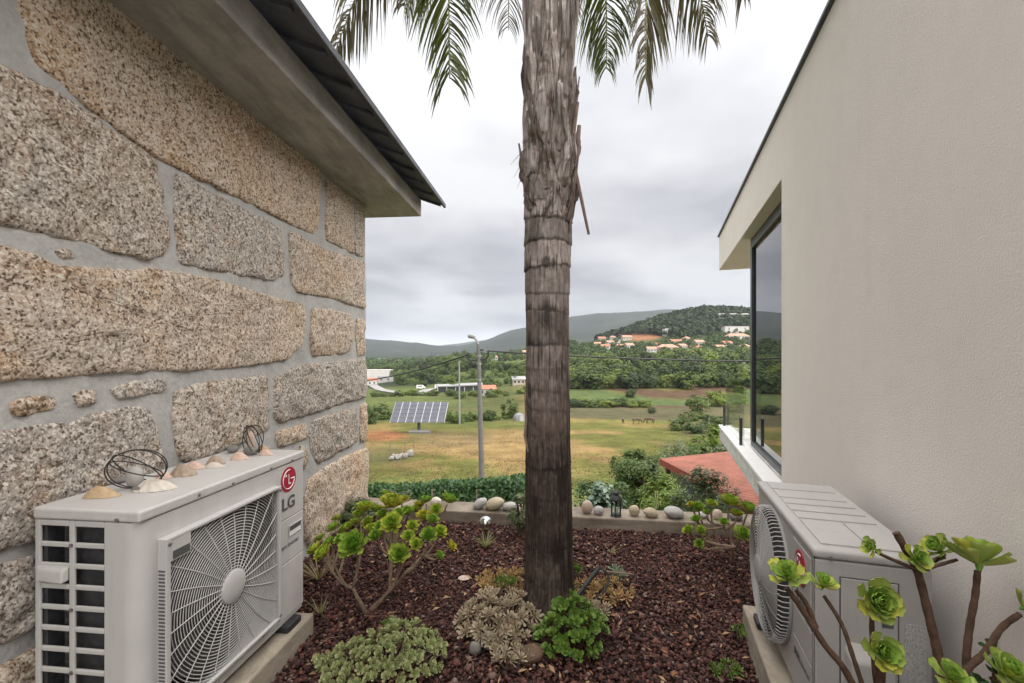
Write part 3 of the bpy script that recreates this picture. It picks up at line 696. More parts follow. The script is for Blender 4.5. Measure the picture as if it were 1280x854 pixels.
def left_ac():
    W, D, Hh = 0.95, 0.39, 0.834
    ac = tag(empty('air_conditioner', (-1.222, 1.492, 0.149), R(83.7)), 'large light grey outdoor unit with square fan grille, shells lying on top', 'air conditioner')
    gx0, gx1, gz0, gz1 = 0.066, 0.706, 0.075, 0.715; cx, cz = 0.386, 0.395
    f = MB()
    f.box(0.05, gx0 + 0.004, 0, 0.012, 0.02, Hh - 0.042); f.box(gx0 + 0.004, gx1 - 0.004, 0, 0.012, gz1 - 0.004, Hh - 0.042); f.box(gx0 + 0.004, gx1 - 0.004, 0, 0.012, 0.02, gz0 + 0.004)
    f.box(gx1 - 0.004, 0.724, 0, 0.012, 0.02, Hh - 0.042)
    n = 10; V = []                                      # rounded near corner
    for z in (0.02, Hh - 0.042):
        for i in range(n + 1):
            a = R(270) - R(90) * i / n; V.append((0.05 + 0.05 * math.cos(a), 0.05 + 0.05 * math.sin(a), z))
    f.add(V, [(i, i + n + 1, i + n + 2, i + 1) for i in range(n)])
    f.build('front_panel', ACW, ac, smooth=True)
    for (z0, z1) in ((0.022, 0.297), (0.300, 0.517), (0.520, Hh - 0.042)):
        MB().box(0.727, W - 0.001, -0.001, 0.012, z0, z1).build('service_panel', ACW, ac, bevel=0.003)
    MB().box(0.724, W - 0.003, 0.004, 0.010, 0.021, Hh - 0.045).build('panel_backing', INK, ac)
    h = MB(); h.box(0.815, 0.93, -0.006, -0.002, 0.470, 0.478); h.box(0.815, 0.93, -0.006, -0.002, 0.422, 0.428); h.box(0.815, 0.822, -0.006, -0.002, 0.428, 0.470); h.box(0.923, 0.93, -0.006, -0.002, 0.428, 0.470)
    hg = h.build('grip_recess', ACG, ac, bevel=0.002); MB().box(0.822, 0.923, -0.0028, -0.0012, 0.446, 0.470).build('grip_painted_shade', INK, hg); MB().box(0.822, 0.923, -0.0026, -0.0012, 0.428, 0.446).build('grip_lip', LOGO_WHITE, hg)  # dark ink strip paints the shade inside the grip recess
    MB().box(-0.005, W + 0.005, -0.006, D + 0.004, Hh - 0.04, Hh).build('top_cover', ACW, ac, bevel=0.010, seg=4)
    MB().box(W - 0.012, W, 0.0125, D, 0.02, Hh - 0.041).build('end_panel', ACW, ac)
    MB().box(0.004, W - 0.004, 0.004, D - 0.004, 0.0, 0.0195).build('base_pan', ACW, ac, bevel=0.004)
    MB().box(0.012, W - 0.013, D - 0.035, D - 0.015, 0.02, Hh - 0.042).build('rear_coil', ACD, ac)
    # near end: slotted guard in front of the coil
    g = MB(); x0, x1 = 0.0, 0.010
    g.box(x0, x1, 0.05, 0.13, 0.02, Hh - 0.042); g.box(x0, x1, 0.24, 0.261, 0.02, Hh - 0.042); g.box(x0, x1, 0.369, D, 0.02, Hh - 0.042)
    rows = [0.772 - 0.0704 * i for i in range(12)]
    for (ya, yb) in ((0.13, 0.24), (0.261, 0.369)):
        zt = Hh - 0.042
        for zr in rows:
            z_hi = zr - 0.0; z_lo = max(zr - 0.053, 0.03)
            if zt > z_hi: g.box(x0 + 0.0004, x1, ya, yb, z_hi, zt)
            zt = z_lo
            if z_lo <= 0.03: break
    g.build('side_guard', ACG, ac, bevel=0.004, seg=2)
    MB().box(0.040, 0.06, 0.06, 0.325, 0.02, Hh - 0.042).build('side_coil', ACD, ac)
    fins = MB()
    for i in range(26): fins.box(0.034, 0.039, 0.295, 0.315, 0.03 + i * 0.029, 0.036 + i * 0.029)
    fins.build('coil_fins', SHROUD, ac)
    MB().box(0.13, 0.145, 0.205, D - 0.05, 0.02, Hh - 0.042).build('coil_tubes', ACD, ac)
    hd = MB(); hd.hexa([(-0.022, 0.264, 0.588), (-0.012, 0.375, 0.588), (0.001, 0.382, 0.592), (0.001, 0.258, 0.592), (-0.018, 0.268, 0.630), (-0.010, 0.372, 0.630), (0.001, 0.382, 0.642), (0.001, 0.258, 0.642)])
    hd.build('carry_handle', ACG, ac, bevel=0.006)
    # square fan guard
    fr = MB(); p = -0.036
    fr.box(gx0, gx0 + 0.018, p, 0.0, gz0, gz1); fr.box(gx1 - 0.012, gx1, p, -0.0005, gz0, gz1)
    fr.box(gx0 + 0.018, gx1 - 0.012, p, -0.0005, gz1 - 0.012, gz1); fr.box(gx0 + 0.018, gx1 - 0.012, p, -0.0005, gz0, gz0 + 0.012)
    fr.box(gx0 + 0.018, gx0 + 0.105, p + 0.001, p + 0.006, gz1 - 0.085, gz1 - 0.012)
    fo = fr.build('fan_guard', ACG, ac, bevel=0.004)
    MB().box(gx0 + 0.026, gx0 + 0.098, p - 0.0008, p + 0.0005, gz1 - 0.078, gz1 - 0.050).build('grip_slot', INK, fo)
    sl_ = MB()
    for i in range(42): sl_.box(gx0 - 0.0012, gx0 + 0.001, -0.030, -0.006, 0.09 + i * 0.0125, 0.0965 + i * 0.0125)
    tag(sl_.build('guard_slots', INK, fo), kind='stuff')
    rings = MB(); x_lo, x_hi, z_lo, z_hi = gx0 + 0.016, gx1 - 0.011, gz0 + 0.011, gz1 - 0.011
    def yb(r): return p + 0.004 + 0.010 * min(1, r / 0.3) ** 2
    for r in np.arange(0.076, 0.445, 0.0118):
        run = []; nn = 150
        pts = [(cx + r * math.cos(a), cz + r * math.sin(a)) for a in np.linspace(0, 2 * math.pi, nn + 1)]
        for (x, z) in pts:
            if x_lo < x < x_hi and z_lo < z < z_hi and not (x < gx0 + 0.105 and z > gz1 - 0.085): run.append((x, yb(r), z))
            else:
                if len(run) > 1: rings.tube(run, 0.0019, 4, cap=False)
                run = []
        if len(run) > 1: rings.tube(run, 0.0019, 4, cap=False)
    tag(rings.build('guard_rings', ACG, fo, smooth=True), kind='stuff')
    for k in range(26):
        a = 2 * math.pi * k / 26; run = []
        for s in np.linspace(0.06, 0.445, 24):
            an = a + 0.10 * (s / 0.4) ** 1.3; x, z = cx + s * math.cos(an), cz + s * math.sin(an)
            if x_lo < x < x_hi and z_lo < z < z_hi and not (x < gx0 + 0.105 and z > gz1 - 0.085): run.append((x, yb(s) - 0.002, z))
            else: break
        if len(run) > 1: MB().tube(run, 0.0021, 5, cap=False).build('guard_rib', ACG, fo, smooth=True)
    MB().lathe([(0.066, p + 0.012), (0.066, p - 0.004), (0.060, p - 0.008), (0.02, p - 0.010)], (cx, 0, cz), 40, 'y').build('hub_cap', ACG, fo, smooth=True)
    sh = MB(); sh.lathe([(0.005, 0.16), (0.30, 0.16), (0.312, 0.02)], (cx, 0, cz), 48, 'y'); sh.box(gx0 + 0.004, gx1 - 0.004, 0.155, 0.165, gz0, gz1); sh.build('fan_shroud', SHROUD, ac)
    fan(ac, cx, cz, 0.285, 0.05)
    emblem(ac, 0.815, 0.715, 0.062, -0.0005)
    front_text(ac, 'LG', 0.085, 0.815, 0.594, INK, 0.0022, 0.105); front_text(ac, 'Smart Inverter', 0.034, 0.815, 0.385, INK, 0.0003, 0.175)
    for q in ((0.12, Hh - 0.022), (0.30, Hh - 0.03), (0.55, Hh - 0.03), (0.72, Hh - 0.03)):
        screw(ac, (q[0] + 0.12, -0.006, q[1] + 0.002))
    for q in ((gx1 - 0.008, gz1 - 0.02), (gx1 - 0.008, gz0 + 0.02), (gx0 + 0.012, gz1 - 0.02)): screw(ac, (q[0], p, q[1]))
    for xx in (0.62, 0.74): screw(ac, (xx, -0.001, 0.045))
    screw(ac, (-0.005, 0.075, Hh - 0.03), 'x'); 
    for z in (0.735, 0.52, 0.31): screw(ac, (0.0, 0.25, z - 0.025), 'x')
    for xx in (0.16, 0.76): MB().box(xx, xx + 0.12, -0.035, D + 0.03, -0.034, -0.001).build('foot', RUBBER, ac, bevel=0.008)
    return ac
LAC = left_ac()

ACW2 = make_paint('casing_enamel_darker', (0.375, 0.36, 0.35)); ACG2 = make_paint('guard_plastic_darker', (0.33, 0.32, 0.312), 0.5)  # darker casing and guard tones for the smaller unit
def right_ac():
    W, D, Hh = 0.87, 0.33, 0.65
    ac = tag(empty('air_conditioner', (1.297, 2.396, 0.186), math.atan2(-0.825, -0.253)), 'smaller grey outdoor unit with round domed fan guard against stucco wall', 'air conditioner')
    b = MB(); cx, cz, r = 0.325, 0.318, 0.285; n = 64
    # front sheet with a round hole, as a ring of quads
    V = []; Fc = []
    x0, x1, z0, z1 = 0.012, W - 0.012, 0.02, Hh - 0.04
    for k in range(n):
        a = 2 * math.pi * k / n; dx, dz = math.cos(a), math.sin(a)
        t = min(((x1 - cx) if dx > 0 else (cx - x0)) / max(abs(dx), 1e-6), ((z1 - cz) if dz > 0 else (cz - z0)) / max(abs(dz), 1e-6))
        V += [(cx + r * dx, 0.0, cz + r * dz), (cx + t * dx, 0.0, cz + t * dz)]
    for k in range(n): l = (k + 1) % n; Fc.append((2 * k, 2 * l, 2 * l + 1, 2 * k + 1))
    b.add(V, [q[::-1] for q in Fc]); 
    # corners that the ring of quads leaves open
    ang = []
    for (xc, zc) in ((x0, z0), (x1, z0), (x1, z1), (x0, z1)):
        a = math.atan2(zc - cz, xc - cx) % (2 * math.pi); k = int(a / (2 * math.pi) * n); l = (k + 1) % n
        b.add([V[2 * k + 1], (xc, 0, zc), V[2 * l + 1]], [(0, 2, 1)])
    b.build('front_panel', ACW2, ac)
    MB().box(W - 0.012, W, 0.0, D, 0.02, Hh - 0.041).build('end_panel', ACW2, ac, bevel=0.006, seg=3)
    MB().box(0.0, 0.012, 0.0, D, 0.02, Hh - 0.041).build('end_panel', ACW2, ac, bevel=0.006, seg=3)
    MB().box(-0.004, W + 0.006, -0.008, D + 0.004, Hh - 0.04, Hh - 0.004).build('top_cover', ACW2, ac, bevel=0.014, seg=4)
    tp = MB()
    for (xa, xb) in ((0.03, 0.15), (0.30, 0.375), (0.395, 0.47), (0.49, 0.565)): tp.box(xa, xb, 0.03, D - 0.03, Hh - 0.006, Hh + 0.0015)
    tp.box(0.165, 0.285, 0.03, D - 0.03, Hh - 0.006, Hh + 0.0015); tp.box(0.585, 0.83, 0.03, 0.165, Hh - 0.006, Hh + 0.002); tp.box(0.585, 0.83, 0.18, D - 0.03, Hh - 0.006, Hh + 0.002)
    tp.build('top_embossing', ACW2, ac, bevel=0.003)
    MB().box(0.004, W - 0.004, 0.004, D - 0.004, 0.0, 0.0195).build('base_pan', ACW2, ac, bevel=0.004)
    MB().box(0.013, W - 0.013, D - 0.03, D - 0.004, 0.02, Hh - 0.042).build('rear_coil', ACD, ac)
    # domed guard: side slats, rings, hub
    gd = MB(); gd.lathe([(r + 0.006, -0.001), (r + 0.006, -0.010), (r - 0.004, -0.012), (r - 0.004, -0.001)], (cx, 0, cz), 64, 'y'); gd.v = gd.v; gd.f = gd.f[:-2]
    g = gd.build('fan_guard', ACG2, ac, smooth=True)
    rim = MB()
    for k in range(84):
        a = 2 * math.pi * k / 84; c, s = math.cos(a), math.sin(a)
        rim.tube([(cx + r * c, -0.008, cz + r * s), (cx + r * c, -0.036, cz + r * s), (cx + (r - 0.012) * c, -0.050, cz + (r - 0.012) * s)], 0.0026, 4, cap=False)
    tag(rim.build('guard_slats', ACG2, g), kind='stuff')
    rings = MB()
    for rr in np.arange(0.065, r - 0.008, 0.0125):
        y = -0.068 + 0.019 * (rr / r) ** 2
        rings.tube([(cx + rr * math.cos(a), y, cz + rr * math.sin(a)) for a in np.linspace(0, 2 * math.pi, 72, endpoint=False)], 0.0021, 4, closed=True)
    tag(rings.build('guard_rings', ACG2, g, smooth=True), kind='stuff')
    for k in range(16):
        a = 2 * math.pi * k / 16
        MB().tube([(cx + s * math.cos(a + 0.5 * s / r), -0.0665 + 0.019 * (s / r) ** 2, cz + s * math.sin(a + 0.5 * s / r)) for s in np.linspace(0.05, r - 0.005, 14)], 0.003, 5).build('guard_rib', ACG2, g, smooth=True)
    MB().lathe([(0.062, -0.058), (0.062, -0.070), (0.05, -0.074)], (cx, 0, cz), 36, 'y').build('hub_cap', ACG2, g, smooth=True)
    sh = MB(); sh.lathe([(0.005, 0.15), (0.26, 0.15), (r, 0.003)], (cx, 0, cz), 48, 'y'); sh.build('fan_shroud', SHROUD, ac)
    fan(ac, cx, cz, 0.262, 0.03)
    # front decoration: raised panel with the emblem and lettering
    MB().box(0.635, 0.842, -0.006, -0.0005, 0.345, Hh - 0.055).build('badge_panel', ACW2, ac, bevel=0.004)
    MB().box(0.635, 0.842, -0.005, -0.0005, 0.225, 0.338).build('badge_panel', ACW2, ac, bevel=0.003)
    MB().box(0.635, 0.842, -0.005, -0.0005, 0.06, 0.218).build('badge_panel', ACW2, ac, bevel=0.003)
    emblem(ac, 0.735, 0.515, 0.064, -0.0065)
    front_text(ac, 'LG', 0.07, 0.735, 0.40, INK, 0.002, 0.085, y=-0.0075)
    front_text(ac, 'DUAL', 0.034, 0.69, 0.165, INK, 0.0022, 0.075, y=-0.007); front_text(ac, 'Inverter', 0.032, 0.783, 0.165, INK, 0.0005, 0.092, y=-0.007)
    # near end: service cover, swept pipe cover, rating plate
    X = W
    MB().box(X + 0.0005, X + 0.004, 0.075, 0.235, 0.02, 0.555).build('service_cover', ACW2, ac, bevel=0.003)
    MB().box(X + 0.0003, X + 0.0018, 0.071, 0.239, 0.02, 0.559).build('cover_seam', INK, ac)
    cov = MB(); prof = [(0.084, 0.02), (0.084, 0.325), (0.10, 0.345), (0.155, 0.34), (0.195, 0.32), (0.222, 0.285), (0.230, 0.24), (0.230, 0.02)]
    m_ = len(prof); cov.add([(X + 0.004, a, b) for a, b in prof] + [(X + 0.045, 0.155 + (a - 0.155) * 0.86, min(b, 0.30) if b > 0.2 else b) for a, b in prof],
        [tuple(range(m_, 2 * m_))] + [(i, (i + 1) % m_, m_ + (i + 1) % m_, m_ + i) for i in range(m_)])
    cov.build('pipe_cover', ACW2, ac, bevel=0.01, seg=3)
    MB().box(X + 0.004, X + 0.0065, 0.19, 0.222, 0.41, 0.47).build('grip_slot', INK, ac, bevel=0.0005)
    m, nt, bs = nmat('rating_plate'); t = NT(nt); c = t.coord('Object')
    br = t.n('ShaderNodeTexBrick'); t.l(t.coord('Object', (1, 1, 1)), br.inputs[0])
    mp = t.n('ShaderNodeMapping'); t.l(c, mp.inputs[0]); mp.inputs['Rotation'].default_value = (0, R(90), 0); t.l(mp.outputs[0], br.inputs[0])
    nz = t.noise(t.coord('Object', (1, 120, 60)), 3.0, 2, 0.5); base = t.mix(t.ramp(nz, [(0.50, 0.0), (0.58, 0.55)]), (0.44, 0.43, 0.42), (0.14, 0.14, 0.15)); t.l(base, bs.inputs['Base Color'])
    MB().box(X + 0.0005, X + 0.0022, 0.255, 0.312, 0.235, 0.43).build('rating_plate', m, ac)
    MB().box(X + 0.0005, X + 0.0022, 0.255, 0.312, 0.13, 0.222).build('wiring_label', m, ac)
    for q in ((0.045, Hh - 0.03), (0.30, Hh - 0.03)): MB().tube([(X + 0.004, q[0], q[1]), (X + 0.009, q[0], q[1])], 0.006, 10).build('screw', STEEL, ac)
    for xx in (0.10, 0.66): MB().box(xx, xx + 0.1, -0.045, D + 0.03, -0.034, -0.001).build('foot', RUBBER, ac, bevel=0.008)
    return ac
RAC = right_ac()

def plinth(name, ac, x0, x1, y0, y1, ztop, label):
    o = MB().box(x0, x1, y0, y1, -0.20, 0).build(name, PLINTHM, None, bevel=0.012, seg=3)
    o.location = (ac.location.x, ac.location.y, ztop); o.rotation_euler = ac.rotation_euler
    bpy.context.view_layer.update(); tag(o, label, 'plinth')
plinth('concrete_plinth', LAC, -0.4, 0.955, -0.06, 0.44, 0.114, 'rough concrete plinth under the large unit by the granite wall')
plinth('concrete_plinth', RAC, -0.04, 1.0, -0.07, 0.36, 0.151, 'rough concrete plinth under the smaller unit by the stucco wall')

# ------------------------------------------------------------------ kerb and the pebbles on it
kerb = MB(); KA = Vector((-1.46, 4.17, 0)); KB = Vector((2.35, 3.66, 0)); kd = (KB - KA).normalized(); kn = Vector((-kd.y, kd.x, 0))
kerb.hexa([KA - Vector((0, 0, 3.2)), KB - Vector((0, 0, 3.2)), KB + kn * 0.27 - Vector((0, 0, 3.2)), KA + kn * 0.27 - Vector((0, 0, 3.2)), KA + Vector((0, 0, .1)), KB + Vector((0, 0, .1)), KB + kn * 0.27 + Vector((0, 0, .1)), KA + kn * 0.27 + Vector((0, 0, .1))])
tag(kerb.build('concrete_kerb', KERBM, None, bevel=0.012, seg=3), 'weathered concrete kerb closing the far side of the gravel bed', 'kerb')
def kerb_y(u, t=0.12):                                   # distance of a point t metres behind the front edge, in that column
    a = (u - CU) / F; A = KA + kn * t; return (A.y - A.x * kd.y / kd.x) / (1 - a * kd.y / kd.x)
STONEM = {}
def stone_mat(name, a, b, sc=9):
    m, nt, bs = nmat(name); t = NT(nt); c = t.coord('Object')
    f = t.noise(c, sc, 6, 0.65, 0.5); g = t.noise(c, 90, 3, 0.7)
    base = t.mix(t.ramp(g, [(0.55, 0.0), (0.7, 0.35)]), t.ramp(f, [(0.3, a), (0.7, b)]), tuple(x * 0.55 for x in a)); t.l(base, bs.inputs['Base Color'])
    bs.inputs['Roughness'].default_value = 0.7; t.bump(bs, g, 0.25, 0.003); return m
PB = {'grey': stone_mat('grey_pebble', (0.30, 0.29, 0.275), (0.44, 0.425, 0.40)), 'buff': stone_mat('buff_pebble', (0.34, 0.28, 0.19), (0.46, 0.40, 0.29)),
      'pink': stone_mat('pink_pebble', (0.42, 0.30, 0.23), (0.55, 0.47, 0.40)), 'dark': stone_mat('dark_pebble', (0.13, 0.12, 0.11), (0.24, 0.225, 0.20)),
      'white': stone_mat('white_pebble', (0.55, 0.50, 0.43), (0.66, 0.62, 0.55)), 'brown': stone_mat('brown_pebble', (0.055, 0.032, 0.02), (0.14, 0.075, 0.038))}
def pebble(loc, r, mt, label, seed, rot=0.0, tilt=0.0, cat='stone', group=None, name='pebble', rough=0.06):
    bm = bmesh.new(); bmesh.ops.create_icosphere(bm, subdivisions=4, radius=1.0); V = np.array([v.co for v in bm.verts]); d = fbm(V * 1.1 + seed * 3.3, 3, seed)
    V = V * (1 + rough * 2.0 * d[:, None]) * np.array(r); c, s = math.cos(tilt), math.sin(tilt)
    V = np.stack([V[:, 0] * c - V[:, 2] * s, V[:, 1], V[:, 0] * s + V[:, 2] * c], 1); V[:, 2] -= V[:, 2].min() + 0.10 * r[2]
    for v, p in zip(bm.verts, V): v.co = p
    me = bpy.data.meshes.new(name); bm.to_mesh(me); bm.free(); me.polygons.foreach_set('use_smooth', np.ones(len(me.polygons), dtype=bool))
    o = link(name, me, PB[mt]); o.location = loc; o.rotation_euler = (0, 0, rot); tag(o, label, cat, group); return o
def kp(u, t, wpx, hpx, mt, label, seed, rot=0.1, tilt=0.0, deep=0.8):
    y = kerb_y(u, t); s = y / F; pebble(((u - CU) / F * y, y, 0.1), (wpx * s / 2, wpx * s / 2 * deep, hpx * s / 2), mt, label, seed, rot, tilt)
kp(600, 0.10, 19, 11, 'grey', 'upright leaning grey pebble on kerb beside the lamp post', 1, 0.2, 0.55)
kp(618.5, 0.09, 25, 15, 'buff', 'largest of three pebbles on kerb left of the palm', 2, 0.1, 0.28)
kp(638, 0.09, 20, 11, 'grey', 'low pale pebble on kerb nearest the palm trunk left side', 3)
kp(734, 0.10, 14, 17, 'pink', 'rounded pinkish pebble on kerb just right of palm trunk', 4)
kp(748.5, 0.08, 13, 11, 'grey', 'small round grey pebble on kerb left of the lantern', 5)
kp(793, 0.09, 13, 14, 'buff', 'knobbly buff stone on kerb right of the lantern', 6)
kp(813.5, 0.08, 18, 12, 'buff', 'flat yellowish pebble on kerb between knobbly stone and large grey one', 7, 0.1, -0.25)
kp(842.5, 0.09, 24, 14, 'grey', 'large oval grey pebble on kerb near the right hand bush', 8, 0.0, -0.12)
kp(897, 0.10, 13, 13, 'pink', 'pale pink pebble on kerb behind the right bush stems', 9)
kp(920, 0.10, 17, 11, 'dark', 'dark pebble on kerb behind bush by the round fan guard', 10)
kp(878, 0.12, 15, 8, 'grey', 'low grey pebble on kerb half hidden behind bush stems', 12)
kp(545, 0.10, 14, 12, 'white', 'whitish stone on kerb hidden behind the left succulent bush', 11)

def lantern():
    y = kerb_y(770, 0.07); s = y / F; o = tag(empty('lantern', ((770 - CU) / F * y, y, 0.1), 0.2), 'small black metal lantern with glass panes on the kerb', 'lantern')
    M_ = simple('lantern_black', (0.025, 0.03, 0.03), 0.5, var=0.3, scale=30); G = CLEAR
    MB().lathe([(0.052, 0), (0.052, 0.008), (0.045, 0.014), (0.045, 0.020)], n=6).build('base', M_, o)
    for k in range(6):
        a = R(60 * k); MB().box(-0.0035, 0.0035, -0.0035, 0.0035, 0.0205, 0.135).build('post', M_, o, loc=(0.042 * math.cos(a), 0.042 * math.sin(a), 0))
        b = R(60 * k + 30); pn = MB().box(-0.017, 0.017, -0.0008, 0.0008, 0.024, 0.132).build('pane', G, o, loc=(0.0355 * math.cos(b), 0.0355 * math.sin(b), 0)); pn.rotation_euler = (0, 0, b + R(90))
    cap = MB().lathe([(0.052, 0.1355), (0.055, 0.142), (0.050, 0.152), (0.036, 0.175), (0.024, 0.183), (0.024, 0.193)], n=12).build('cap', M_, o, smooth=True)
    MB().lathe([(0.030, 0.1935), (0.031, 0.198), (0.022, 0.210), (0.008, 0.217)], n=16).build('chimney', M_, cap, smooth=True)
    MB().tube([(0.018 * math.cos(a), 0, 0.222 + 0.014 * math.sin(a)) for a in np.linspace(0, 2 * math.pi, 20, endpoint=False)], 0.0016, 5, closed=True).build('carry_ring', M_, o)
    MB().lathe([(0.015, 0.0205), (0.015, 0.07), (0.012, 0.074)], n=16).build('candle', simple('wax', (0.55, 0.52, 0.45), 0.6, var=0.05), o, smooth=True)
lantern()
def globe():
    p = P(607, 683, 3.54); o = tag(empty('garden_globe', (p.x, p.y, 0)), 'mirror finish steel ball on a stake in the gravel', 'ornament')
    ch = simple('mirror_steel', (0.62, 0.61, 0.62), 0.16, metal=1.0, var=0.1, scale=25, bump=0.1, bscale=30, bdist=0.004)
    bm = bmesh.new(); bmesh.ops.create_uvsphere(bm, u_segments=32, v_segments=20, radius=0.052); me = bpy.data.meshes.new('ball'); bm.to_mesh(me); bm.free()
    me.polygons.foreach_set('use_smooth', np.ones(len(me.polygons), dtype=bool)); b = link('ball', me, ch, o, (0, 0, 0.182))
    MB().tube([(0, 0, -0.02), (0, 0, 0.135)], 0.008, 8).build('stake', RUBBER, o); MB().lathe([(0.02, 0.125), (0.022, 0.136), (0.014, 0.14)], n=16).build('collar', RUBBER, o, smooth=True)
globe()

# ------------------------------------------------------------------ shells, stones and wire balls on the large unit
TOPZ = 0.149 + 0.834
SH = {'tan': stone_mat('tan_shell', (0.36, 0.24, 0.13), (0.52, 0.40, 0.26), 18), 'pale': stone_mat('pale_shell', (0.50, 0.44, 0.38), (0.64, 0.59, 0.53), 20),
      'pink': stone_mat('pink_shell', (0.50, 0.33, 0.26), (0.62, 0.48, 0.41), 20), 'brown': stone_mat('brown_shell', (0.24, 0.17, 0.12), (0.46, 0.37, 0.29), 25)}
def top_pt(u, v): 
    y = (EYE - TOPZ) * F / (v - HV); return Vector(((u - CU) / F * y, y, TOPZ + 0.0008))
def shell(u, v, wpx, hpx, mt, label, ribs=9, rot=0.0, flat=0.75, lip=0.2):
    p = top_pt(u, v); s = p.y / F; a, h = wpx * s / 2, hpx * s; V = []; Fc = []; nr, nc = 10, max(ribs, 8) * 4
    for i in range(nr + 1):
        t = i / nr
        for j in range(nc):
            an = 2 * math.pi * j / nc; rib = 1 + 0.09 * math.cos(an * ribs) * t if ribs else 1.0
            rr = t * rib; V.append((a * (rr * math.cos(an) * (1 - 0.12 * math.sin(an)) - 0.25 * (1 - t)), a * flat * rr * math.sin(an), h * (1 - t ** 1.8) + (0.0006 + 0.03 * h * math.cos(an * ribs) * t if ribs else 0.0006)))
    for i in range(nr):
        for j in range(nc): l = (j + 1) % nc; Fc.append((i * nc + j, (i + 1) * nc + j, (i + 1) * nc + l, i * nc + l))
    o = MB().add(V, Fc).build('sea_shell', SH[mt], None, smooth=True); o.location = p; o.rotation_euler = (0, 0, rot); tag(o, label, 'shell', 'shells on the air conditioner')
shell(128, 621, 42, 13, 'tan', 'elongated tan shell nearest the front corner on the large unit', 0, 0.15, 0.45)
shell(195, 612, 44, 14, 'pale', 'grey white ribbed shell in front of the near wire ball', 12, 0.3, 0.6)
shell(205, 598, 20, 9, 'pink', 'small orange pink shell right of the near wire ball', 0, 0.2, 0.7)
shell(230, 594, 30, 14, 'brown', 'brown fan shell with strong ribs standing out mid row', 10, 0.1, 0.7)
shell(244, 586, 24, 9, 'pink', 'pinkish smooth shell behind the brown fan shell', 0, 0.3, 0.6)
shell(269, 584, 24, 6, 'pale', 'flat pale shell in front of the brown striped one', 0, 0.1, 0.5)
shell(270, 580, 22, 10, 'brown', 'brown striped shell behind a flat pale one', 10, 0.1, 0.7)
shell(300, 574, 22, 9, 'pink', 'smooth salmon shell left of the far wire ball', 0, 0.2, 0.6)
shell(333, 569, 17, 7, 'pink', 'small pale pink shell at far end of the row', 0, 0.1, 0.5)
shell(330, 565, 14, 8, 'tan', 'small tan shell tucked under the far wire ball', 8, 0.4, 0.7)
WIRE = simple('black_wire', (0.022, 0.019, 0.017), 0.6, var=0.3, scale=40)
def wire_ball(u, v, wpx, hpx, label, seed, blocks):
    p = top_pt(u, v); s = p.y / F; rx, rz = wpx * s / 2, hpx * s / 2; o = tag(empty('wire_ball', p), label, 'ornament', None); rng = np.random.default_rng(seed)
    for k in range(4):
        nrm = Vector(rand_dirs(rng, 1)[0]); nrm.z *= 0.5; nrm.normalize(); a = nrm.orthogonal().normalized(); b = nrm.cross(a); f = rng.uniform(0.86, 1.0)
        pts = [a * math.cos(t) + b * math.sin(t) for t in np.linspace(0, 2 * math.pi, 40, endpoint=False)]
        zs = min(q.z for q in pts)
        MB().tube([(q.x * rx * f, q.y * rx * f * 0.8, rz + (q.z * rz * f) + 0.0025) for q in pts], 0.0023, 5, closed=True).build('wire_loop', WIRE, o, smooth=True)
    return o
wire_ball(171, 612, 70, 50, 'near wire ball ornament of black loops round a grey block', 3, 1)
wire_ball(316, 568, 43, 37, 'far wire ball ornament of black loops round dark stones', 8, 1)
q = top_pt(168, 610); pebble(q, (0.030, 0.024, 0.042), 'grey', 'squarish grey block inside the near wire ball', 31, 0.2)
q = top_pt(148, 604); pebble(q, (0.030, 0.022, 0.012), 'dark', 'flat dark stone behind the near wire ball', 32, 0.4)
q = top_pt(174, 614); pebble(q, (0.024, 0.018, 0.012), 'dark', 'dark stone at the foot of the near wire ball', 33, 0.1)
q = top_pt(313, 569); pebble(q, (0.034, 0.026, 0.022), 'dark', 'dark stone inside the far wire ball', 34, 0.1)
q = top_pt(314, 562); pebble(q, (0.022, 0.02, 0.052), 'pink', 'reddish upright stone inside the far wire ball', 35, 0.3)
q = top_pt(291, 566); pebble(q, (0.028, 0.03, 0.020), 'dark', 'mossy brown stone left of the far wire ball', 36, 0.3)
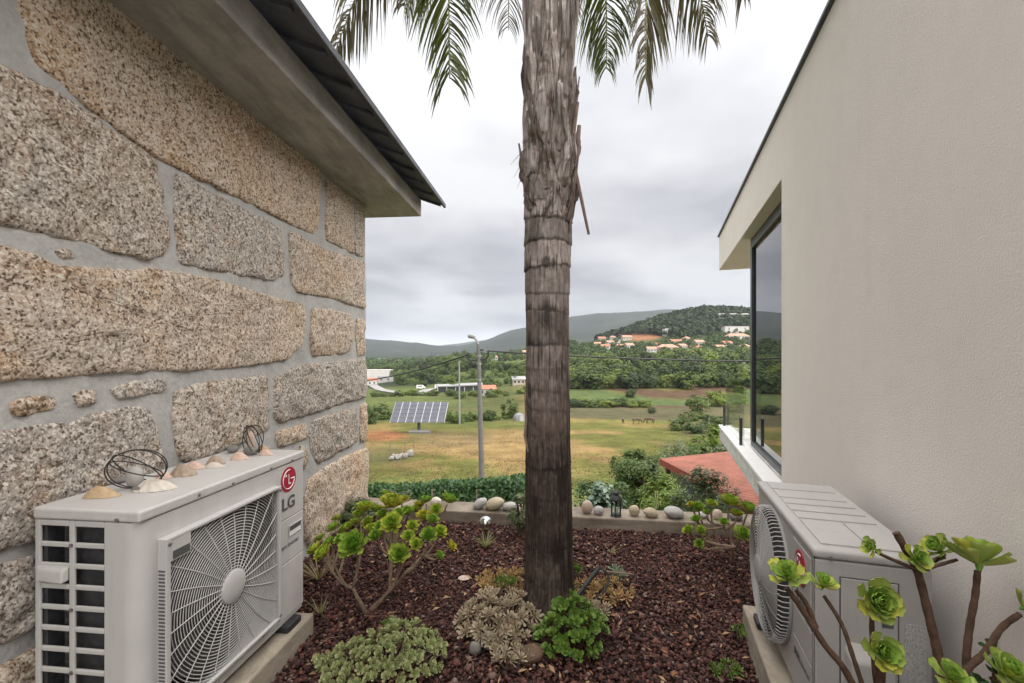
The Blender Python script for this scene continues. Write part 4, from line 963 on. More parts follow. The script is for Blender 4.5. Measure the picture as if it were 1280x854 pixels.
# ------------------------------------------------------------------ lava gravel
def gravel():
    rng = np.random.default_rng(11); V0 = []; 
    bm = bmesh.new(); bmesh.ops.create_icosphere(bm, subdivisions=1, radius=1.0); IV = np.array([v.co for v in bm.verts]); IF = np.array([[v.index for v in f.verts] for f in bm.faces]); bm.free()
    n = 60000; y = 1.3 + rng.random(n) * 2.9; x = rng.uniform(-1.75, 2.35, n)
    lx = -1.812 + 0.088 * y; rx = 0.9715 + 0.33 * y; front = KA.y + (x - KA.x) * kd.y / kd.x
    ok = (x > lx + 0.01) & (x < rx - 0.01) & (y < front - 0.004); x, y = x[ok], y[ok]; n = len(x)
    r = rng.uniform(0.005, 0.0125, n) * np.where(rng.random(n) < 0.05, 1.8, 1.0)
    hump = 0.018 * fbm(np.stack([x * 3, y * 3, 0 * x], 1), 3, 4)
    z = hump + rng.uniform(-0.008, 0.012, n)
    q = rng.normal(size=(n, 4)); q /= np.linalg.norm(q, axis=1, keepdims=True); w, a, b, c = q.T
    Rm = np.stack([1 - 2 * (b * b + c * c), 2 * (a * b - c * w), 2 * (a * c + b * w), 2 * (a * b + c * w), 1 - 2 * (a * a + c * c), 2 * (b * c - a * w), 2 * (a * c - b * w), 2 * (b * c + a * w), 1 - 2 * (a * a + b * b)], 1).reshape(n, 3, 3)
    sc = rng.uniform(0.65, 1.25, (n, 1, 3)); k = len(IV); loc = IV[None] * sc * (1 + rng.uniform(-0.32, 0.28, (n, k, 1)))
    V = np.einsum('nij,nkj->nki', Rm, loc * r[:, None, None]); V[:, :, 2] *= 0.8; V += np.stack([x, y, z], 1)[:, None]
    Fc = (IF[None] + (np.arange(n) * k)[:, None, None]).reshape(-1, 3)
    me = fast_mesh('lava_gravel', V.reshape(-1, 3), Fc)
    tag(link('lava_gravel', me, SCORIA), 'dark red lava gravel covering the planting bed', 'gravel', kind='stuff')
    n = 560; y = rng.uniform(1.9, 4.0, n); x = rng.uniform(-1.4, 1.6, n); D = rand_dirs(rng, n); D[:, 2] *= 0.25; N = rand_dirs(rng, n) * 0.5 + [0, 0, 1]
    keep = (x < 0.9715 + 0.33 * y - 0.25); x, y, D, N = x[keep], y[keep], D[keep], N[keep]; n = len(x)
    V, Fc = leaf_geo(np.stack([x, y, np.full(n, 0.022)], 1), D, N, rng.uniform(0.02, 0.055, n), rng.uniform(0.006, 0.022, n), 0.3)
    tag(link('fallen_leaves', fast_mesh('fallen_leaves', V, Fc), leafmat('dry_leaf', [(0.30, 0.11, 0.045), (0.24, 0.14, 0.07), (0.36, 0.24, 0.13), (0.17, 0.085, 0.05)], 0.7, 0.1)), 'dry fallen leaf scraps scattered on the red gravel', 'leaves', kind='stuff')
    tw = MB()
    for k in range(80):
        xx, yy = rng.uniform(-1.2, 1.3), rng.uniform(2.0, 3.9); a = rng.uniform(0, 6.28); L = rng.uniform(0.03, 0.13)
        tw.tube([(xx, yy, 0.022), (xx + L * .5 * math.cos(a), yy + L * .5 * math.sin(a), 0.030), (xx + L * math.cos(a + .3), yy + L * math.sin(a + .3), 0.024)], 0.0014, 4)
    tag(tw.build('dry_twigs', simple('dry_twig', (0.24, 0.15, 0.10), 0.8, var=0.3, scale=20)), 'thin dry twigs lying over the red gravel', 'twigs', kind='stuff')
gravel()

# ------------------------------------------------------------------ palm
PX, PY = 0.222, 2.735
palm = tag(empty('palm_tree', (PX, PY, 0)), 'tall palm with ringed brown trunk rising from the gravel bed', 'palm tree')
def trunk():
    ZT = 4.75; nz, na = 620, 120; zs = np.linspace(-0.06, ZT, nz); th = np.linspace(0, 2 * math.pi, na, endpoint=False)
    Z, T = np.meshgrid(zs, th, indexing='ij'); z, t = Z.ravel(), T.ravel(); ring = np.stack([np.cos(t), np.sin(t), z], 1)
    r0 = np.interp(z, [-0.06, 0.02, 0.12, 0.3, 1.0, 1.6, 2.1, 2.6, 3.4, ZT], [0.176, 0.160, 0.149, 0.143, 0.130, 0.127, 0.134, 0.138, 0.141, 0.150])
    lean = 0.030 * np.sin(np.clip((z - 0.3) / 3.6, 0, 1) * math.pi)
    scars = [0.18, 0.367, 0.504, 0.664, 0.846, 1.03, 1.166, 1.294, 1.418, 1.546, 1.747, 1.86, 2.01, 2.15, 2.29, 2.40, 2.55, 2.75, 3.0]
    power = [0.5, 1.0, 0.2, 0.4, 1.0, 0.15, 0.45, 0.4, 0.75, 1.0, 1.0, 0.3, 1.0, 0.8, 0.9, 0.7, 0.8, 0.6, 0.6]
    d = np.zeros_like(z); sc = np.zeros_like(z); wob = fbm(np.stack([np.cos(t) * 2.2, np.sin(t) * 2.2, z * 0.7], 1), 3, 8)
    rag = fbm(np.stack([np.cos(t) * 16, np.sin(t) * 16, z * 2.0], 1), 3, 18)
    for i, s in enumerate(scars):
        zz = z - s - 0.012 * wob - 0.012 * np.sin(t + i * 1.7) - 0.006 * rag
        step = np.clip(1 - np.abs(zz) / 0.16, 0, 1)
        up = s > 1.85
        d += np.where(zz > 0, (0.004 if up else 0.0012) * np.exp(-zz / 0.05) * (0.3 + power[i]), -(0.003 if up else 0.001) * np.exp(zz / 0.02))
        strong = np.clip(0.35 + 2.0 * fbm(np.stack([np.cos(t) * 1.6 + i * 5, np.sin(t) * 1.6, 0 * z], 1), 2, 28 + i), 0.0, 1) * power[i]
        hgt = (0.006 + 0.16 * np.clip(rag + 0.3, 0, 1) * strong ** 2)
        sc = np.maximum(sc, np.exp(-np.abs(zz + 0.003) / 0.003) * (0.15 * power[i] + 0.7 * strong))
        sc = np.maximum(sc, np.where(zz > -0.004, np.clip(1.25 - zz / hgt, 0, 1), 0) * strong * 0.9)
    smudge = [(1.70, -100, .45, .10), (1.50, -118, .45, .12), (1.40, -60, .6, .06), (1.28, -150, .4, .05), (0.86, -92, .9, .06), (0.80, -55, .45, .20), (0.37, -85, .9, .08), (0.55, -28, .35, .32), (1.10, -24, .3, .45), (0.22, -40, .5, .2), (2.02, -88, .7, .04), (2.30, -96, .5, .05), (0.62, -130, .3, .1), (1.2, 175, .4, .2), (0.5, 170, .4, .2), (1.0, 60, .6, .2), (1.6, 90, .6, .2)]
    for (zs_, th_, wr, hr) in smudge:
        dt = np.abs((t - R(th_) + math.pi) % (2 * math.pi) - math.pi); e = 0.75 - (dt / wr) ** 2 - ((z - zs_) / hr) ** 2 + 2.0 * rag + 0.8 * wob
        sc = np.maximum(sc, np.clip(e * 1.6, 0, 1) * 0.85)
    si = np.searchsorted(np.array(scars), z - 0.012 * wob); seg = np.clip(0.5 + 0.38 * _hash(si, si * 0, si * 0, 3) + 0.35 * fbm(ring * [1.5, 1.5, 2.2], 3, 66), 0, 1)
    d += 0.007 * fbm(ring * [5, 5, 1.2], 4, 77) + 0.0035 * fbm(ring * [22, 22, 2.5], 3, 78)
    rough = np.clip((z - 1.75) / 0.5, 0, 1); d += rough * (0.024 * fbm(ring * [4, 4, 3.4], 4, 80) + 0.012 * np.abs(fbm(ring * [15, 15, 4], 3, 81)))
    r = r0 + d; V = np.stack([lean * -0.3 + r * np.cos(t), r * np.sin(t), z], 1)
    a = np.arange(nz * na).reshape(nz, na); b = np.roll(a, -1, 1)
    Fc = np.stack([a[:-1].ravel(), b[:-1].ravel(), b[1:].ravel(), a[1:].ravel()], 1)
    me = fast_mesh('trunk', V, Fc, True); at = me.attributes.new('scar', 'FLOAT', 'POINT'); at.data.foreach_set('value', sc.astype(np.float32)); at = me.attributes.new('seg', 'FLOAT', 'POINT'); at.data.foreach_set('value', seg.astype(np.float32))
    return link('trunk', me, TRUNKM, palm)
trk = trunk()
def leaf_base(z0, h, th0, wid, seed, flare=0.03, torn=0.5):
    """old frond base clasping the trunk: a curved plate, wide below, torn and pointed above"""
    rng = np.random.default_rng(seed); nu, nv = 15, 16; V = []; Fc = []
    for j in range(nv + 1):
        t = j / nv; w = wid * (1 - 0.62 * t ** 1.3) * (1 + 0.06 * math.sin(9 * t + seed))
        for i in range(nu + 1):
            s = (i / nu) * 2 - 1; th = th0 + s * w + 0.12 * math.sin(seed) * t
            top = 1 - torn * abs(math.sin(s * 4.1 + seed)) * 0.55 - 0.18 * abs(s)
            z = z0 + h * t * top; rr = 0.124 + 0.016 * min(1.0, t * 3.5) + 0.008 * (1 - s * s) + (flare * 1.5 + 0.006) * (t ** 2) * (0.4 + 0.6 * abs(math.sin(s * 2.3 + seed * 1.3))) + 0.006 * math.sin(s * 17 + seed) * t
            V.append((rr * math.cos(th), rr * math.sin(th), z))
    for j in range(nv):
        for i in range(nu): q = j * (nu + 1) + i; Fc.append((q, q + 1, q + nu + 2, q + nu + 1))
    o = MB().add(V, Fc).build('leaf_base', BOOTM, palm, smooth=True); s = o.modifiers.new('thick', 'SOLIDIFY'); s.thickness = 0.009; return o
BOOTS = [(2.28, 0.20, -75, 0.7, .006, .9), (2.30, 0.26, -145, 0.55, .010, .9), (2.27, 0.28, -25, 0.5, .016, .7),
         (2.44, 0.32, -100, 0.6, .018, .9), (2.46, 0.34, -55, 0.45, .03, .8), (2.42, 0.36, 178, 0.6, .02, .8), (2.48, 0.42, 10, 0.6, .03, .7), (2.62, 0.36, -125, 0.55, .02, .9), (2.66, 0.44, -70, 0.55, .022, .9),
         (2.72, 0.5, -30, 0.5, .026, .6), (2.80, 0.55, -160, 0.6, .012, .6), (2.88, 0.6, -105, 0.6, .014, .6), (2.95, 0.7, -50, 0.55, .018, .6), (3.05, 0.8, 0, 0.6, .02, .5), (3.1, 0.9, -140, 0.6, .012, .4), (3.15, 0.9, -85, 0.6, .012, .5),
         (3.3, 1.0, 60, 0.7, .02, .4), (3.0, 0.8, 100, 0.7, .02, .5), (2.5, .5, 90, .7, .02, .7), (3.6, 1.0, -120, 0.7, .02, .3), (3.6, 1.0, -40, 0.7, .02, .3), (3.7, 1.0, 160, 0.7, .02, .3), (3.8, .95, 70, .8, .02, .3)]
for i, (z0, h, th, w, fl, tn) in enumerate(BOOTS): leaf_base(z0, h, R(th), w, i + 3, fl, tn)
STALK = simple('dry_stalk', (0.17, 0.12, 0.10), 0.8, var=0.4, scale=14, bump=0.4, bscale=50)
def pp(u, v, y): q = P(u, v, y); return (q.x - PX, q.y - PY, q.z)
MB().tube([pp(722, 128, 2.66), pp(717, 165, 2.66), pp(716, 200, 2.66), pp(727, 250, 2.68), pp(736, 293, 2.70)], [0.010, 0.012, 0.013, 0.010, 0.008], 6).build('broken_stalk', STALK, palm)
MB().tube([pp(724, 157, 2.64), pp(722, 190, 2.64), pp(717, 238, 2.66), pp(712, 290, 2.68)], [0.011, 0.012, 0.011, 0.006], 6).build('broken_stalk', STALK, palm)
MB().tube([pp(721, 136, 2.68), pp(716, 178, 2.68), pp(708, 235, 2.66)], [0.008, 0.011, 0.012], 6).build('broken_stalk', STALK, palm)
MB().tube([pp(656, 490, 2.70), pp(658, 525, 2.68), pp(656, 545, 2.66), pp(660, 565, 2.64)], [0.003, 0.008, 0.008, 0.004], 6).build('bark_curl', STALK, palm)
for k, (u0, v0, u1, v1) in enumerate([(657, 186, 638, 206), (657, 196, 642, 222), (659, 205, 646, 236), (657, 212, 652, 226), (657, 176, 650, 190)]):
    MB().tube([pp(u0, v0, 2.7), pp((u0 + u1) / 2 + 1, (v0 + v1) / 2 - 2, 2.68), pp(u1, v1, 2.68)], [0.0022, 0.0016, 0.0006], 4).build('fibre', STALK, palm)
FROND = leafmat('frond_leaflet', [(0.055, 0.085, 0.018), (0.085, 0.115, 0.022), (0.12, 0.13, 0.03), (0.06, 0.07, 0.03)], 0.5, 0.35); FRONDB = leafmat('frond_leaflet_dry', [(0.10, 0.085, 0.06), (0.14, 0.115, 0.075), (0.09, 0.09, 0.035), (0.16, 0.13, 0.10)], 0.6, 0.25)
RACH = simple('frond_rachis', (0.17, 0.18, 0.085), 0.55, var=0.3, scale=8)
def frond(tip, seed, mt, side=1.0, hang=0.55, start=None, dense=1.0, arch=0.8, reach=1.08):
    rng = np.random.default_rng(seed); S = Vector(start or (0, 0, 4.65)); Tp = Vector(tip); h = Vector((Tp.x, Tp.y, 0)); L0 = h.length
    hd = h.normalized() if L0 > 1e-3 else Vector((1, 0, 0))
    P1 = S + hd * L0 * 0.35 + Vector((0, 0, arch)); P2 = Vector((Tp.x, Tp.y, 0)) * reach + Vector((0, 0, S.z + arch * 0.55)); n = 60; pts = []
    for t in np.linspace(0, 1, n): pts.append(S * (1 - t) ** 3 + P1 * 3 * t * (1 - t) ** 2 + P2 * 3 * t * t * (1 - t) + Tp * t ** 3)
    o = MB().tube(pts, list(np.linspace(0.020, 0.003, n)), 6).build('frond', RACH, palm, smooth=True)
    A = np.array(pts); seg = np.linalg.norm(np.diff(A, axis=0), axis=1); cum = np.concatenate([[0], np.cumsum(seg)]); tot = cum[-1]
    m = int(tot / 0.014 * dense); ss = np.linspace(0.22 * tot, tot * 0.995, m); Pq = np.stack([np.interp(ss, cum, A[:, i]) for i in range(3)], 1)
    Tq = norm(np.stack([np.interp(ss, cum[:-1], np.diff(A, axis=0)[:, i]) for i in range(3)], 1)); ref = np.tile([[-hd.y, hd.x, 0.0]], (m, 1)); Sd = norm(ref - Tq * (ref * Tq).sum(1, keepdims=True)); Up = np.cross(Sd, Tq); Up *= np.sign(Up[:, 2:3] + 1e-6)
    V = []; Fc = []; fr = (ss / tot)
    for sgn in (1, -1):
        L = (0.56 * np.clip((1.06 - fr) / 0.35, 0.35, 1) * rng.uniform(0.8, 1.1, m)); w = rng.uniform(0.007, 0.013, m)
        d = norm(Tq * rng.uniform(0.5, 0.8, (m, 1)) + Sd * sgn * rng.uniform(0.6, 0.95, (m, 1)) + Up * rng.uniform(-0.05, 0.2, (m, 1)))
        g = np.array([[0, 0, -1.0]]); ns = 6; pos = Pq + rng.normal(size=(m, 3)) * 0.004; cur = d.copy(); prev = None; wd = norm(np.cross(cur, rand_dirs(rng, m)))
        for k in range(ns):
            ww = (w * [0.6, 1.0, 1.0, 0.85, 0.5, 0.06][k])[:, None] * 0.5; b = len(V) * 0
            V.append(pos - wd * ww); V.append(pos + wd * ww); cur = norm(cur + g * hang * (0.18 + 0.14 * k)); pos = pos + cur * (L / (ns - 1))[:, None]
            wd = norm(wd - cur * (wd * cur).sum(1, keepdims=True))
    Vn = np.stack(V, 1).reshape(-1, 3); per = len(V)                      # each row: both sides, six cross sections of two points
    base = np.arange(m)[:, None] * per; fl = []
    for sd in (0, 1):
        for k in range(5): o0 = sd * 12 + 2 * k; fl.append(base + np.array([[o0, o0 + 1, o0 + 3, o0 + 2]]))
    link('leaflets', fast_mesh('leaflets', Vn, np.concatenate(fl)), mt, o)
def tip(u, v, y): q = P(u, v, y); return (q.x - PX, q.y - PY, q.z)
frond(tip(420, 62, 2.75), 1, FRONDB, hang=0.8, arch=0.1, reach=0.62); frond(tip(505, 8, 3.0), 8, FRONDB, hang=0.9, arch=0.3, reach=.7); frond(tip(562, 98, 1.95), 2, FROND, hang=0.55); frond(tip(636, 38, 3.7), 3, FRONDB, hang=0.9, dense=0.5)
frond(tip(758, 86, 3.35), 4, FROND, hang=0.9); frond(tip(807, 98, 2.35), 5, FRONDB, hang=0.55); frond(tip(885, 46, 3.0), 6, FRONDB, hang=0.8, dense=0.8, arch=0.2, reach=.8); frond(tip(930, -6, 2.6), 7, FRONDB, hang=0.8, dense=0.6)
rng = np.random.default_rng(5)
for k in range(9):
    a = k * 2.4 + 0.5; L = rng.uniform(1.7, 2.4); frond((L * math.cos(a), L * math.sin(a) * 0.8 + 0.3, rng.uniform(4.6, 5.3)), 20 + k, FROND, dense=0.55, arch=1.1)
spear = MB().tube([(0, 0, 4.6), (0.05, 0.02, 5.4), (0.1, 0.05, 6.2)], [0.05, 0.025, 0.004], 8).build('spear_leaf', RACH, palm, smooth=True)

# ------------------------------------------------------------------ succulents
def spoon_leaf(L, W, thick, cup, curl, nu=5, nv=7, pointed=0.15):
    """spoon shaped fleshy leaf along +X, upper side +Z"""
    V = []; Fc = []
    prof = [0.20, 0.27, 0.43, 0.70, 0.94, 1.0, 0.86 - 0.3 * pointed, 0.42 * (1 - pointed)]; tx = [0, 0.2, 0.4, 0.6, 0.76, 0.88, 0.96, 1.0]
    nv = len(prof) - 1
    for j in range(nv + 1):
        t = tx[j]; w = W * prof[j] / 2; x = L * t
        zc = curl * L * (t ** 2)
        for i in range(nu):
            s = i / (nu - 1) * 2 - 1; V.append((x - 0.05 * L * abs(s) ** 2 * t, s * w, zc + cup * w * s * s))
    top = len(V)
    for j in range(nv + 1):
        t = j / nv; w = W * prof[j] / 2
        for i in range(nu):
            s = i / (nu - 1) * 2 - 1; x, y, z = V[j * nu + i]; V.append((x, y, z - thick * (1 - s * s * 0.9) * (1 - 0.5 * t)))
    for j in range(nv):
        for i in range(nu - 1):
            q = j * nu + i; Fc.append((q, q + 1, q + nu + 1, q + nu)); p = top + q; Fc.append((p, p + nu, p + nu + 1, p + 1))
    return np.array(V), Fc
def rosette_mats(n, seed, R0, spread=1.0, open_=1.0):
    """local matrices of the leaves of one rosette, axis +Z"""
    rng = np.random.default_rng(seed); out = []
    for i in range(n):
        t = i / (n - 1); az = i * 2.39996 + rng.uniform(-.1, .1); el = R(88 - 78 * t ** 0.75 * open_) + rng.uniform(-.06, .06); s = (0.30 + 0.70 * t ** 0.7) * rng.uniform(0.92, 1.06)
        m = Matrix.Translation((0, 0, R0 * 0.28 * (1 - t))) @ Matrix.Rotation(az, 4, 'Z') @ Matrix.Translation((R0 * 0.04 * t, 0, 0)) @ Matrix.Rotation(-el, 4, 'Y') @ Matrix.Scale(s, 4)
        out.append(m)
    return out
def aeonium_mat(name, inner, mid, outer):
    """colour runs from the young centre to the old outer leaves of a rosette"""
    m, nt, b = nmat(name); t = NT(nt); c = t.coord('Object'); at = t.n('ShaderNodeAttribute', attribute_name='age')
    col = t.ramp(at.outputs['Fac'], [(0.0, inner), (0.5, mid), (0.9, outer)]); r = t.island(); o = t.orand()
    col = t.mix(1.0, col, t.ramp(r, [(0.0, (0.6, 0.68, 0.55)), (1.0, (1.3, 1.2, 1.25))]), 'MULTIPLY')
    col = t.mix(1.0, col, t.ramp(o, [(0.0, (0.85, 0.95, 0.9)), (0.6, (1.0, 1.0, 1.0)), (1.0, (1.35, 1.1, 0.75))]), 'MULTIPLY')
    t.l(col, b.inputs['Base Color']); b.inputs['Roughness'].default_value = 0.42; b.inputs['Specular IOR Level'].default_value = 0.4
    tr = t.n('ShaderNodeBsdfTranslucent'); t.l(col, tr.inputs[0]); ms = t.n('ShaderNodeMixShader'); ms.inputs[0].default_value = 0.22
    t.l(b.outputs[0], ms.inputs[1]); t.l(tr.outputs[0], ms.inputs[2]); t.l(ms.outputs[0], nt.nodes['Material Output'].inputs[0]); return m
AEO = aeonium_mat('aeonium_leaf', (0.15, 0.33, 0.03), (0.25, 0.42, 0.05), (0.36, 0.45, 0.08)); AEOY = aeonium_mat('aeonium_leaf_yellow', (0.24, 0.36, 0.035), (0.38, 0.43, 0.05), (0.46, 0.43, 0.06))
def rosette_mesh(name, n, seed, R0, lf, mt, open_=1.0):
    LV, LF = lf; Vs = []; Fs = []; age = []; b = 0
    for i, m in enumerate(rosette_mats(n, seed, R0, open_=open_)):
        A = np.array(m); Vs.append(LV @ A[:3, :3].T + A[:3, 3]); Fs += [tuple(k + b for k in f) for f in LF]; b += len(LV); age += [i / (n - 1)] * len(LV)
    me = bpy.data.meshes.new(name); me.from_pydata([tuple(p) for p in np.concatenate(Vs)], [], Fs); me.polygons.foreach_set('use_smooth', np.ones(len(Fs), dtype=bool))
    at = me.attributes.new('age', 'FLOAT', 'POINT'); at.data.foreach_set('value', np.array(age, np.float32)); me.materials.append(mt); me.update(); return me
LEAF_A = spoon_leaf(1.0, 0.44, 0.05, 0.30, 0.28)
ROS = [rosette_mesh('rosette', n, s, 1.0, LEAF_A, AEO, op) for n, s, op in ((56, 1, 0.98), (50, 2, 0.9), (46, 3, 1.04))]; ROSY = rosette_mesh('rosette', 48, 4, 1.0, LEAF_A, AEOY, 1.0)
STEM = simple('aeonium_stem', (0.20, 0.145, 0.10), 0.8, 0.2, var=0.4, scale=22, bump=0.7, bscale=70, bdist=0.004); STEMD = simple('aeonium_stem_dark', (0.085, 0.05, 0.033), 0.8, 0.2, var=0.4, scale=40, bump=0.9, bscale=110, bdist=0.004)
def place(o, p, axis, r, spin, base):
    q = Vector(axis).normalized().to_track_quat('Z', 'Y'); o.matrix_parent_inverse = Matrix.Identity(4)
    o.location = Vector(p) - Vector(base); o.rotation_mode = 'QUATERNION'; o.rotation_quaternion = q @ Matrix.Rotation(spin, 4, 'Z').to_quaternion(); o.scale = (r, r, r)
def bez(a, b, c, d, n=12):
    return [a * (1 - t) ** 3 + b * 3 * t * (1 - t) ** 2 + c * 3 * t * t * (1 - t) + d * t ** 3 for t in np.linspace(0, 1, n)]
def aeonium(name, base, label, ros, forks, stemm, r0=0.008, seed=1):
    """ros: (u, v, radius px, distance, fork index, lean, yellow); forks: points along which the branches start"""
    root = tag(empty(name, base), label, 'plant', 'tree houseleek bushes'); B = Vector(base); rng = np.random.default_rng(seed)
    FP = [P(*f) for f in forks]; big = []
    used = {q_[4] for q_ in ros if q_[2] > 10}
    for i, f in enumerate(FP):
        if i not in used: continue
        st = B + Vector((rng.uniform(-.03, .03), rng.uniform(-.03, .03), -0.03)); mid = (st + f) / 2 + Vector((rng.uniform(-.03, .03), rng.uniform(-.02, .02), -0.02))
        MB().tube([q - B for q in bez(st, st + Vector((0, 0, .05)), mid, f, 10)], list(np.linspace(r0 * 2.0, r0 * 1.25, 10)), 8).build('stem', stemm, root, smooth=True)
    for i, (u, v, r, y, fk, lean, yel) in enumerate(ros):
        p = P(u, v, y); f = FP[fk]; rad = r * y / F; d = (p - f); ax = Vector((lean[0], lean[1], 1.0)).normalized(); e = p - ax * rad * 0.25
        rad *= 1.12
        if r <= 10 and big:
            cand = min(big, key=lambda b_: (b_[-1] - p).length); f = cand[6]; d = p - f
        pts = bez(f - (FP[fk] - B) * 0.0, f + d * 0.35 + Vector((d.x * 0.15, d.y * 0.15, -0.25 * abs(d.z))), e - ax * min(0.10, d.length * 0.4), e, 12)
        if r > 10: big.append(pts)
        MB().tube([q - B for q in pts], list(np.linspace(r0 * 1.1, r0 * 0.7, 12)), 7).build('stem', stemm, root, smooth=True)
        o = link('rosette', ROSY if yel else ROS[i % 3], None, root); place(o, p, ax, rad, rng.uniform(0, 6), B)
    return root
F1 = (-0.1, -0.75); F2 = (0.2, -0.9); UPW = (0.0, -0.25); 
base = P(462, 765, 2.64); base.z = 0
LB = [(443.7, 683, 19, 2.50, 0, (-.1, -1.1), 0), (500, 695, 15, 2.50, 1, (.15, -1.1), 0), (490, 657, 15, 2.62, 1, (.1, -.8), 0), (407, 694, 13, 2.52, 0, (-.7, -.5), 0), (396, 689, 11, 2.58, 0, (-.9, -.2), 0),
      (456, 638, 13, 2.80, 0, (0, .1), 0), (489, 634, 17, 2.85, 1, (.1, -.2), 1), (536, 671, 12, 2.55, 3, (.1, -.9), 0), (549, 667, 10, 2.62, 3, (.4, -.5), 0), (562, 684, 8, 2.6, 3, (.9, -.3), 1), (548, 696, 7, 2.55, 3, (.7, -.4), 0),
      (545, 639, 9, 2.85, 3, (.1, -.7), 0), (560, 628, 12, 2.9, 3, (.4, .1), 0), (533, 628, 9, 2.95, 3, (0, .1), 0), (529, 648, 10, 2.8, 3, (.1, -.5), 1), (460, 654, 8, 2.8, 0, (0, -.6), 0), (464, 665, 10, 2.75, 0, (.2, -.3), 0),
      (418, 662, 10, 2.75, 2, (-.7, 0), 0), (434, 663, 10, 2.8, 2, (-.4, -.1), 0), (509, 643, 10, 2.85, 1, (.1, -.3), 0), (478, 646, 9, 2.85, 1, (0, -.3), 0), (401, 675, 8, 2.8, 2, (-.8, .1), 0), (520, 640, 9, 3.0, 1, (.1, 0), 0), (503, 628, 10, 3.0, 1, (.1, .1), 1), (444, 655, 8, 2.95, 2, (-.2, .1), 0), (470, 640, 9, 3.0, 2, (0, .1), 0), (515, 660, 9, 2.7, 3, (.2, -.6), 0), (427, 676, 9, 2.6, 0, (-.4, -.6), 0), (470, 672, 10, 2.6, 1, (0, -.7), 0), (520, 682, 9, 2.52, 3, (.2, -.8), 0), (482, 620, 8, 3.05, 1, (0, .2), 0), (449, 646, 9, 2.85, 0, (-.1, -.3), 0), (524, 633, 8, 2.95, 3, (.1, 0), 1), (540, 652, 9, 2.75, 3, (.3, -.4), 0), (412, 680, 8, 2.6, 0, (-.6, -.4), 0), (498, 644, 9, 2.75, 1, (.1, -.4), 0), (476, 660, 9, 2.7, 1, (-.1, -.5), 0), (422, 650, 7, 2.95, 2, (-.5, .1), 0), (510, 672, 9, 2.58, 1, (.2, -.7), 0)]
aeonium('aeonium_bush', base, 'large branching green rosette bush beside the large unit', LB, [(441, 735, 2.58), (487, 738, 2.60), (468, 722, 2.78), (507, 716, 2.62)], STEM, 0.0075, 2)
base = P(918, 700, 3.3); base.z = 0
RB = [(873, 637, 9, 3.15, 0, (-.3, -.3), 0), (864, 632, 5, 3.15, 0, (-.5, -.2), 1), (889, 632, 8, 3.2, 0, (0, -.2), 0), (912, 631, 13, 3.2, 1, (.1, -.2), 0), (935, 640, 13, 3.05, 1, (.3, -.2), 0), (927, 671, 13, 2.85, 1, (.1, -.6), 0), (862, 665, 8, 3.05, 0, (-.7, -.3), 0), (876, 666, 8, 3.0, 0, (-.2, -.6), 0), (874, 681, 7, 3.0, 0, (-.3, -.7), 0), (871, 651, 7, 3.1, 0, (-.5, -.3), 0), (905, 655, 7, 3.1, 1, (-.1, -.4), 0), (884, 643, 7, 3.25, 0, (0, 0), 0), (921, 645, 9, 3.25, 1, (.1, 0), 0)]
aeonium('aeonium_bush', base, 'smaller branching green rosette bush behind the round fan guard', RB, [(905, 690, 3.15), (915, 680, 3.18)], STEM, 0.0085, 3)

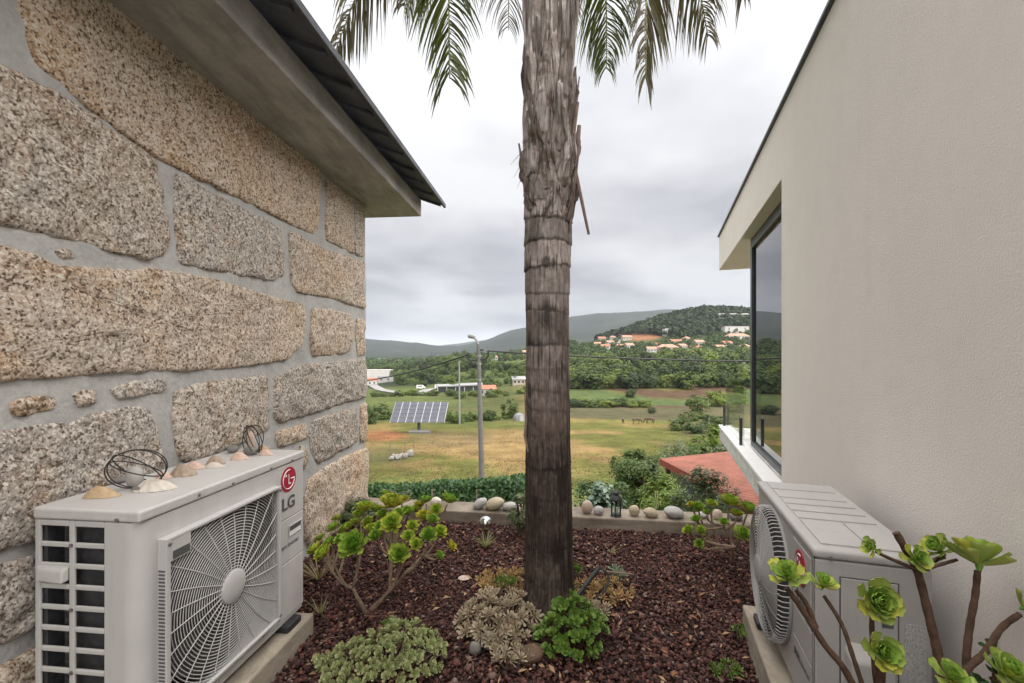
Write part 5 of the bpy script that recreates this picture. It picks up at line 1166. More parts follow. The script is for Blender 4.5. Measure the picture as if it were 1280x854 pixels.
# the near bush by the smaller unit: every leaf is a piece of its own
leaf_me = []
LV, LF = spoon_leaf(1.0, 0.60, 0.05, 0.28, 0.25)
def near_aeonium():
    B = Vector((1.14, 1.16, 0)); root = tag(empty('aeonium_bush', B), 'nearest rosette bush with bare brown stems in front of the smaller unit', 'plant', 'tree houseleek bushes'); rng = np.random.default_rng(9)
    lm = aeonium_mat('aeonium_near_leaf', (0.16, 0.31, 0.04), (0.25, 0.39, 0.065), (0.37, 0.45, 0.11)); meshes = []
    for a in (0.15, 0.55, 0.9):
        me = bpy.data.meshes.new('leaf'); me.from_pydata([tuple(p) for p in LV], [], LF); me.polygons.foreach_set('use_smooth', np.ones(len(LF), dtype=bool)); at = me.attributes.new('age', 'FLOAT', 'POINT'); at.data.foreach_set('value', np.full(len(LV), a, np.float32)); me.materials.append(lm); meshes.append(me)
    def stem(pts, r): 
        q = [P(*p) for p in pts]; dense = []
        for i in range(len(q) - 1):
            for t in [float(q_) for q_ in np.linspace(0, 1, 6, endpoint=False)]:
                a, b, c, d = q[max(i - 1, 0)], q[i], q[i + 1], q[min(i + 2, len(q) - 1)]; dense.append(b + 0.5 * t * (c - a + t * (2 * a - 5 * b + 4 * c - d + t * (3 * (b - c) + d - a))))
        dense.append(q[-1]); n = len(dense); rr = [r * (1.0 - 0.25 * k / n) * (1 + 0.07 * math.sin(k * 2.1)) for k in range(n)]
        MB().tube([p - B for p in dense], rr[::-1], 10).build('stem', STEMD, root, smooth=True)
    stem([(983, 735, 1.24), (1005, 765, 1.22), (1030, 805, 1.2), (1065, 854, 1.18), (1110, 980, 1.16), (1180, 1180, 1.16)], 0.0095)
    stem([(995, 738, 1.24), (1008, 755, 1.23), (1020, 785, 1.22)], 0.007); stem([(1030, 745, 1.28), (1052, 780, 1.25), (1066, 820, 1.22), (1082, 870, 1.2), (1120, 1000, 1.17)], 0.0068)
    stem([(1091, 760, 1.22), (1090, 790, 1.22), (1095, 850, 1.2), (1110, 950, 1.18)], 0.0072); stem([(1098, 826, 1.16), (1100, 860, 1.16), (1110, 940, 1.17)], 0.007); stem([(1105, 826, 1.18), (1103, 870, 1.18)], 0.006)
    stem([(1120, 666, 1.3), (1134, 690, 1.29), (1147, 715, 1.28), (1160, 765, 1.26), (1172, 815, 1.24), (1182, 860, 1.22), (1200, 1000, 1.19), (1215, 1170, 1.17)], 0.0125)
    stem([(1095, 690, 1.3), (1112, 698, 1.3), (1145, 712, 1.28)], 0.0055); stem([(1180, 697, 1.33), (1160, 703, 1.3), (1146, 714, 1.28)], 0.0065); stem([(1196, 700, 1.3), (1175, 706, 1.29), (1148, 714, 1.28)], 0.0055)
    stem([(1222, 714, 1.24), (1219, 745, 1.24), (1212, 785, 1.23), (1208, 830, 1.22), (1210, 900, 1.2), (1215, 1100, 1.18)], 0.010); stem([(1275, 768, 1.22), (1252, 785, 1.22), (1232, 815, 1.21), (1205, 845, 1.2), (1200, 900, 1.19)], 0.0095)
    stem([(1187, 848, 1.12), (1190, 900, 1.13)], 0.008); stem([(1251, 846, 1.08), (1245, 920, 1.1), (1225, 1100, 1.14)], 0.009)
    RO = [(985, 724, 25, 1.24, (-.35, -.4, 1), 26), (1028, 734, 20, 1.28, (.1, -.3, 1), 22), (1090, 750, 31, 1.20, (-.2, -1.6, .7), 36), (1098, 815, 27, 1.15, (-.2, -1.4, .9), 30), (1142, 700, 20, 1.27, (.0, -1.2, 1), 24), (1092, 686, 14, 1.3, (-1.4, -.4, .5), 18),
          (1178, 691, 24, 1.33, (-.9, .1, .8), 22), (1224, 706, 38, 1.24, (.35, .35, 1), 28), (1280, 760, 24, 1.22, (.8, -.5, .6), 20), (1187, 850, 24, 1.12, (-.1, -.5, 1), 28), (1253, 842, 30, 1.08, (.2, -.6, 1), 30)]
    for i, (u, v, r, y, ax, n) in enumerate(RO):
        p = P(u, v, y); core = MB().lathe([(0.05, -0.2), (0.10, -0.05), (0.09, 0.1), (0.03, 0.2)], n=8).build('rosette', lm, root, smooth=True); place(core, p, ax, r * y / F * 1.02, rng.uniform(0, 6), B)
        core.data.attributes.new('age', 'FLOAT', 'POINT')
        for j, m in enumerate(rosette_mats(n, 40 + i, 1.0, open_=1.08 if i not in (2, 3) else 0.95)):
            if j < 3: continue
            l = bpy.data.objects.new('leaf', meshes[min(2, int(3 * j / n))]); COL.objects.link(l); l.parent = core; l.matrix_local = m
near_aeonium()

# low clumps of small rosettes
def clump(name, c, label, mt, spots, n_leaf, leaf, rad, hfun, seed, stems=None, group=None, open_=1.0):
    root = tag(empty(name, c), label, 'plant', group); rng = np.random.default_rng(seed); B = Vector(c); me = [rosette_mesh('rosette', n_leaf, seed * 7 + k, 1.0, leaf, mt, open_) for k in range(3)]; sm_ = MB()
    for i, (x, y) in enumerate(spots):
        z = hfun(x, y); r = rad * rng.uniform(0.75, 1.2); o = link('rosette', me[i % 3], None, root); out = Vector((x * 1.6, y * 1.6, 0.22)) if z > 0 else Vector((0, 0, 1)); place(o, B + Vector((x, y, z)), out + Vector(rand_dirs(rng, 1)[0]) * 0.25 + Vector((0, -0.12, 0.1)), r, rng.uniform(0, 6), B)
        sm_.tube([(x * 0.45, y * 0.45, -0.02), (x * 0.85, y * 0.85, z * 0.5), (x, y, z)], [0.004, 0.0035, 0.003], 5)
    sm_.build('stems', stems or STEM, root, smooth=True); return root
def disk_spots(rng, n, rx, ry, mind, f=None):
    out = []; k = 0
    while len(out) < n and k < 6000:
        k += 1; x, y = rng.uniform(-1, 1) * rx, rng.uniform(-1, 1) * ry
        if (x / rx) ** 2 + (y / ry) ** 2 > 1 or (f and not f(x, y)): continue
        if all((x - a) ** 2 + (y - b) ** 2 > mind ** 2 for a, b in out): out.append((x, y))
    return out
rng = np.random.default_rng(77)
LEAF_S = spoon_leaf(1.0, 0.58, 0.16, 0.1, 0.25); LEAF_T = spoon_leaf(1.0, 0.26, 0.18, 0.0, 0.15, pointed=0.8); LEAF_J = spoon_leaf(1.0, 0.66, 0.14, 0.12, 0.12)
SEDM = leafmat('sedum_leaf', [(0.25, 0.30, 0.11), (0.34, 0.37, 0.17), (0.42, 0.42, 0.22), (0.20, 0.27, 0.08)], 0.5, 0.15); JADE = leafmat('jade_leaf', [(0.09, 0.17, 0.03), (0.14, 0.24, 0.045), (0.19, 0.29, 0.06), (0.26, 0.33, 0.075)], 0.35, 0.2); GHOST = leafmat('ghost_leaf', [(0.34, 0.27, 0.19), (0.43, 0.35, 0.245), (0.30, 0.28, 0.19), (0.46, 0.33, 0.22)], 0.55, 0.12); GREENS = leafmat('sedum_green', [(0.10, 0.19, 0.03), (0.17, 0.24, 0.05)], 0.5, 0.2); PEACH = leafmat('peach_leaf', [(0.42, 0.22, 0.10), (0.40, 0.30, 0.12), (0.36, 0.27, 0.14)], 0.55, 0.12); DKJ = leafmat('dark_jade', [(0.02, 0.06, 0.016), (0.03, 0.085, 0.022)], 0.35, 0.15)
c = P(478, 828, 2.2); c.z = 0.0
sp = disk_spots(rng, 120, 0.30, 0.25, 0.033, lambda x, y: y < 0.10 + 0.5 * (x + 0.05) and y > -0.26 or (abs(x - 0.05) < 0.08 and y > 0))
clump('sedum_clump', c, 'low pale green clump of tight rosettes at the front of the gravel', SEDM, sp, 20, LEAF_S, 0.030, lambda x, y: 0.045 + 0.02 * math.sin(x * 31) * math.sin(y * 37 + 2) + 0.05 * max(0, 1 - (x / .3) ** 2 - (y / .27) ** 2), 5)
c = P(486, 785, 2.42); c.z = 0; clump('sedum_sprig', c, 'bright green upright sprig behind the pale clump', GREENS, disk_spots(rng, 7, 0.035, 0.03, 0.02), 16, LEAF_T, 0.026, lambda x, y: 0.07, 6)
c = P(714, 812, 2.33); c.z = 0
def dome(rx, h): return lambda x, y: h * math.sqrt(max(0.02, 1 - (x / rx) ** 2 - (y / rx) ** 2)) * (0.95 + 0.32 * math.sin(x * 47 + 1) * math.sin(y * 39 + x * 20))
clump('jade_bush', c, 'rounded bright green succulent bush at the foot of the palm', JADE, disk_spots(rng, 90, 0.18, 0.175, 0.027, lambda x, y: not (x < -0.08 and y > 0.02) and not (x > 0.11 and y < -0.07)), 16, LEAF_J, 0.034, dome(0.19, 0.20), 7, STEMD)
c = P(622, 790, 2.46); c.z = 0
clump('ghost_plant', c, 'beige starry succulent spilling left of the palm foot', GHOST, disk_spots(rng, 44, 0.20, 0.23, 0.042, lambda x, y: x < 0.17 or y > -0.1), 22, LEAF_T, 0.050, lambda x, y: 0.045 + 0.08 * max(0, 1 - (x / .24) ** 2) * (0.5 + y) + 0.025 * math.sin(x * 40) * math.sin(y * 33), 8)
c = P(640, 826, 2.2); c.z = 0; clump('ghost_plant', c, 'trailing beige succulent in front of the grey stones', GHOST, disk_spots(rng, 15, 0.11, 0.05, 0.030), 20, LEAF_T, 0.036, lambda x, y: 0.045, 9)
c = P(630, 735, 2.88); c.z = 0; clump('peach_plant', c, 'yellowish beige succulent behind the left side of the palm foot', PEACH, disk_spots(rng, 26, 0.17, 0.13, 0.040), 20, LEAF_T, 0.042, lambda x, y: 0.07, 10)
c = P(633, 745, 2.74); c.z = 0; clump('green_sprig', c, 'fresh green sprig among the beige succulents by the palm', GREENS, disk_spots(rng, 10, 0.06, 0.04, 0.024), 14, LEAF_T, 0.03, lambda x, y: 0.13, 11)
c = P(754, 735, 2.80); c.z = 0; clump('peach_plant', c, 'orange tipped succulent right of the palm by the black pipe', PEACH, disk_spots(rng, 22, 0.17, 0.12, 0.042), 18, LEAF_T, 0.040, lambda x, y: 0.045, 12)
c = P(747, 768, 2.56); c.z = 0; clump('ghost_plant', c, 'small greyish starry succulent right of the green bush', GHOST, disk_spots(rng, 8, 0.055, 0.05, 0.03), 22, LEAF_T, 0.04, lambda x, y: 0.06, 13)
c = P(771, 722, 3.0); c.z = 0; clump('agave_sprig', c, 'grey green spiky sprig at the tip of the black pipe', leafmat('agave', [(0.20, 0.25, 0.16), (0.28, 0.31, 0.22)], 0.5, 0.1), disk_spots(rng, 3, 0.04, 0.03, 0.03), 16, LEAF_T, 0.055, lambda x, y: 0.05, 14)
c = P(721, 700, 3.02); c.z = 0; clump('green_sprig', c, 'narrow green sprig against the right side of the trunk', GREENS, disk_spots(rng, 5, 0.02, 0.03, 0.015), 18, LEAF_T, 0.03, lambda x, y: 0.06 + 0.9 * abs(y), 15)
c = Vector((1.36, 1.33, 0)); 
root = clump('dark_jade_plant', c, 'dark glossy green plant between the smaller unit and stucco wall', DKJ, disk_spots(rng, 26, 0.05, 0.045, 0.006), 10, LEAF_J, 0.034, lambda x, y: 0.36 + 0.28 * ((x * 37 + y * 91) % 1.0), 16, STEMD)
c = P(905, 850, 2.12); c.z = 0; clump('sedum_sprig', c, 'small green sprig at the bottom edge of the gravel', GREENS, disk_spots(rng, 8, 0.06, 0.04, 0.025), 16, LEAF_T, 0.035, lambda x, y: 0.03, 17)
c = P(928, 800, 2.38); c.z = 0; clump('sedum_sprig', c, 'small green weed against the side of the right plinth', GREENS, disk_spots(rng, 7, 0.03, 0.06, 0.02), 12, LEAF_J, 0.028, lambda x, y: 0.05, 18)

# stones round the palm, pipe, shell
def gp(u, v, wpx, hpx, mt, label, seed, rot=0.0, tilt=0.0, rough=0.11):
    y = EYE * F / (v - HV); s = y / F; pebble(((u - CU) / F * y, y, 0.0), (wpx * s / 2, wpx * s / 2 * 0.85, hpx * s / 2), mt, label, seed, rot, tilt, rough=rough)
gp(611, 812, 20, 24, 'dark', 'banded grey stone under the beige succulent', 51); gp(594, 818, 15, 17, 'dark', 'small grey stone left of the banded one', 52, 0.3, 0.5)
gp(664, 826, 38, 19, 'brown', 'rusty brown boulder between beige plant and green bush', 53, 0.1, 0.25); gp(748, 782, 16, 17, 'white', 'cream pebble right of the green bush', 54); gp(638, 800, 20, 26, 'brown', 'olive brown stone among the beige succulent stems', 55)
gp(580, 724, 15, 3, 'pink', 'flat whitish shell fragment lying on the gravel', 56)
pipe = MB().tube([P(700, 772, 2.62), P(722, 745, 2.70), P(742, 718, 2.78), P(749, 710, 2.80)], [0.013, 0.013, 0.013, 0.012], 10)
o = pipe.build('drip_pipe', RUBBER, None, smooth=True); tag(o, 'black plastic irrigation pipe leaning right of the palm foot', 'pipe')
h = MB().tube(bez(P(749, 710, 2.80), P(775, 720, 2.8), P(755, 745, 2.74), P(725, 765, 2.66), 14), 0.006, 8).build('drip_hose', RUBBER, o, smooth=True)
MB().tube([P(745, 714, 2.82), P(770, 716, 2.86), P(792, 718, 2.88)], [0.008, 0.007, 0.004], 6).build('side_twig', STALK, o)
def blades(name, c, label, n, L, mt, seed, spread=0.7, w=0.006):
    rng = np.random.default_rng(seed); root = tag(empty(name, c), label, 'plant'); V = []; 
    mb = MB()
    for k in range(n):
        a = rng.uniform(0, 6.28); l = L * rng.uniform(0.6, 1.1); s = rng.uniform(0.25, 1) * spread; d = Vector((math.cos(a), math.sin(a), 0)); sd = Vector((-d.y, d.x, 0)); pts = [d * (s * l * t) + Vector((0, 0, l * (t - 0.45 * s * t * t))) for t in np.linspace(0, 1, 6)]; V = []
        for i, p in enumerate(pts): ww = w * (1, 1, .9, .75, .5, .06)[i] / 2; V += [p - sd * ww, p + sd * ww]
        mb.add(V, [(2 * i, 2 * i + 1, 2 * i + 3, 2 * i + 2) for i in range(5)])
    mb.build('blades', mt, root); return root
GR1 = leafmat('pale_blade', [(0.26, 0.27, 0.11), (0.36, 0.34, 0.17), (0.20, 0.24, 0.08)], 0.6, 0.3)
c = P(607, 686, 3.5); c.z = 0; blades('grass_tuft', c, 'pale spiky grass tuft at the foot of the steel ball', 22, 0.15, GR1, 3, 1.1, 0.009)
c = P(398, 720, 3.0); c.z = 0; blades('dry_grass_tuft', c, 'dry straw coloured tuft between large unit and left bush', 34, 0.20, leafmat('straw_blade', [(0.25, 0.20, 0.10), (0.33, 0.27, 0.15), (0.20, 0.19, 0.08)], 0.7, 0.2), 4, 1.1, 0.005)
c = P(400, 775, 2.6); c.z = 0; blades('dry_grass_tuft', c, 'dry tuft by the far end of the left plinth', 24, 0.12, MATS['straw_blade'], 5, 1.2, 0.005)
c = P(764, 692, 3.4); c.z = 0; blades('grass_tuft', c, 'thin yellow green tuft on gravel below the lantern', 10, 0.09, GR1, 6, 1.1, 0.006)
# ------------------------------------------------------------------ shrubs of the lower garden
def crown_geo(seed, n, leaf, rad, nclump=26, fill=0.35, up=0.5, clump_r=0.38, lw=0.55):
    """leaves in clumps spread through an ellipsoid of the given half sizes, centre at the origin"""
    rng = np.random.default_rng(seed); rad = np.array(rad, float)
    cd = rand_dirs(rng, nclump); cr = rng.uniform(fill, 1.0, (nclump, 1)) ** 0.6; cc = cd * cr * (1 + 0.18 * fbm(cd * 1.7 + seed, 2, seed)[:, None]); cs = clump_r * rng.uniform(0.6, 1.25, nclump)
    k = rng.integers(0, nclump, n); off = rand_dirs(rng, n) * (rng.random((n, 1)) ** 0.45); pos = (cc[k] + off * cs[k][:, None]) * rad
    N = norm(off + 0.8 * cc[k] + [0, 0, up] + rng.normal(size=(n, 3)) * 0.28); D = norm(np.cross(N, rand_dirs(rng, n))); L = leaf * rng.uniform(0.6, 1.3, n)
    return leaf_geo(pos, D, N, L, L * lw * rng.uniform(0.8, 1.2, n), 0.12)
def shrub(name, u, vb, vt, y, wpx, mt, label, n, leaf, seed, zb=None, lw=0.5, nclump=26, cat='shrub', group=None, trunk_r=0.02, clump_r=0.38, deep=0.9, bare=0.12, up=0.5):
    s = y / F; b = P(u, vb, y); 
    if zb is not None: b.z = zb
    top = EYE - (vt - HV) * s; h = top - b.z; rx = wpx * s / 2; cz = b.z + h * (0.5 + bare / 2); rz = h * (0.5 - bare / 2)
    root = tag(empty(name, b), label, cat, group)
    V, Fc = crown_geo(seed, n, leaf, (rx * 0.8, rx * deep * 0.8, rz * 0.8), nclump, clump_r=clump_r, lw=lw, up=up); link('crown', fast_mesh('crown', V + [0, 0, cz - b.z], Fc), mt, root)
    rng = np.random.default_rng(seed + 5); mb = MB()
    for k in range(7):
        d = rand_dirs(rng, 1)[0]; e = Vector((d[0] * rx * 0.7, d[1] * rx * 0.6, (cz - b.z) + abs(d[2]) * rz * 0.7)); mb.tube(bez(Vector((0, 0, -0.1)), Vector((0, 0, h * .2)), e * 0.6, e, 8), list(np.linspace(trunk_r, trunk_r * 0.25, 8)), 6)
    mb.build('trunk', BARK, root, smooth=True); return root
BARK = simple('bark', (0.10, 0.075, 0.055), 0.9, 0.15, var=0.4, scale=6, bump=0.5, bscale=30)
L_IVY = leafmat('ivy_leaf', [(0.0180, 0.0500, 0.0140), (0.0300, 0.0750, 0.0200), (0.0450, 0.1000, 0.0250), (0.0250, 0.0650, 0.0180)], 0.4, 0.2); L_VAR = leafmat('variegated_leaf', [(0.0765, 0.1190, 0.0425), (0.1700, 0.2125, 0.1020), (0.2550, 0.2720, 0.1615), (0.0680, 0.1105, 0.0382)], 0.5, 0.25)
L_MID = leafmat('mid_leaf', [(0.0396, 0.0748, 0.0158), (0.0660, 0.1100, 0.0229), (0.0880, 0.1364, 0.0308), (0.0484, 0.0792, 0.0220)], 0.5, 0.3); L_BRI = leafmat('bright_leaf', [(0.0880, 0.1496, 0.0194), (0.1320, 0.2024, 0.0264), (0.1760, 0.2376, 0.0396), (0.0704, 0.1232, 0.0176)], 0.5, 0.35)
L_BLU = leafmat('bluish_leaf', [(0.0975, 0.1575, 0.1125), (0.1500, 0.2175, 0.1650), (0.2100, 0.2700, 0.2100), (0.0675, 0.1125, 0.0675)], 0.5, 0.2); L_OLI = leafmat('olive_leaf', [(0.0616, 0.0880, 0.0396), (0.1056, 0.1364, 0.0660), (0.1496, 0.1760, 0.0968), (0.0528, 0.0748, 0.0308)], 0.55, 0.25)
shrub('pittosporum_shrub', 487, 720, 603, 4.75, 78, L_OLI, 'grey green bush behind kerb at the granite wall corner', 3600, 0.04, 2, lw=0.5, zb=-0.9, nclump=34)
shrub('pittosporum_shrub', 448, 720, 626, 4.0, 74, L_OLI, 'grey green bush hugging the foot of the granite wall', 2400, 0.036, 3, zb=0.0, bare=0.05, nclump=24)
shrub('variegated_shrub', 652, 690, 616, 3.75, 42, L_VAR, 'small cream edged shrub at left edge of palm trunk', 900, 0.036, 4, zb=0.0, nclump=16); shrub('variegated_shrub', 722, 700, 610, 4.5, 32, L_VAR, 'pale leaved shrub peeping right of the palm trunk', 700, 0.04, 5, zb=-0.9, nclump=14)
def hedge():
    root = tag(empty('ivy_hedge', on_ground(560, 17)), 'clipped dark green ivy hedge along the foot of the meadow', 'hedge'); B = root.location; rng = np.random.default_rng(6); n = 9000
    u = rng.uniform(452, 657, n); y = 17 + rng.uniform(-0.45, 0.45, n) - (u - 560) * 0.004; top = np.interp(u, [452, 520, 560, 600, 640, 657], [608, 606, 601, 601, 597, 592]) + 2.2 * fbm(np.stack([u * 0.09, 0 * u, 0 * u], 1), 3, 2); v = top + rng.random(n) ** 1.15 * (648 - top)
    pos = np.stack([(u - CU) / F * y, y, EYE - (v - HV) / F * y], 1); N = norm(np.stack([rng.normal(size=n) * .5, -1 + rng.normal(size=n) * .5, 0.5 + rng.normal(size=n) * .4], 1)); D = norm(np.cross(N, rand_dirs(rng, n)))
    V, Fc = leaf_geo(pos - np.array(B), D, N, rng.uniform(0.10, 0.19, n), rng.uniform(0.09, 0.15, n), 0.12); link('foliage', fast_mesh('foliage', V, Fc), L_IVY, root)
    mb = MB(); mb.hexa([P(452, 640, 17.25) - B, P(656, 640, 16.9) - B, P(656, 640, 17.1) - B, P(452, 640, 17.5) - B, P(452, 611, 17.25) - B, P(656, 601, 16.9) - B, P(656, 601, 17.1) - B, P(452, 611, 17.5) - B]); mb.build('mesh_panel', simple('hedge_panel_dark', (0.02, 0.035, 0.014), 0.9, var=0.3), root)  # solid dark green panel set among the leaves
    for u_ in (596, 540, 480): MB().tube([P(u_, 650, 16.4) - B, P(u_, 612, 16.4) - B], 0.03, 6).build('stake', STALK, root)
hedge()
shrub('blue_leaf_bush', 752, 640, 601, 8.5, 74, L_BLU, 'low bluish grey cabbage leaved patch behind the kerb', 2600, 0.11, 12, lw=0.7, zb=-2.1, nclump=40, deep=0.6, bare=0.0); shrub('dark_bush', 738, 640, 594, 10.5, 50, L_IVY, 'low dark green bush behind the bluish patch', 1500, 0.09, 13, zb=-2.7, deep=0.7)
shrub('fruit_tree', 797, 660, 553, 14, 92, L_MID, 'leafy fruit tree left of the red roofed shed', 8000, 0.10, 14, zb=-4.0, nclump=44, bare=0.2, trunk_r=0.05, clump_r=0.30, cat='tree'); shrub('garden_shrub', 828, 650, 584, 9.6, 66, L_BRI, 'bright green bush in front of the shed', 4500, 0.08, 15, zb=-3.0, nclump=32)
shrub('garden_shrub', 846, 650, 604, 8.6, 40, L_MID, 'darker bush below the shed eave', 1800, 0.06, 16, zb=-2.7, nclump=24); shrub('young_tree', 884, 690, 574, 7.2, 104, L_OLI, 'loose branched young tree in front of the red roof', 6500, 0.07, 17, zb=-2.6, nclump=44, bare=0.25, clump_r=0.22, cat='tree', lw=0.42)
shrub('garden_shrub', 900, 680, 618, 6.6, 60, L_MID, 'dark bush just behind the right end of the kerb', 2200, 0.05, 18, zb=-2.4); shrub('garden_shrub', 868, 650, 584, 9.0, 62, L_MID, 'leafy green bush covering the lower part of the red roof', 3600, 0.07, 24, zb=-2.9, nclump=34, clump_r=0.3); shrub('garden_shrub', 915, 650, 596, 7.0, 40, L_OLI, 'grey green bush under the balcony slab', 1300, 0.05, 25, zb=-2.5, nclump=24); shrub('garden_shrub', 772, 650, 590, 11.5, 44, L_MID, 'green bush left of the fruit tree', 1900, 0.08, 26, zb=-3.2, nclump=24); shrub('garden_shrub', 800, 690, 622, 6.8, 70, L_MID, 'dark leafy bush behind the kerb right of the lantern', 2600, 0.05, 19, zb=-2.5)
shrub('broom_shrub', 847, 575, 535, 27, 52, L_OLI, 'feathery green shrub on the meadow edge above shed', 3200, 0.16, 20, lw=0.3, zb=-7.2, nclump=34, bare=0.0); shrub('broom_shrub', 873, 570, 548, 25, 30, L_MID, 'round green shrub right of the feathery one', 1500, 0.15, 21, zb=-6.8, nclump=20, bare=0.0)
shrub('yellow_green_tree', 893, 575, 529, 20, 20, L_BRI, 'small yellow green tree near the balcony corner', 1100, 0.11, 22, nclump=18, bare=0.3, cat='tree'); shrub('garden_shrub', 905, 600, 555, 17, 40, L_OLI, 'scrubby bush under the balcony ledge', 1500, 0.11, 23, nclump=26)

# red roofed shed
def shed():
    RED = simple('red_roof_sheet', (0.26, 0.10, 0.070), 0.7, var=0.3, scale=2.2); REDD = simple('red_fascia', (0.24, 0.055, 0.04), 0.6, var=0.2, scale=2); WL = simple('shed_wall', (0.14, 0.15, 0.14), 0.8, var=0.3, scale=2)
    A, C, B, D = P(826, 571, 12.0), P(944, 628, 8.0), None, None; A.z = -1.30; C.z = -1.22; B = A + Vector((3.6, 0.45, 0.25)); D = C + Vector((3.2, 0.3, 0.25)); root = tag(empty('garden_shed', (A.x, A.y, -3.9)), 'garden shed with shallow red ribbed roof below the balcony', 'shed'); O = root.location
    n = 46; rf = MB().hexa([q - O for q in (C, D, B, A)] + [q - O + Vector((0, 0, 0.02)) for q in (C, D, B, A)]).build('roof', RED, root)
    for i in range(n):
        t = (i + 0.5) / n; p, q = A.lerp(C, t) + Vector((0, 0, 0.021)), B.lerp(D, t) + Vector((0, 0, 0.021)); w = (C - A).normalized() * 0.022
        MB().hexa([x - O for x in (p - w, p + w, q + w, q - w)] + [x - O + Vector((0, 0, 0.022)) for x in (p - w * .5, p + w * .5, q + w * .5, q - w * .5)]).build('roof_rib', RED, rf)
    e = Vector((-0.03, 0, 0)); MB().hexa([q - O for q in (A + e - Vector((0, 0, .13)), C + e - Vector((0, 0, .13)), C - Vector((0, 0, .13)), A - Vector((0, 0, .13)), A + e + Vector((0, 0, .03)), C + e + Vector((0, 0, .03)), C + Vector((0, 0, .03)), A + Vector((0, 0, .03)))]).build('fascia', REDD, root)
    MB().hexa([Vector((q.x + 0.35, q.y, z)) - O for z in (-3.95, -1.26) for q in (C + Vector((0, .2, 0)), D + Vector((0, .2, 0)), B - Vector((0, .3, 0)), A - Vector((0, .3, 0)))]).build('wall', WL, root)
    w = P(846, 600, 10.9); MB().box(-0.02, 0.0, -0.3, 0.3, 0, 0.5).build('window', FRAMEM, root, loc=(A.lerp(C, .3).x + 0.34 - O.x, A.lerp(C, .3).y - O.y, 2.0))
    for t in (0.05, 0.95): q = A.lerp(C, t) - O; MB().box(-0.05, 0.05, -0.05, 0.05, 0, 2.55).build('post', STALK, root, loc=(q.x + 0.1, q.y, -0.1))
shed()

# ------------------------------------------------------------------ poles and cables
POLE = simple('pole_concrete', (0.13, 0.122, 0.12), 0.85, var=0.25, scale=3, bump=0.3, bscale=20); POLEL = simple('pole_pale', (0.22, 0.22, 0.215), 0.85, var=0.2, scale=2); CABLE = simple('cable_black', (0.018, 0.018, 0.019), 0.6, var=0.2, scale=5)
def lamp_post():
    y = 18.5; g = on_ground(603.5, y); root = tag(empty('street_lamp', g), 'tall concrete lamp post with curved arm rising behind the kerb', 'street lamp'); top = EYE - (430 - HV) / F * y - g.z
    p2 = ((598 - 603.5) / F * y); MB().tube([(0, 0, -0.3), (p2 * .5, 0, top * .5), (p2, 0, top)], [0.125, 0.10, 0.075], 10).build('pole', POLE, root, smooth=True)
    def q(u, v): return ((u - 603.5) / F * y, -0.02, EYE - (v - HV) / F * y - g.z)
    MB().tube([q(598.5, 470), q(598.5, 440), q(597.5, 430), q(595.5, 425), q(592, 422)], 0.045, 8).build('lamp_arm', POLEL, root, smooth=True)
    a = q(589.5, 421.5); MB().tube([(a[0] - .16, 0, a[2] + .03), (a[0] - .1, 0, a[2] + .05), (a[0] + .06, 0, a[2] + .02), (a[0] + .16, 0, a[2] - .03)], [.05, .09, .09, .05], 10).build('lamp_head', POLEL, root, smooth=True)
    MB().tube([q(585.5, 443), q(584.5, 448), q(588, 451), q(598.5, 450)], 0.035, 6).build('bracket', CABLE, root, smooth=True); MB().tube([q(598.5, 450), q(606, 449), q(610.5, 445), q(610, 438.5)], 0.035, 6).build('bracket', CABLE, root, smooth=True)
    MB().tube([q(598.5, 437.5), q(604.5, 437.5)], 0.03, 6).build('insulator', CABLE, root); 
    for v in (445, 455, 475): MB().tube([(q(598.8, v)[0], 0, q(0, v)[2] - .04), (q(598.8, v)[0], 0, q(0, v)[2] + .04)], 0.105, 10).build('clamp', STEEL, root)
lamp_post()
def pole2():
    g = at_ground(574.5, 531); y = g.y; top = EYE - (451 - HV) / F * y - g.z; root = tag(empty('utility_pole', g), 'plain pale concrete utility pole right of the solar panels', 'pole')
    MB().tube([(0, 0, -0.3), (-0.1, 0, top)], [0.22, 0.14], 8).build('pole', POLEL, root, smooth=True); MB().box(-0.5, 0.3, -0.05, 0.05, top - 0.35, top - 0.22).build('crossarm', POLEL, root)
pole2()
def cable(pts, r, label, grp=None): 
    root = MB().tube(pts, r, 5).build('overhead_cable', CABLE, None, smooth=True); tag(root, label, 'cable', grp)
def sag(a, b, s, n=24): return [a.lerp(b, t) - Vector((0, 0, s * 4 * t * (1 - t))) for t in np.linspace(0, 1, n)]
cable(sag(P(585.5, 443.5, 18.5), P(430, 478, 32), 0.25), 0.035, 'thick black cable running left from the lamp post'); cable(sag(P(585.5, 446, 18.5), P(440, 483, 36), 0.3), 0.012, 'thin black cable running left under the thick one'); cable(sag(P(610, 438.8, 18.5), P(1010, 452, 19.5), 0.12), 0.032, 'thick black cable running right from the lamp post past the palm')
P2T = P(574.5, 453, at_ground(574.5, 531).y); cable(sag(P2T, P2T + Vector((-60, 10, 1)), 1.2), 0.03, 'thin wire strung left from the pale utility pole')

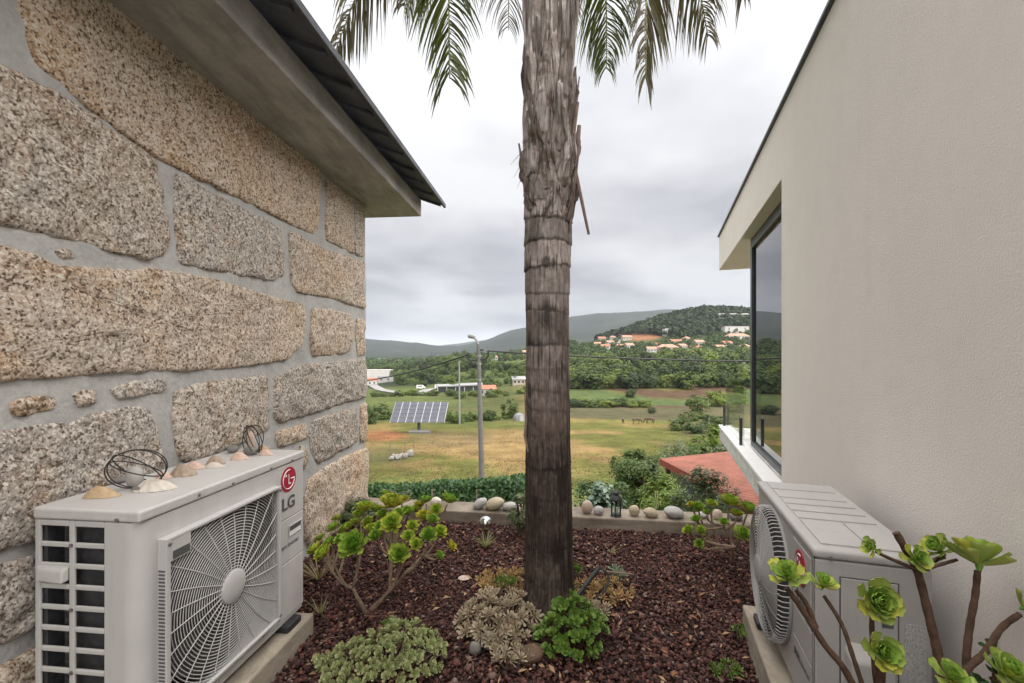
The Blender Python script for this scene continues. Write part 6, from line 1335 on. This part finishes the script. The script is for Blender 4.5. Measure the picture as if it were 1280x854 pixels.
# ------------------------------------------------------------------ solar panels
def solar():
    g = at_ground(526, 541); y = g.y; s = y / F; root = tag(empty('solar_array', g), 'tilted array of blue grey solar panels on a mast in the valley', 'solar panel')
    FR = simple('module_frame', (0.42, 0.43, 0.45), 0.4, metal=0.3, var=0.05, scale=3); CEL = simple('module_cells', (0.05, 0.053, 0.072), 0.4, 0.4, var=0.2, scale=1.5)
    tl, tr, bl, br = [Vector(q) - g for q in (P(494.5, 502.5, y + 1.6), P(560.5, 502.5, y + 2.4), P(487, 528, y - 1.4), P(555.5, 528, y - .8))]
    nrm = (tr - tl).cross(tl - bl).normalized(); nrm = nrm if nrm.y < 0 else -nrm
    backs = MB().hexa([q - nrm * 0.12 for q in (bl, br, tr, tl)] + [q - nrm * 0.05 for q in (bl, br, tr, tl)]).build('rack', FR, root)
    for i in range(7):
        for j in range(5):
            def at(a, b): return bl.lerp(br, a).lerp(tl.lerp(tr, a), b)
            e, f = 0.007, 0.006; a0, a1, b0, b1 = i / 7 + e, (i + 1) / 7 - e, j / 5 + f, (j + 1) / 5 - f; A = [at(a0, b0), at(a1, b0), at(a1, b1), at(a0, b1)]
            MB().hexa(A + [q + nrm * 0.04 for q in A]).build('module', CEL, root)
    mid = (bl + br) / 2 + Vector((0, 1.5, 0)); MB().tube([(mid.x, mid.y, -0.3), (mid.x, mid.y, 2.8)], 0.28, 10).build('mast', FRAMEM, root, smooth=True)
    MB().box(mid.x - 1.4, mid.x + 2.2, mid.y - 2.4, mid.y - 0.4, -1.2, 0.5).build('concrete_base', POLE, root, bevel=0.03)
solar()

# ------------------------------------------------------------------ trees: a few crowns shared by many trees
L_T1 = leafmat('tree_leaf', [(0.0373, 0.0621, 0.0199), (0.0580, 0.0911, 0.0264), (0.0787, 0.1159, 0.0347), (0.0455, 0.0704, 0.0248)], 0.6, 0.15, 0.2, 0.5); L_T2 = leafmat('tree_leaf_light', [(0.0704, 0.1076, 0.0248), (0.0994, 0.1449, 0.0331), (0.1242, 0.1697, 0.0414), (0.0828, 0.1159, 0.0282)], 0.6, 0.2, 0.2, 0.4); L_PIN = leafmat('pine_needles', [(0.0248, 0.0405, 0.0192), (0.0394, 0.0607, 0.0270), (0.0540, 0.0788, 0.0338)], 0.7, 0.15, 0.2, 0.25)
def tree_proto(seed, n, leaf, rad, mt, nclump, clump_r=0.34):
    V, Fc = crown_geo(seed, n, leaf, rad, nclump, 0.4, 0.7, clump_r, 0.8); V = V + [0, 0, rad[2] * 0.86]
    cm = fast_mesh('crown', V, Fc); cm.materials.append(mt); mb = MB(); mb.tube([(0, 0, -0.06), (0.01, 0, rad[2] * .5), (0, 0.01, rad[2] * 1.1)], [0.04, 0.03, 0.014], 6); rng = np.random.default_rng(seed)
    for k in range(5): d = rand_dirs(rng, 1)[0]; mb.tube([(0, 0, rad[2] * .45), (d[0] * rad[0] * .6, d[1] * rad[1] * .6, rad[2] * (1.1 + .4 * d[2]))], [0.018, 0.006], 5)
    tm = bpy.data.meshes.new('trunk'); tm.from_pydata(mb.v, [], mb.f); tm.materials.append(BARK); return cm, tm
BROAD = [tree_proto(100 + k, 1500, 0.075, (0.46, 0.46, 0.44), L_T1 if k % 3 else L_T2, 24 + 4 * k) for k in range(6)]; LIGHT = [tree_proto(120 + k, 1400, 0.075, (0.46, 0.46, 0.42), L_T2, 22 + 5 * k) for k in range(3)]; SLIM = [tree_proto(140 + k, 1100, 0.06, (0.22, 0.22, 0.48), L_PIN, 20) for k in range(2)]; BUSH = [tree_proto(160 + k, 1700, 0.085, (0.52, 0.5, 0.46), L_T1 if k else L_T2, 40, 0.34) for k in range(3)]
def tree(u, y, h, protos, name, label, group=None, seed=0, wide=1.0, cat='tree', v=None):
    g = on_ground(u, y) if v is None else at_ground(u, v); cm, tm = protos[seed % len(protos)]; root = tag(empty(name, g - Vector((0, 0, 0.15 * h * 0))), label, cat, group); root.scale = (h * wide, h * wide, h); root.rotation_euler = (0, 0, seed * 1.7)
    link('crown', cm, None, root); link('trunk', tm, None, root)
def px_h(g, px): return px * g.y / F
for (u, v, hp, pr, nm, lb, wd) in [(478, 524, 22, BUSH, 'round_bush', 'dark round bush left of the solar panels', 1.3), (460, 530, 26, BUSH, 'round_bush', 'dark bush against the granite wall edge left of the panels', .9), (569, 529, 19, BUSH, 'round_bush', 'dark bush just right of the solar panels', 1.2), (588, 527, 14, BUSH, 'round_bush', 'small bush left of the lamp post in the valley', 1.1), (611, 526, 16, BUSH, 'round_bush', 'small bush right of the lamp post in the valley', 1.2),
        (639, 523, 30, LIGHT, 'bright_tree', 'bright green round tree standing alone left of the palm', 1.0), (872, 514, 26, LIGHT, 'bright_tree', 'large light green bush at right end of the bank', 1.15), (897, 508, 24, BUSH, 'round_bush', 'green bush next to balcony glass at end of the bank', 1.1), (921, 505, 28, LIGHT, 'bright_tree', 'green tree seen through the balcony glass', 1.2), (788, 497, 13, BUSH, 'round_bush', 'lone bright bush on the bank above the horses', 1.1), (815, 517, 9, BUSH, 'round_bush', 'small pale bush on the meadow edge behind the horses', 1.1), (598, 455, 18, SLIM, 'slim_tree', 'dark slim conifer on the far terrace left of palm', 1.0), (638, 450, 16, SLIM, 'slim_tree', 'dark cypress beside the palm trunk on the far slope', 1.0), (520, 470, 22, BROAD, 'valley_tree', 'dark tall tree at left end of the middle wood', 1.1)]:
    g = at_ground(u, v); tree(u, 0, px_h(g, hp), pr, nm, lb, None, int(u), wd, v=v, cat='bush' if 'bush' in nm else 'tree')
rng = np.random.default_rng(42)
ORD = 'first second third fourth fifth sixth seventh eighth ninth tenth eleventh twelfth thirteenth fourteenth fifteenth sixteenth seventeenth eighteenth nineteenth twentieth twenty-first twenty-second twenty-third twenty-fourth twenty-fifth twenty-sixth'.split()
def row_of(u0, u1, y, dy, n, h0, h1, protos, name, label, group, wide=1.1):
    base_label = label
    for k in range(n):
        label = base_label.replace('#', ORD[k] if k < len(ORD) else 'last')
        u = u0 + (u1 - u0) * (k + rng.uniform(.15, .85)) / n; tree(u, y + rng.uniform(-dy, dy), rng.uniform(h0, h1), protos, name, label, group, int(rng.integers(0, 99)), wide * rng.uniform(.85, 1.2))
G1 = 'trees of the wood beyond the meadow'; L1 = 'leafy tree in the dense wood beyond the meadow, right of the palm'
row_of(705, 1000, 216, 4, 22, 6, 12, BROAD, 'wood_tree', '# tree from the palm in the front row of the wood', G1, 1.2); row_of(695, 1000, 236, 6, 17, 10, 15, BROAD, 'wood_tree', '# tree from the palm in the second row of the wood', G1); row_of(695, 1000, 272, 8, 17, 12, 17, BROAD, 'wood_tree', L1, G1); row_of(690, 1000, 318, 10, 17, 12, 17, BROAD, 'wood_tree', L1, G1); row_of(690, 1000, 355, 12, 18, 12, 17, BROAD + LIGHT, 'wood_tree', L1, G1); row_of(690, 1000, 400, 14, 20, 10, 15, BROAD + LIGHT, 'wood_tree', L1, G1); row_of(700, 1000, 440, 12, 22, 5, 8, BROAD + LIGHT, 'wood_tree', L1, G1)
G2 = 'bushes along the brown bank'; row_of(715, 812, 158, 3, 15, 2.2, 4, BUSH, 'bank_bush', '# bush from the palm in the hedgerow along the brown bank', G2, 1.4)
G3 = 'trees scattered over the left valley'; L3 = 'green tree among the fields and hedges left of the palm'
row_of(528, 612, 470, 25, 18, 12, 17, BROAD, 'valley_tree', L3, G3, 1.3); row_of(540, 605, 520, 15, 12, 12, 18, BROAD, 'valley_tree', L3, G3, 1.3); row_of(490, 660, 400, 30, 24, 8, 13, BROAD, 'valley_tree', L3, G3); row_of(500, 700, 330, 25, 24, 5, 10, BROAD + LIGHT, 'valley_tree', L3, G3); row_of(560, 720, 270, 20, 16, 4, 8, BROAD + LIGHT, 'valley_tree', L3, G3); row_of(465, 545, 215, 6, 9, 2, 4, BUSH, 'valley_bush', '# bush from the left in the hedge beyond the solar panels', 'low hedge beyond the panels', 1.5); row_of(620, 720, 560, 30, 16, 6, 11, BROAD, 'valley_tree', L3, G3); row_of(455, 520, 640, 40, 10, 9, 13, BROAD, 'valley_tree', L3, G3, 1.3)
row_of(560, 700, 205, 8, 12, 2, 4.5, BUSH, 'valley_bush', '# low bush from the left at far edge of the left fields', 'low bushes by the fields', 1.4)
row_of(500, 640, 112, 5, 14, 0.8, 1.7, BUSH, 'scrub_bush', '# scrub clump from the left along the top of the meadow', 'scrub on the meadow edge', 1.6); row_of(845, 905, 45, 10, 9, 0.8, 1.8, BUSH, 'scrub_bush', '# near scrub clump from the left on the right bank', 'scrub on the right bank', 1.5); row_of(850, 920, 95, 20, 10, 1.2, 2.6, BUSH, 'scrub_bush', '# farther scrub clump from the left on the right bank', 'scrub on the right bank', 1.5)

def far_wood(name, label, n, usel, ysel, hsel, mt, seed, dens=None, faces=26, squash=0.55):
    """a wood too far to count: leaf clumps joined to one object"""
    rng = np.random.default_rng(seed); u = rng.uniform(*usel, n); y = rng.uniform(*ysel, n)
    if dens is not None: k = dens(u, y, rng); u, y = u[k], y[k]
    n = len(u); x = (u - CU) / F * y; z = H(x, y); h = rng.uniform(*hsel, n); m = faces
    d = rand_dirs(rng, n * m).reshape(n, m, 3); d[:, :, 2] = np.abs(d[:, :, 2]) * 1.2 - 0.25; rr = rng.uniform(0.55, 1.05, (n, m, 1)); c = np.stack([x, y, z + h * 0.5], 1)[:, None] + d * rr * np.stack([h * squash * .6, h * squash * .6, h * .52], 1)[:, None]
    N = (d + rng.normal(size=d.shape) * 0.35).reshape(-1, 3); D = np.cross(N, rand_dirs(rng, n * m)); L = np.repeat(h, m) * rng.uniform(.28, .5, n * m)
    V, Fc = leaf_geo(c.reshape(-1, 3) - norm(D) * L[:, None] * .5, D, norm(N), L, L * .8, 0.1); tag(link(name, fast_mesh(name, V, Fc), mt), label, 'wood', kind='stuff')
far_wood('hill_wood', 'dark pine wood covering the hill top at right', 5200, (745, 1060), (600, 830), (7, 13), L_PIN, 61, faces=30, squash=0.6, dens=lambda u, y, r: (y > np.interp(u, [745, 775, 800, 830, 860, 905, 940, 1060], [790, 760, 700, 640, 615, 660, 690, 700]) + r.normal(size=len(u)) * 12))
L_TF = leafmat('village_tree_leaf', [(0.0373, 0.0621, 0.0199), (0.0580, 0.0911, 0.0282), (0.0828, 0.1201, 0.0365)], 0.6, 0.3, 0.2); far_wood('village_trees', 'mixed green trees between the houses on the slope', 1100, (690, 1040), (455, 640), (3, 6.5), L_TF, 62, faces=34, squash=0.9, dens=lambda u, y, r: ~((u > 774) & (u < 832) & (y > 555)))
far_wood('valley_wood', 'hazy woods filling the far end of the valley', 1700, (430, 720), (650, 1700), (8, 14), L_TF, 63, faces=22, squash=0.9, dens=lambda u, y, r: fbm(np.stack([u * .03, y * .006, 0 * u], 1), 2, 5) > -0.12)

# ------------------------------------------------------------------ houses
RTILE = simple('clay_roof', (0.32, 0.125, 0.075), 0.8, var=0.2, scale=0.3); RTILE2 = simple('pale_clay_roof', (0.36, 0.195, 0.14), 0.8, var=0.2, scale=0.3); WHT = simple('white_render', (0.52, 0.50, 0.475), 0.8, var=0.08, scale=0.2); CREAM = simple('cream_render', (0.42, 0.36, 0.30), 0.8, var=0.08, scale=0.2); GREYW = simple('grey_render', (0.36, 0.35, 0.34), 0.8, var=0.1, scale=0.2); WDARK = simple('far_window', (0.04, 0.045, 0.05), 0.3, var=0.2, scale=0.5); GREYR = simple('grey_roof', (0.24, 0.24, 0.245), 0.7, var=0.15, scale=0.2)
def far_house(u, v, y, w, d, h, wm, rm, label, rot=0.0, roof='gable', wins=3, name='house', cat='house', rise=0.28):
    g = at_ground(u, v, 120) if y is None else at_ground(u, v, 0.82 * y, 1.5 * y)
    if y is not None and (g.y < 0.83 * y or g.y > 1.35 * y): g = on_ground(u, y)
    root = tag(empty(name, g, rot), label, cat)
    MB().box(-w / 2, w / 2, -d / 2, d / 2, -3.5, h).build('wall', wm, root)
    if roof == 'flat': MB().box(-w / 2 - .2, w / 2 + .2, -d / 2 - .2, d / 2 + .2, h, h + .35).build('roof', rm, root)
    else:
        rh = d * rise; e = 0.5; MB().add([(-w / 2 - e, -d / 2 - e, h), (w / 2 + e, -d / 2 - e, h), (w / 2 + e, d / 2 + e, h), (-w / 2 - e, d / 2 + e, h), (-w / 2 + (d * .35 if roof == 'hip' else -e), 0, h + rh), (w / 2 - (d * .35 if roof == 'hip' else -e), 0, h + rh)], [(0, 1, 5, 4), (2, 3, 4, 5), (0, 4, 3), (1, 2, 5), (0, 3, 2, 1)]).build('roof', rm, root)
    for k in range(wins):
        x = -w / 2 + w * (k + .5) / wins; MB().box(x - .6, x + .6, -d / 2 - .06, -d / 2 + .05, h * .38, h * .75).build('window', WDARK, root)
for a in [(752, 427, 560, 11, 10, 5, CREAM, RTILE, 'red roofed house at left end of the hillside village'), (762, 432, 545, 9, 8, 4, WHT, RTILE2, 'white house below the red roofed one in the village', 0.3), (771, 429, 555, 8, 8, 4, WHT, GREYR, 'white flat roofed house in the left village cluster', 0.1, 'flat'), (747, 433, 540, 8, 7, 3.5, WHT, RTILE2, 'leftmost low white house of the village', -.2), (771.5, 420, 600, 11, 8, 3.5, WHT, GREYR, 'small white box house left of the orange earth cut', 0, 'flat'), (783, 414.5, 640, 13, 9, 4.5, CREAM, RTILE2, 'pink roofed house above the orange earth cut', .1), (794, 415, 645, 12, 9, 5, WHT, GREYR, 'white house directly above the orange earth cut', -.1, 'flat'), (834, 420, 625, 10, 9, 10, WHT, GREYR, 'tall white house half hidden by hilltop pines', .1, 'flat'),
        (778, 436, 515, 13, 8, 3, CREAM, RTILE2, 'long low pink roofed house below the white cluster', .15), (814, 441, 500, 9, 8, 4, WHT, RTILE2, 'small white house left of the large salmon roof', -.1), (834, 440, 498, 20, 12, 4.5, CREAM, RTILE2, 'largest salmon roofed house in mid village', .12, 'hip'), (845, 431, 530, 13, 9, 4, CREAM, RTILE, 'salmon roofed house above the largest one', -.1), (873, 433, 540, 10, 9, 5, CREAM, RTILE2, 'small pinkish house right of mid village trees', .1), (870, 438, 512, 12, 8, 2.5, CREAM, RTILE, 'low red roof among the trees below the pinkish house', 0), (899, 438, 512, 9, 8, 3.5, CREAM, RTILE2, 'small salmon roof right of the tree gap', .2), (921, 424.5, 560, 27, 12, 4.5, WHT, RTILE2, 'long salmon roofed white house near the balcony', .05, 'hip', 5), (919, 415.5, 620, 34, 11, 8, WHT, WHT, 'modern white block with dark slits below the hill top', 0, 'flat', 3), (945, 428, 560, 14, 10, 4, WHT, RTILE2, 'house seen behind the window frame at village edge', 0), (470, 472, None, 34, 16, 8, WHT, WHT, 'white warehouse at the left edge of the valley', .1, 'flat', 0), (463, 482, None, 10, 8, 4, WHT, RTILE, 'white house with red roof below the warehouse', .2), (482, 478, None, 12, 9, 5, GREYW, GREYR, 'dark grey shed right of the white warehouse', .1, 'flat', 2), (608.5, 494, None, 7.5, 6, 3, GREYW, RTILE, 'small red roofed cottage right of the lamp post', .15), (648, 481, None, 7, 6, 3.2, CREAM, GREYR, 'small pale cottage left of the palm in the trees', .1), (660, 430, 700, 16, 10, 6, CREAM, RTILE2, 'orange house on the far slope behind the palm', 0), (618, 441, 720, 10, 8, 5, WHT, RTILE2, 'tiny white house on the far terraces', 0), (477, 447, 1400, 30, 14, 10, WHT, GREYR, 'white block on the far left hillside', 0, 'flat'), (500, 460, 1000, 22, 12, 6, CREAM, RTILE2, 'pale house in the hazy valley bottom', 0), (474, 459, 1050, 26, 12, 6, WHT, RTILE2, 'white house in the hazy valley bottom at left', 0)]:
    far_house(*a)
rng = np.random.default_rng(15)
for k, (u, v) in enumerate([(757, 437), (766, 425), (786, 437), (822, 433), (852, 437), (858, 427), (908, 433), (931, 437)]):
    far_house(u, v, 500 + (440 - v) * 8, rng.uniform(7, 11), rng.uniform(7, 9), rng.uniform(3, 5), [WHT, CREAM][k % 2], [RTILE2, RTILE][k % 3 == 0], ORD[k] + ' from the left of the small tiled houses dotted over the hillside', rng.uniform(-.4, .4), ['gable', 'hip'][k % 2])
def long_wall():
    a, b = P(893, 391.5, 735), P(950, 388.5, 735); a.z = on_ground(893, 735).z + 9; b.z = on_ground(950, 735).z + 9; root = tag(empty('greenhouse', (a + b) / 2), 'long pale greenhouse line along the hill top', 'greenhouse'); w = (b.x - a.x) / 2
    MB().box(-w, w, -4, 4, -6, 1.2).build('wall', GREYW, root); MB().add([(-w, -4.5, 1.2), (w, -4.5, 1.2), (w, 4.5, 1.2), (-w, 4.5, 1.2), (-w, 0, 2.3), (w, 0, 2.3)], [(0, 1, 5, 4), (2, 3, 4, 5), (0, 4, 3), (1, 2, 5)]).build('roof', WHT, root)
long_wall()
def long_shed():
    g = at_ground(575, 489); y = g.y; root = tag(empty('long_shed', g, 0.12), 'long low shed with pale roof edge beside the valley road', 'shed'); w = 27 * y / F
    MB().box(-w, w, -4, 4, -1.5, 2.6).build('wall', WDARK, root); MB().hexa([(-w - .5, -5, 2.6), (w + .5, -5, 3.4), (w + .5, 5, 3.8), (-w - .5, 5, 3.0), (-w - .5, -5, 3.1), (w + .5, -5, 4.0), (w + .5, 5, 4.4), (-w - .5, 5, 3.5)]).build('roof', GREYR, root)
    for k in range(6): MB().box(-w + k * w / 2.5 - .15, -w + k * w / 2.5 + .15, -4.6, -4.2, -1, 2.58).build('post', WHT, root)
long_shed()
def hut():
    g = at_ground(650, 526); s = g.y / F; root = tag(empty('greenhouse', g, 0.2), 'small white plastic greenhouse beside the lone bright tree', 'greenhouse'); mb = MB(); w, d, h = 1.3, 1.8, 1.7; n = 10; V = []
    for yy in (-d, d):
        for i in range(n + 1): a = math.pi * i / n; V.append((-w * math.cos(a), yy, h * math.sin(a) ** .7))
    mb.add(V, [(i, i + 1, n + 2 + i, n + 1 + i) for i in range(n)] + [tuple(range(n, -1, -1)), tuple(range(n + 1, 2 * n + 2))]); mb.build('cover', simple('plastic_cover', (0.20, 0.20, 0.205), 0.5, var=0.3, scale=1), root, smooth=True); MB().box(-.5, .5, -d - .05, -d - .01, 0, 1.5).build('door', GREYW, root)
hut()
for i, (u, v, w, h) in enumerate([(489, 576, 7, 5), (497, 575, 9, 7), (506, 574, 8, 8), (513, 571, 9, 8), (502, 571, 8, 5), (492, 572, 6, 5)]):
    g = at_ground(u, v); s = g.y / F; pebble(g, (w * s / 2, w * s * .4, h * s / 2), 'dark', ['leftmost boulder of the heap', 'broad boulder in front of the heap', 'tall boulder mid heap', 'rightmost boulder of the heap', 'boulder at the back of the heap', 'small boulder on the left of the heap'][i] + ' on the meadow left edge', 70 + i, .3 * i, 0.1, 'boulder', 'boulder heap on the meadow', 'boulder', 0.28)
for k, (u, v, hp) in enumerate([(487, 572, 18), (506, 565, 12), (517, 560, 10)]):
    g = at_ground(u, v); h = hp * g.y / F; root = tag(empty('fence_post', g), ['thin wooden post behind the boulder heap', 'short post behind the right of the boulder heap', 'farthest thin post past the boulder heap'][k], 'post'); MB().tube([(0, 0, -.2), (0.05, 0, h)], [.06, .045], 6).build('post', STALK, root)
for k, (u, v, hp) in enumerate([(886, 536, 15), (892, 530, 16), (897, 526, 14), (902, 524, 15), (907, 520, 14)]):
    g = at_ground(u, v); h = hp * g.y / F; root = tag(empty('fence_post', g), ORD[k] + ' grey fence post from the left on the bank beside the balcony', 'post', 'fence posts by the balcony'); MB().tube([(0, 0, -.2), (0.05, 0, h)], [.07, .055], 6).build('post', POLEL, root)

def meadow_grass():
    rng = np.random.default_rng(91); n = 15000; y = 26 + 95 * rng.random(n) ** 1.6; u = rng.uniform(440, 960, n); x = (u - CU) / F * y; z = H(x, y); k = rng.random(n)
    q = fbm(np.stack([x / 4, y / 8, 0 * x], 1), 3, 12); keep = k < 0.35 + 1.3 * q; x, y, z = x[keep], y[keep], z[keep]; n = len(x); pos = np.repeat(np.stack([x, y, z], 1), 4, 0); m = len(pos); pos[:, :2] += rng.normal(size=(m, 2)) * 0.12
    D = rng.normal(size=(m, 3)) * 0.6 + [0, 0, 1]; V, Fc = leaf_geo(pos, D, rand_dirs(rng, m), rng.uniform(0.06, 0.17, m), rng.uniform(0.02, 0.06, m), 0.1)
    tag(link('meadow_grass', fast_mesh('meadow_grass', V, Fc), leafmat('meadow_blade', [(0.15, 0.115, 0.055), (0.11, 0.105, 0.04), (0.075, 0.085, 0.026), (0.17, 0.13, 0.07)], 0.8, 0.3, 0.1)), 'dry and green grass tufts on the sloping meadow', 'grass', kind='stuff')
meadow_grass()
# road in the left valley
def road():
    pts = [(466, 480), (468, 484), (476, 488), (492, 491), (508, 493), (520, 494), (528, 491), (535, 488), (548, 486)]; G = [at_ground(u, v) for u, v in pts]; V = []; Fc = []
    D = []
    for i in range(len(G) - 1):
        for t in np.linspace(0, 1, 8, endpoint=False): D.append(G[i].lerp(G[i + 1], t))
    for i, p in enumerate(D):
        t = (D[min(i + 1, len(D) - 1)] - D[max(i - 1, 0)]).normalized(); s = Vector((-t.y, t.x, 0)).normalized()
        for sg in (-1, 1): q = p + s * 3.2 * sg; V.append((q.x, q.y, float(H(q.x, q.y)[0]) + 0.5))
    for i in range(len(D) - 1): Fc.append((2 * i, 2 * i + 1, 2 * i + 3, 2 * i + 2))
    tag(MB().add(V, Fc).build('road', simple('asphalt', (0.22, 0.21, 0.205), 0.9, var=0.15, scale=0.3)), kind='structure')
road()
def van(u, v, label, rot):
    g = at_ground(u, v); g.z += 0.6; root = tag(empty('parked_van', g, rot), label, 'van'); W_ = simple('van_white', (0.72, 0.72, 0.72), 0.4, var=0.05)
    MB().add([(-2.6, -.95, .4), (2.6, -.95, .4), (2.6, .95, .4), (-2.6, .95, .4), (-2.6, -.9, 2.3), (1.3, -.9, 2.3), (1.3, .9, 2.3), (-2.6, .9, 2.3), (2.6, -.95, 1.2), (2.6, .95, 1.2), (2.0, -.93, 1.35), (2.0, .93, 1.35)], [(0, 3, 2, 1), (4, 5, 6, 7), (0, 4, 7, 3), (0, 1, 8, 10, 5, 4), (3, 7, 6, 11, 9, 2), (1, 2, 9, 8), (8, 9, 11, 10), (10, 11, 6, 5)]).build('body', W_, root)
    for sx in (-1.6, 1.7):
        for sy in (-.9, .9): MB().tube([(sx, sy - .12, .38), (sx, sy + .12, .38)], .38, 12).build('wheel', RUBBER, root)
    MB().box(-2.0, .9, -.97, -.94, 1.4, 2.0).build('window', WDARK, root)
van(526, 487.5, 'white van on the valley road near the long shed', .3); van(549, 487, 'second white van parked left of the long shed', .1)

# ------------------------------------------------------------------ grazing horses
HORSE = simple('horse_coat', (0.075, 0.042, 0.026), 0.6, var=0.3, scale=1.5)
def horse(u, v, rot, label, s=1.0):
    g = at_ground(u, v)
    J = {'hip': ((-.72, 0, 1.18), .27), 'bel': ((-.15, 0, 1.10), .31), 'che': ((.45, 0, 1.12), .29), 'neck': ((.82, 0, 1.08), .17), 'poll': ((1.15, 0, .62), .11), 'face': ((1.22, 0, .38), .085), 'muz': ((1.24, 0, .12), .065), 'tail': ((-.98, 0, 1.15), .06), 'tail2': ((-1.06, 0, .55), .05)}
    E = [('hip', 'bel'), ('bel', 'che'), ('che', 'neck'), ('neck', 'poll'), ('poll', 'face'), ('face', 'muz'), ('hip', 'tail'), ('tail', 'tail2')]
    for sd, y in (('l', .17), ('r', -.17)):
        k = .10 if sd == 'l' else -.08
        J['hs' + sd] = ((-.66, y, .88), .16); J['hk' + sd] = ((-.58 + k, y, .68), .10); J['hh' + sd] = ((-.82 + k, y, .45), .062); J['hf' + sd] = ((-.76 + k, y, .05), .055); E += [('hip', 'hs' + sd), ('hs' + sd, 'hk' + sd), ('hk' + sd, 'hh' + sd), ('hh' + sd, 'hf' + sd)]
        J['fs' + sd] = ((.50, y, .84), .11); J['fk' + sd] = ((.52 + k, y, .46), .065); J['ff' + sd] = ((.50 + k, y, .05), .055); E += [('che', 'fs' + sd), ('fs' + sd, 'fk' + sd), ('fk' + sd, 'ff' + sd)]
        J['ear' + sd] = ((1.10, y * .35, .80), .025); E.append(('poll', 'ear' + sd))
    nm = list(J); me = bpy.data.meshes.new('horse'); me.from_pydata([J[k][0] for k in nm], [(nm.index(a), nm.index(b)) for a, b in E], []); o = link('horse', me, HORSE)
    sk = o.modifiers.new('skin', 'SKIN'); sv = me.skin_vertices[0].data
    for i, k in enumerate(nm): sv[i].radius = (J[k][1], J[k][1]); sv[i].use_root = (k == 'hip')
    sk.use_smooth_shade = True; ss = o.modifiers.new('sub', 'SUBSURF'); ss.levels = 1; ss.render_levels = 2
    o.location = g; o.rotation_euler = (0, 0, rot); o.scale = (s, s, s); tag(o, label, 'horse', 'horses grazing on the meadow')
horse(779, 529.5, R(75), 'leftmost brown horse seen end on in the meadow', .95); horse(796, 530, R(8), 'middle brown horse grazing with head to the right', 1.0); horse(812, 530, R(172), 'rightmost brown horse grazing with head to the left', 1.05)

# ------------------------------------------------------------------ the air of the valley
def haze():
    hm = bpy.data.materials.new('haze'); hm.use_nodes = True; nt = hm.node_tree; nt.nodes.clear(); out = nt.nodes.new('ShaderNodeOutputMaterial'); pv = nt.nodes.new('ShaderNodeVolumePrincipled')
    pv.inputs['Color'].default_value = (0.78, 0.86, 1.0, 1); pv.inputs['Density'].default_value = 0.000065; pv.inputs['Anisotropy'].default_value = 0.0; nt.links.new(pv.outputs[0], out.inputs['Volume'])
    tag(MB().box(-24000, 24000, -9500, 25000, -44, 420).build('haze', hm), kind='stuff')
haze()
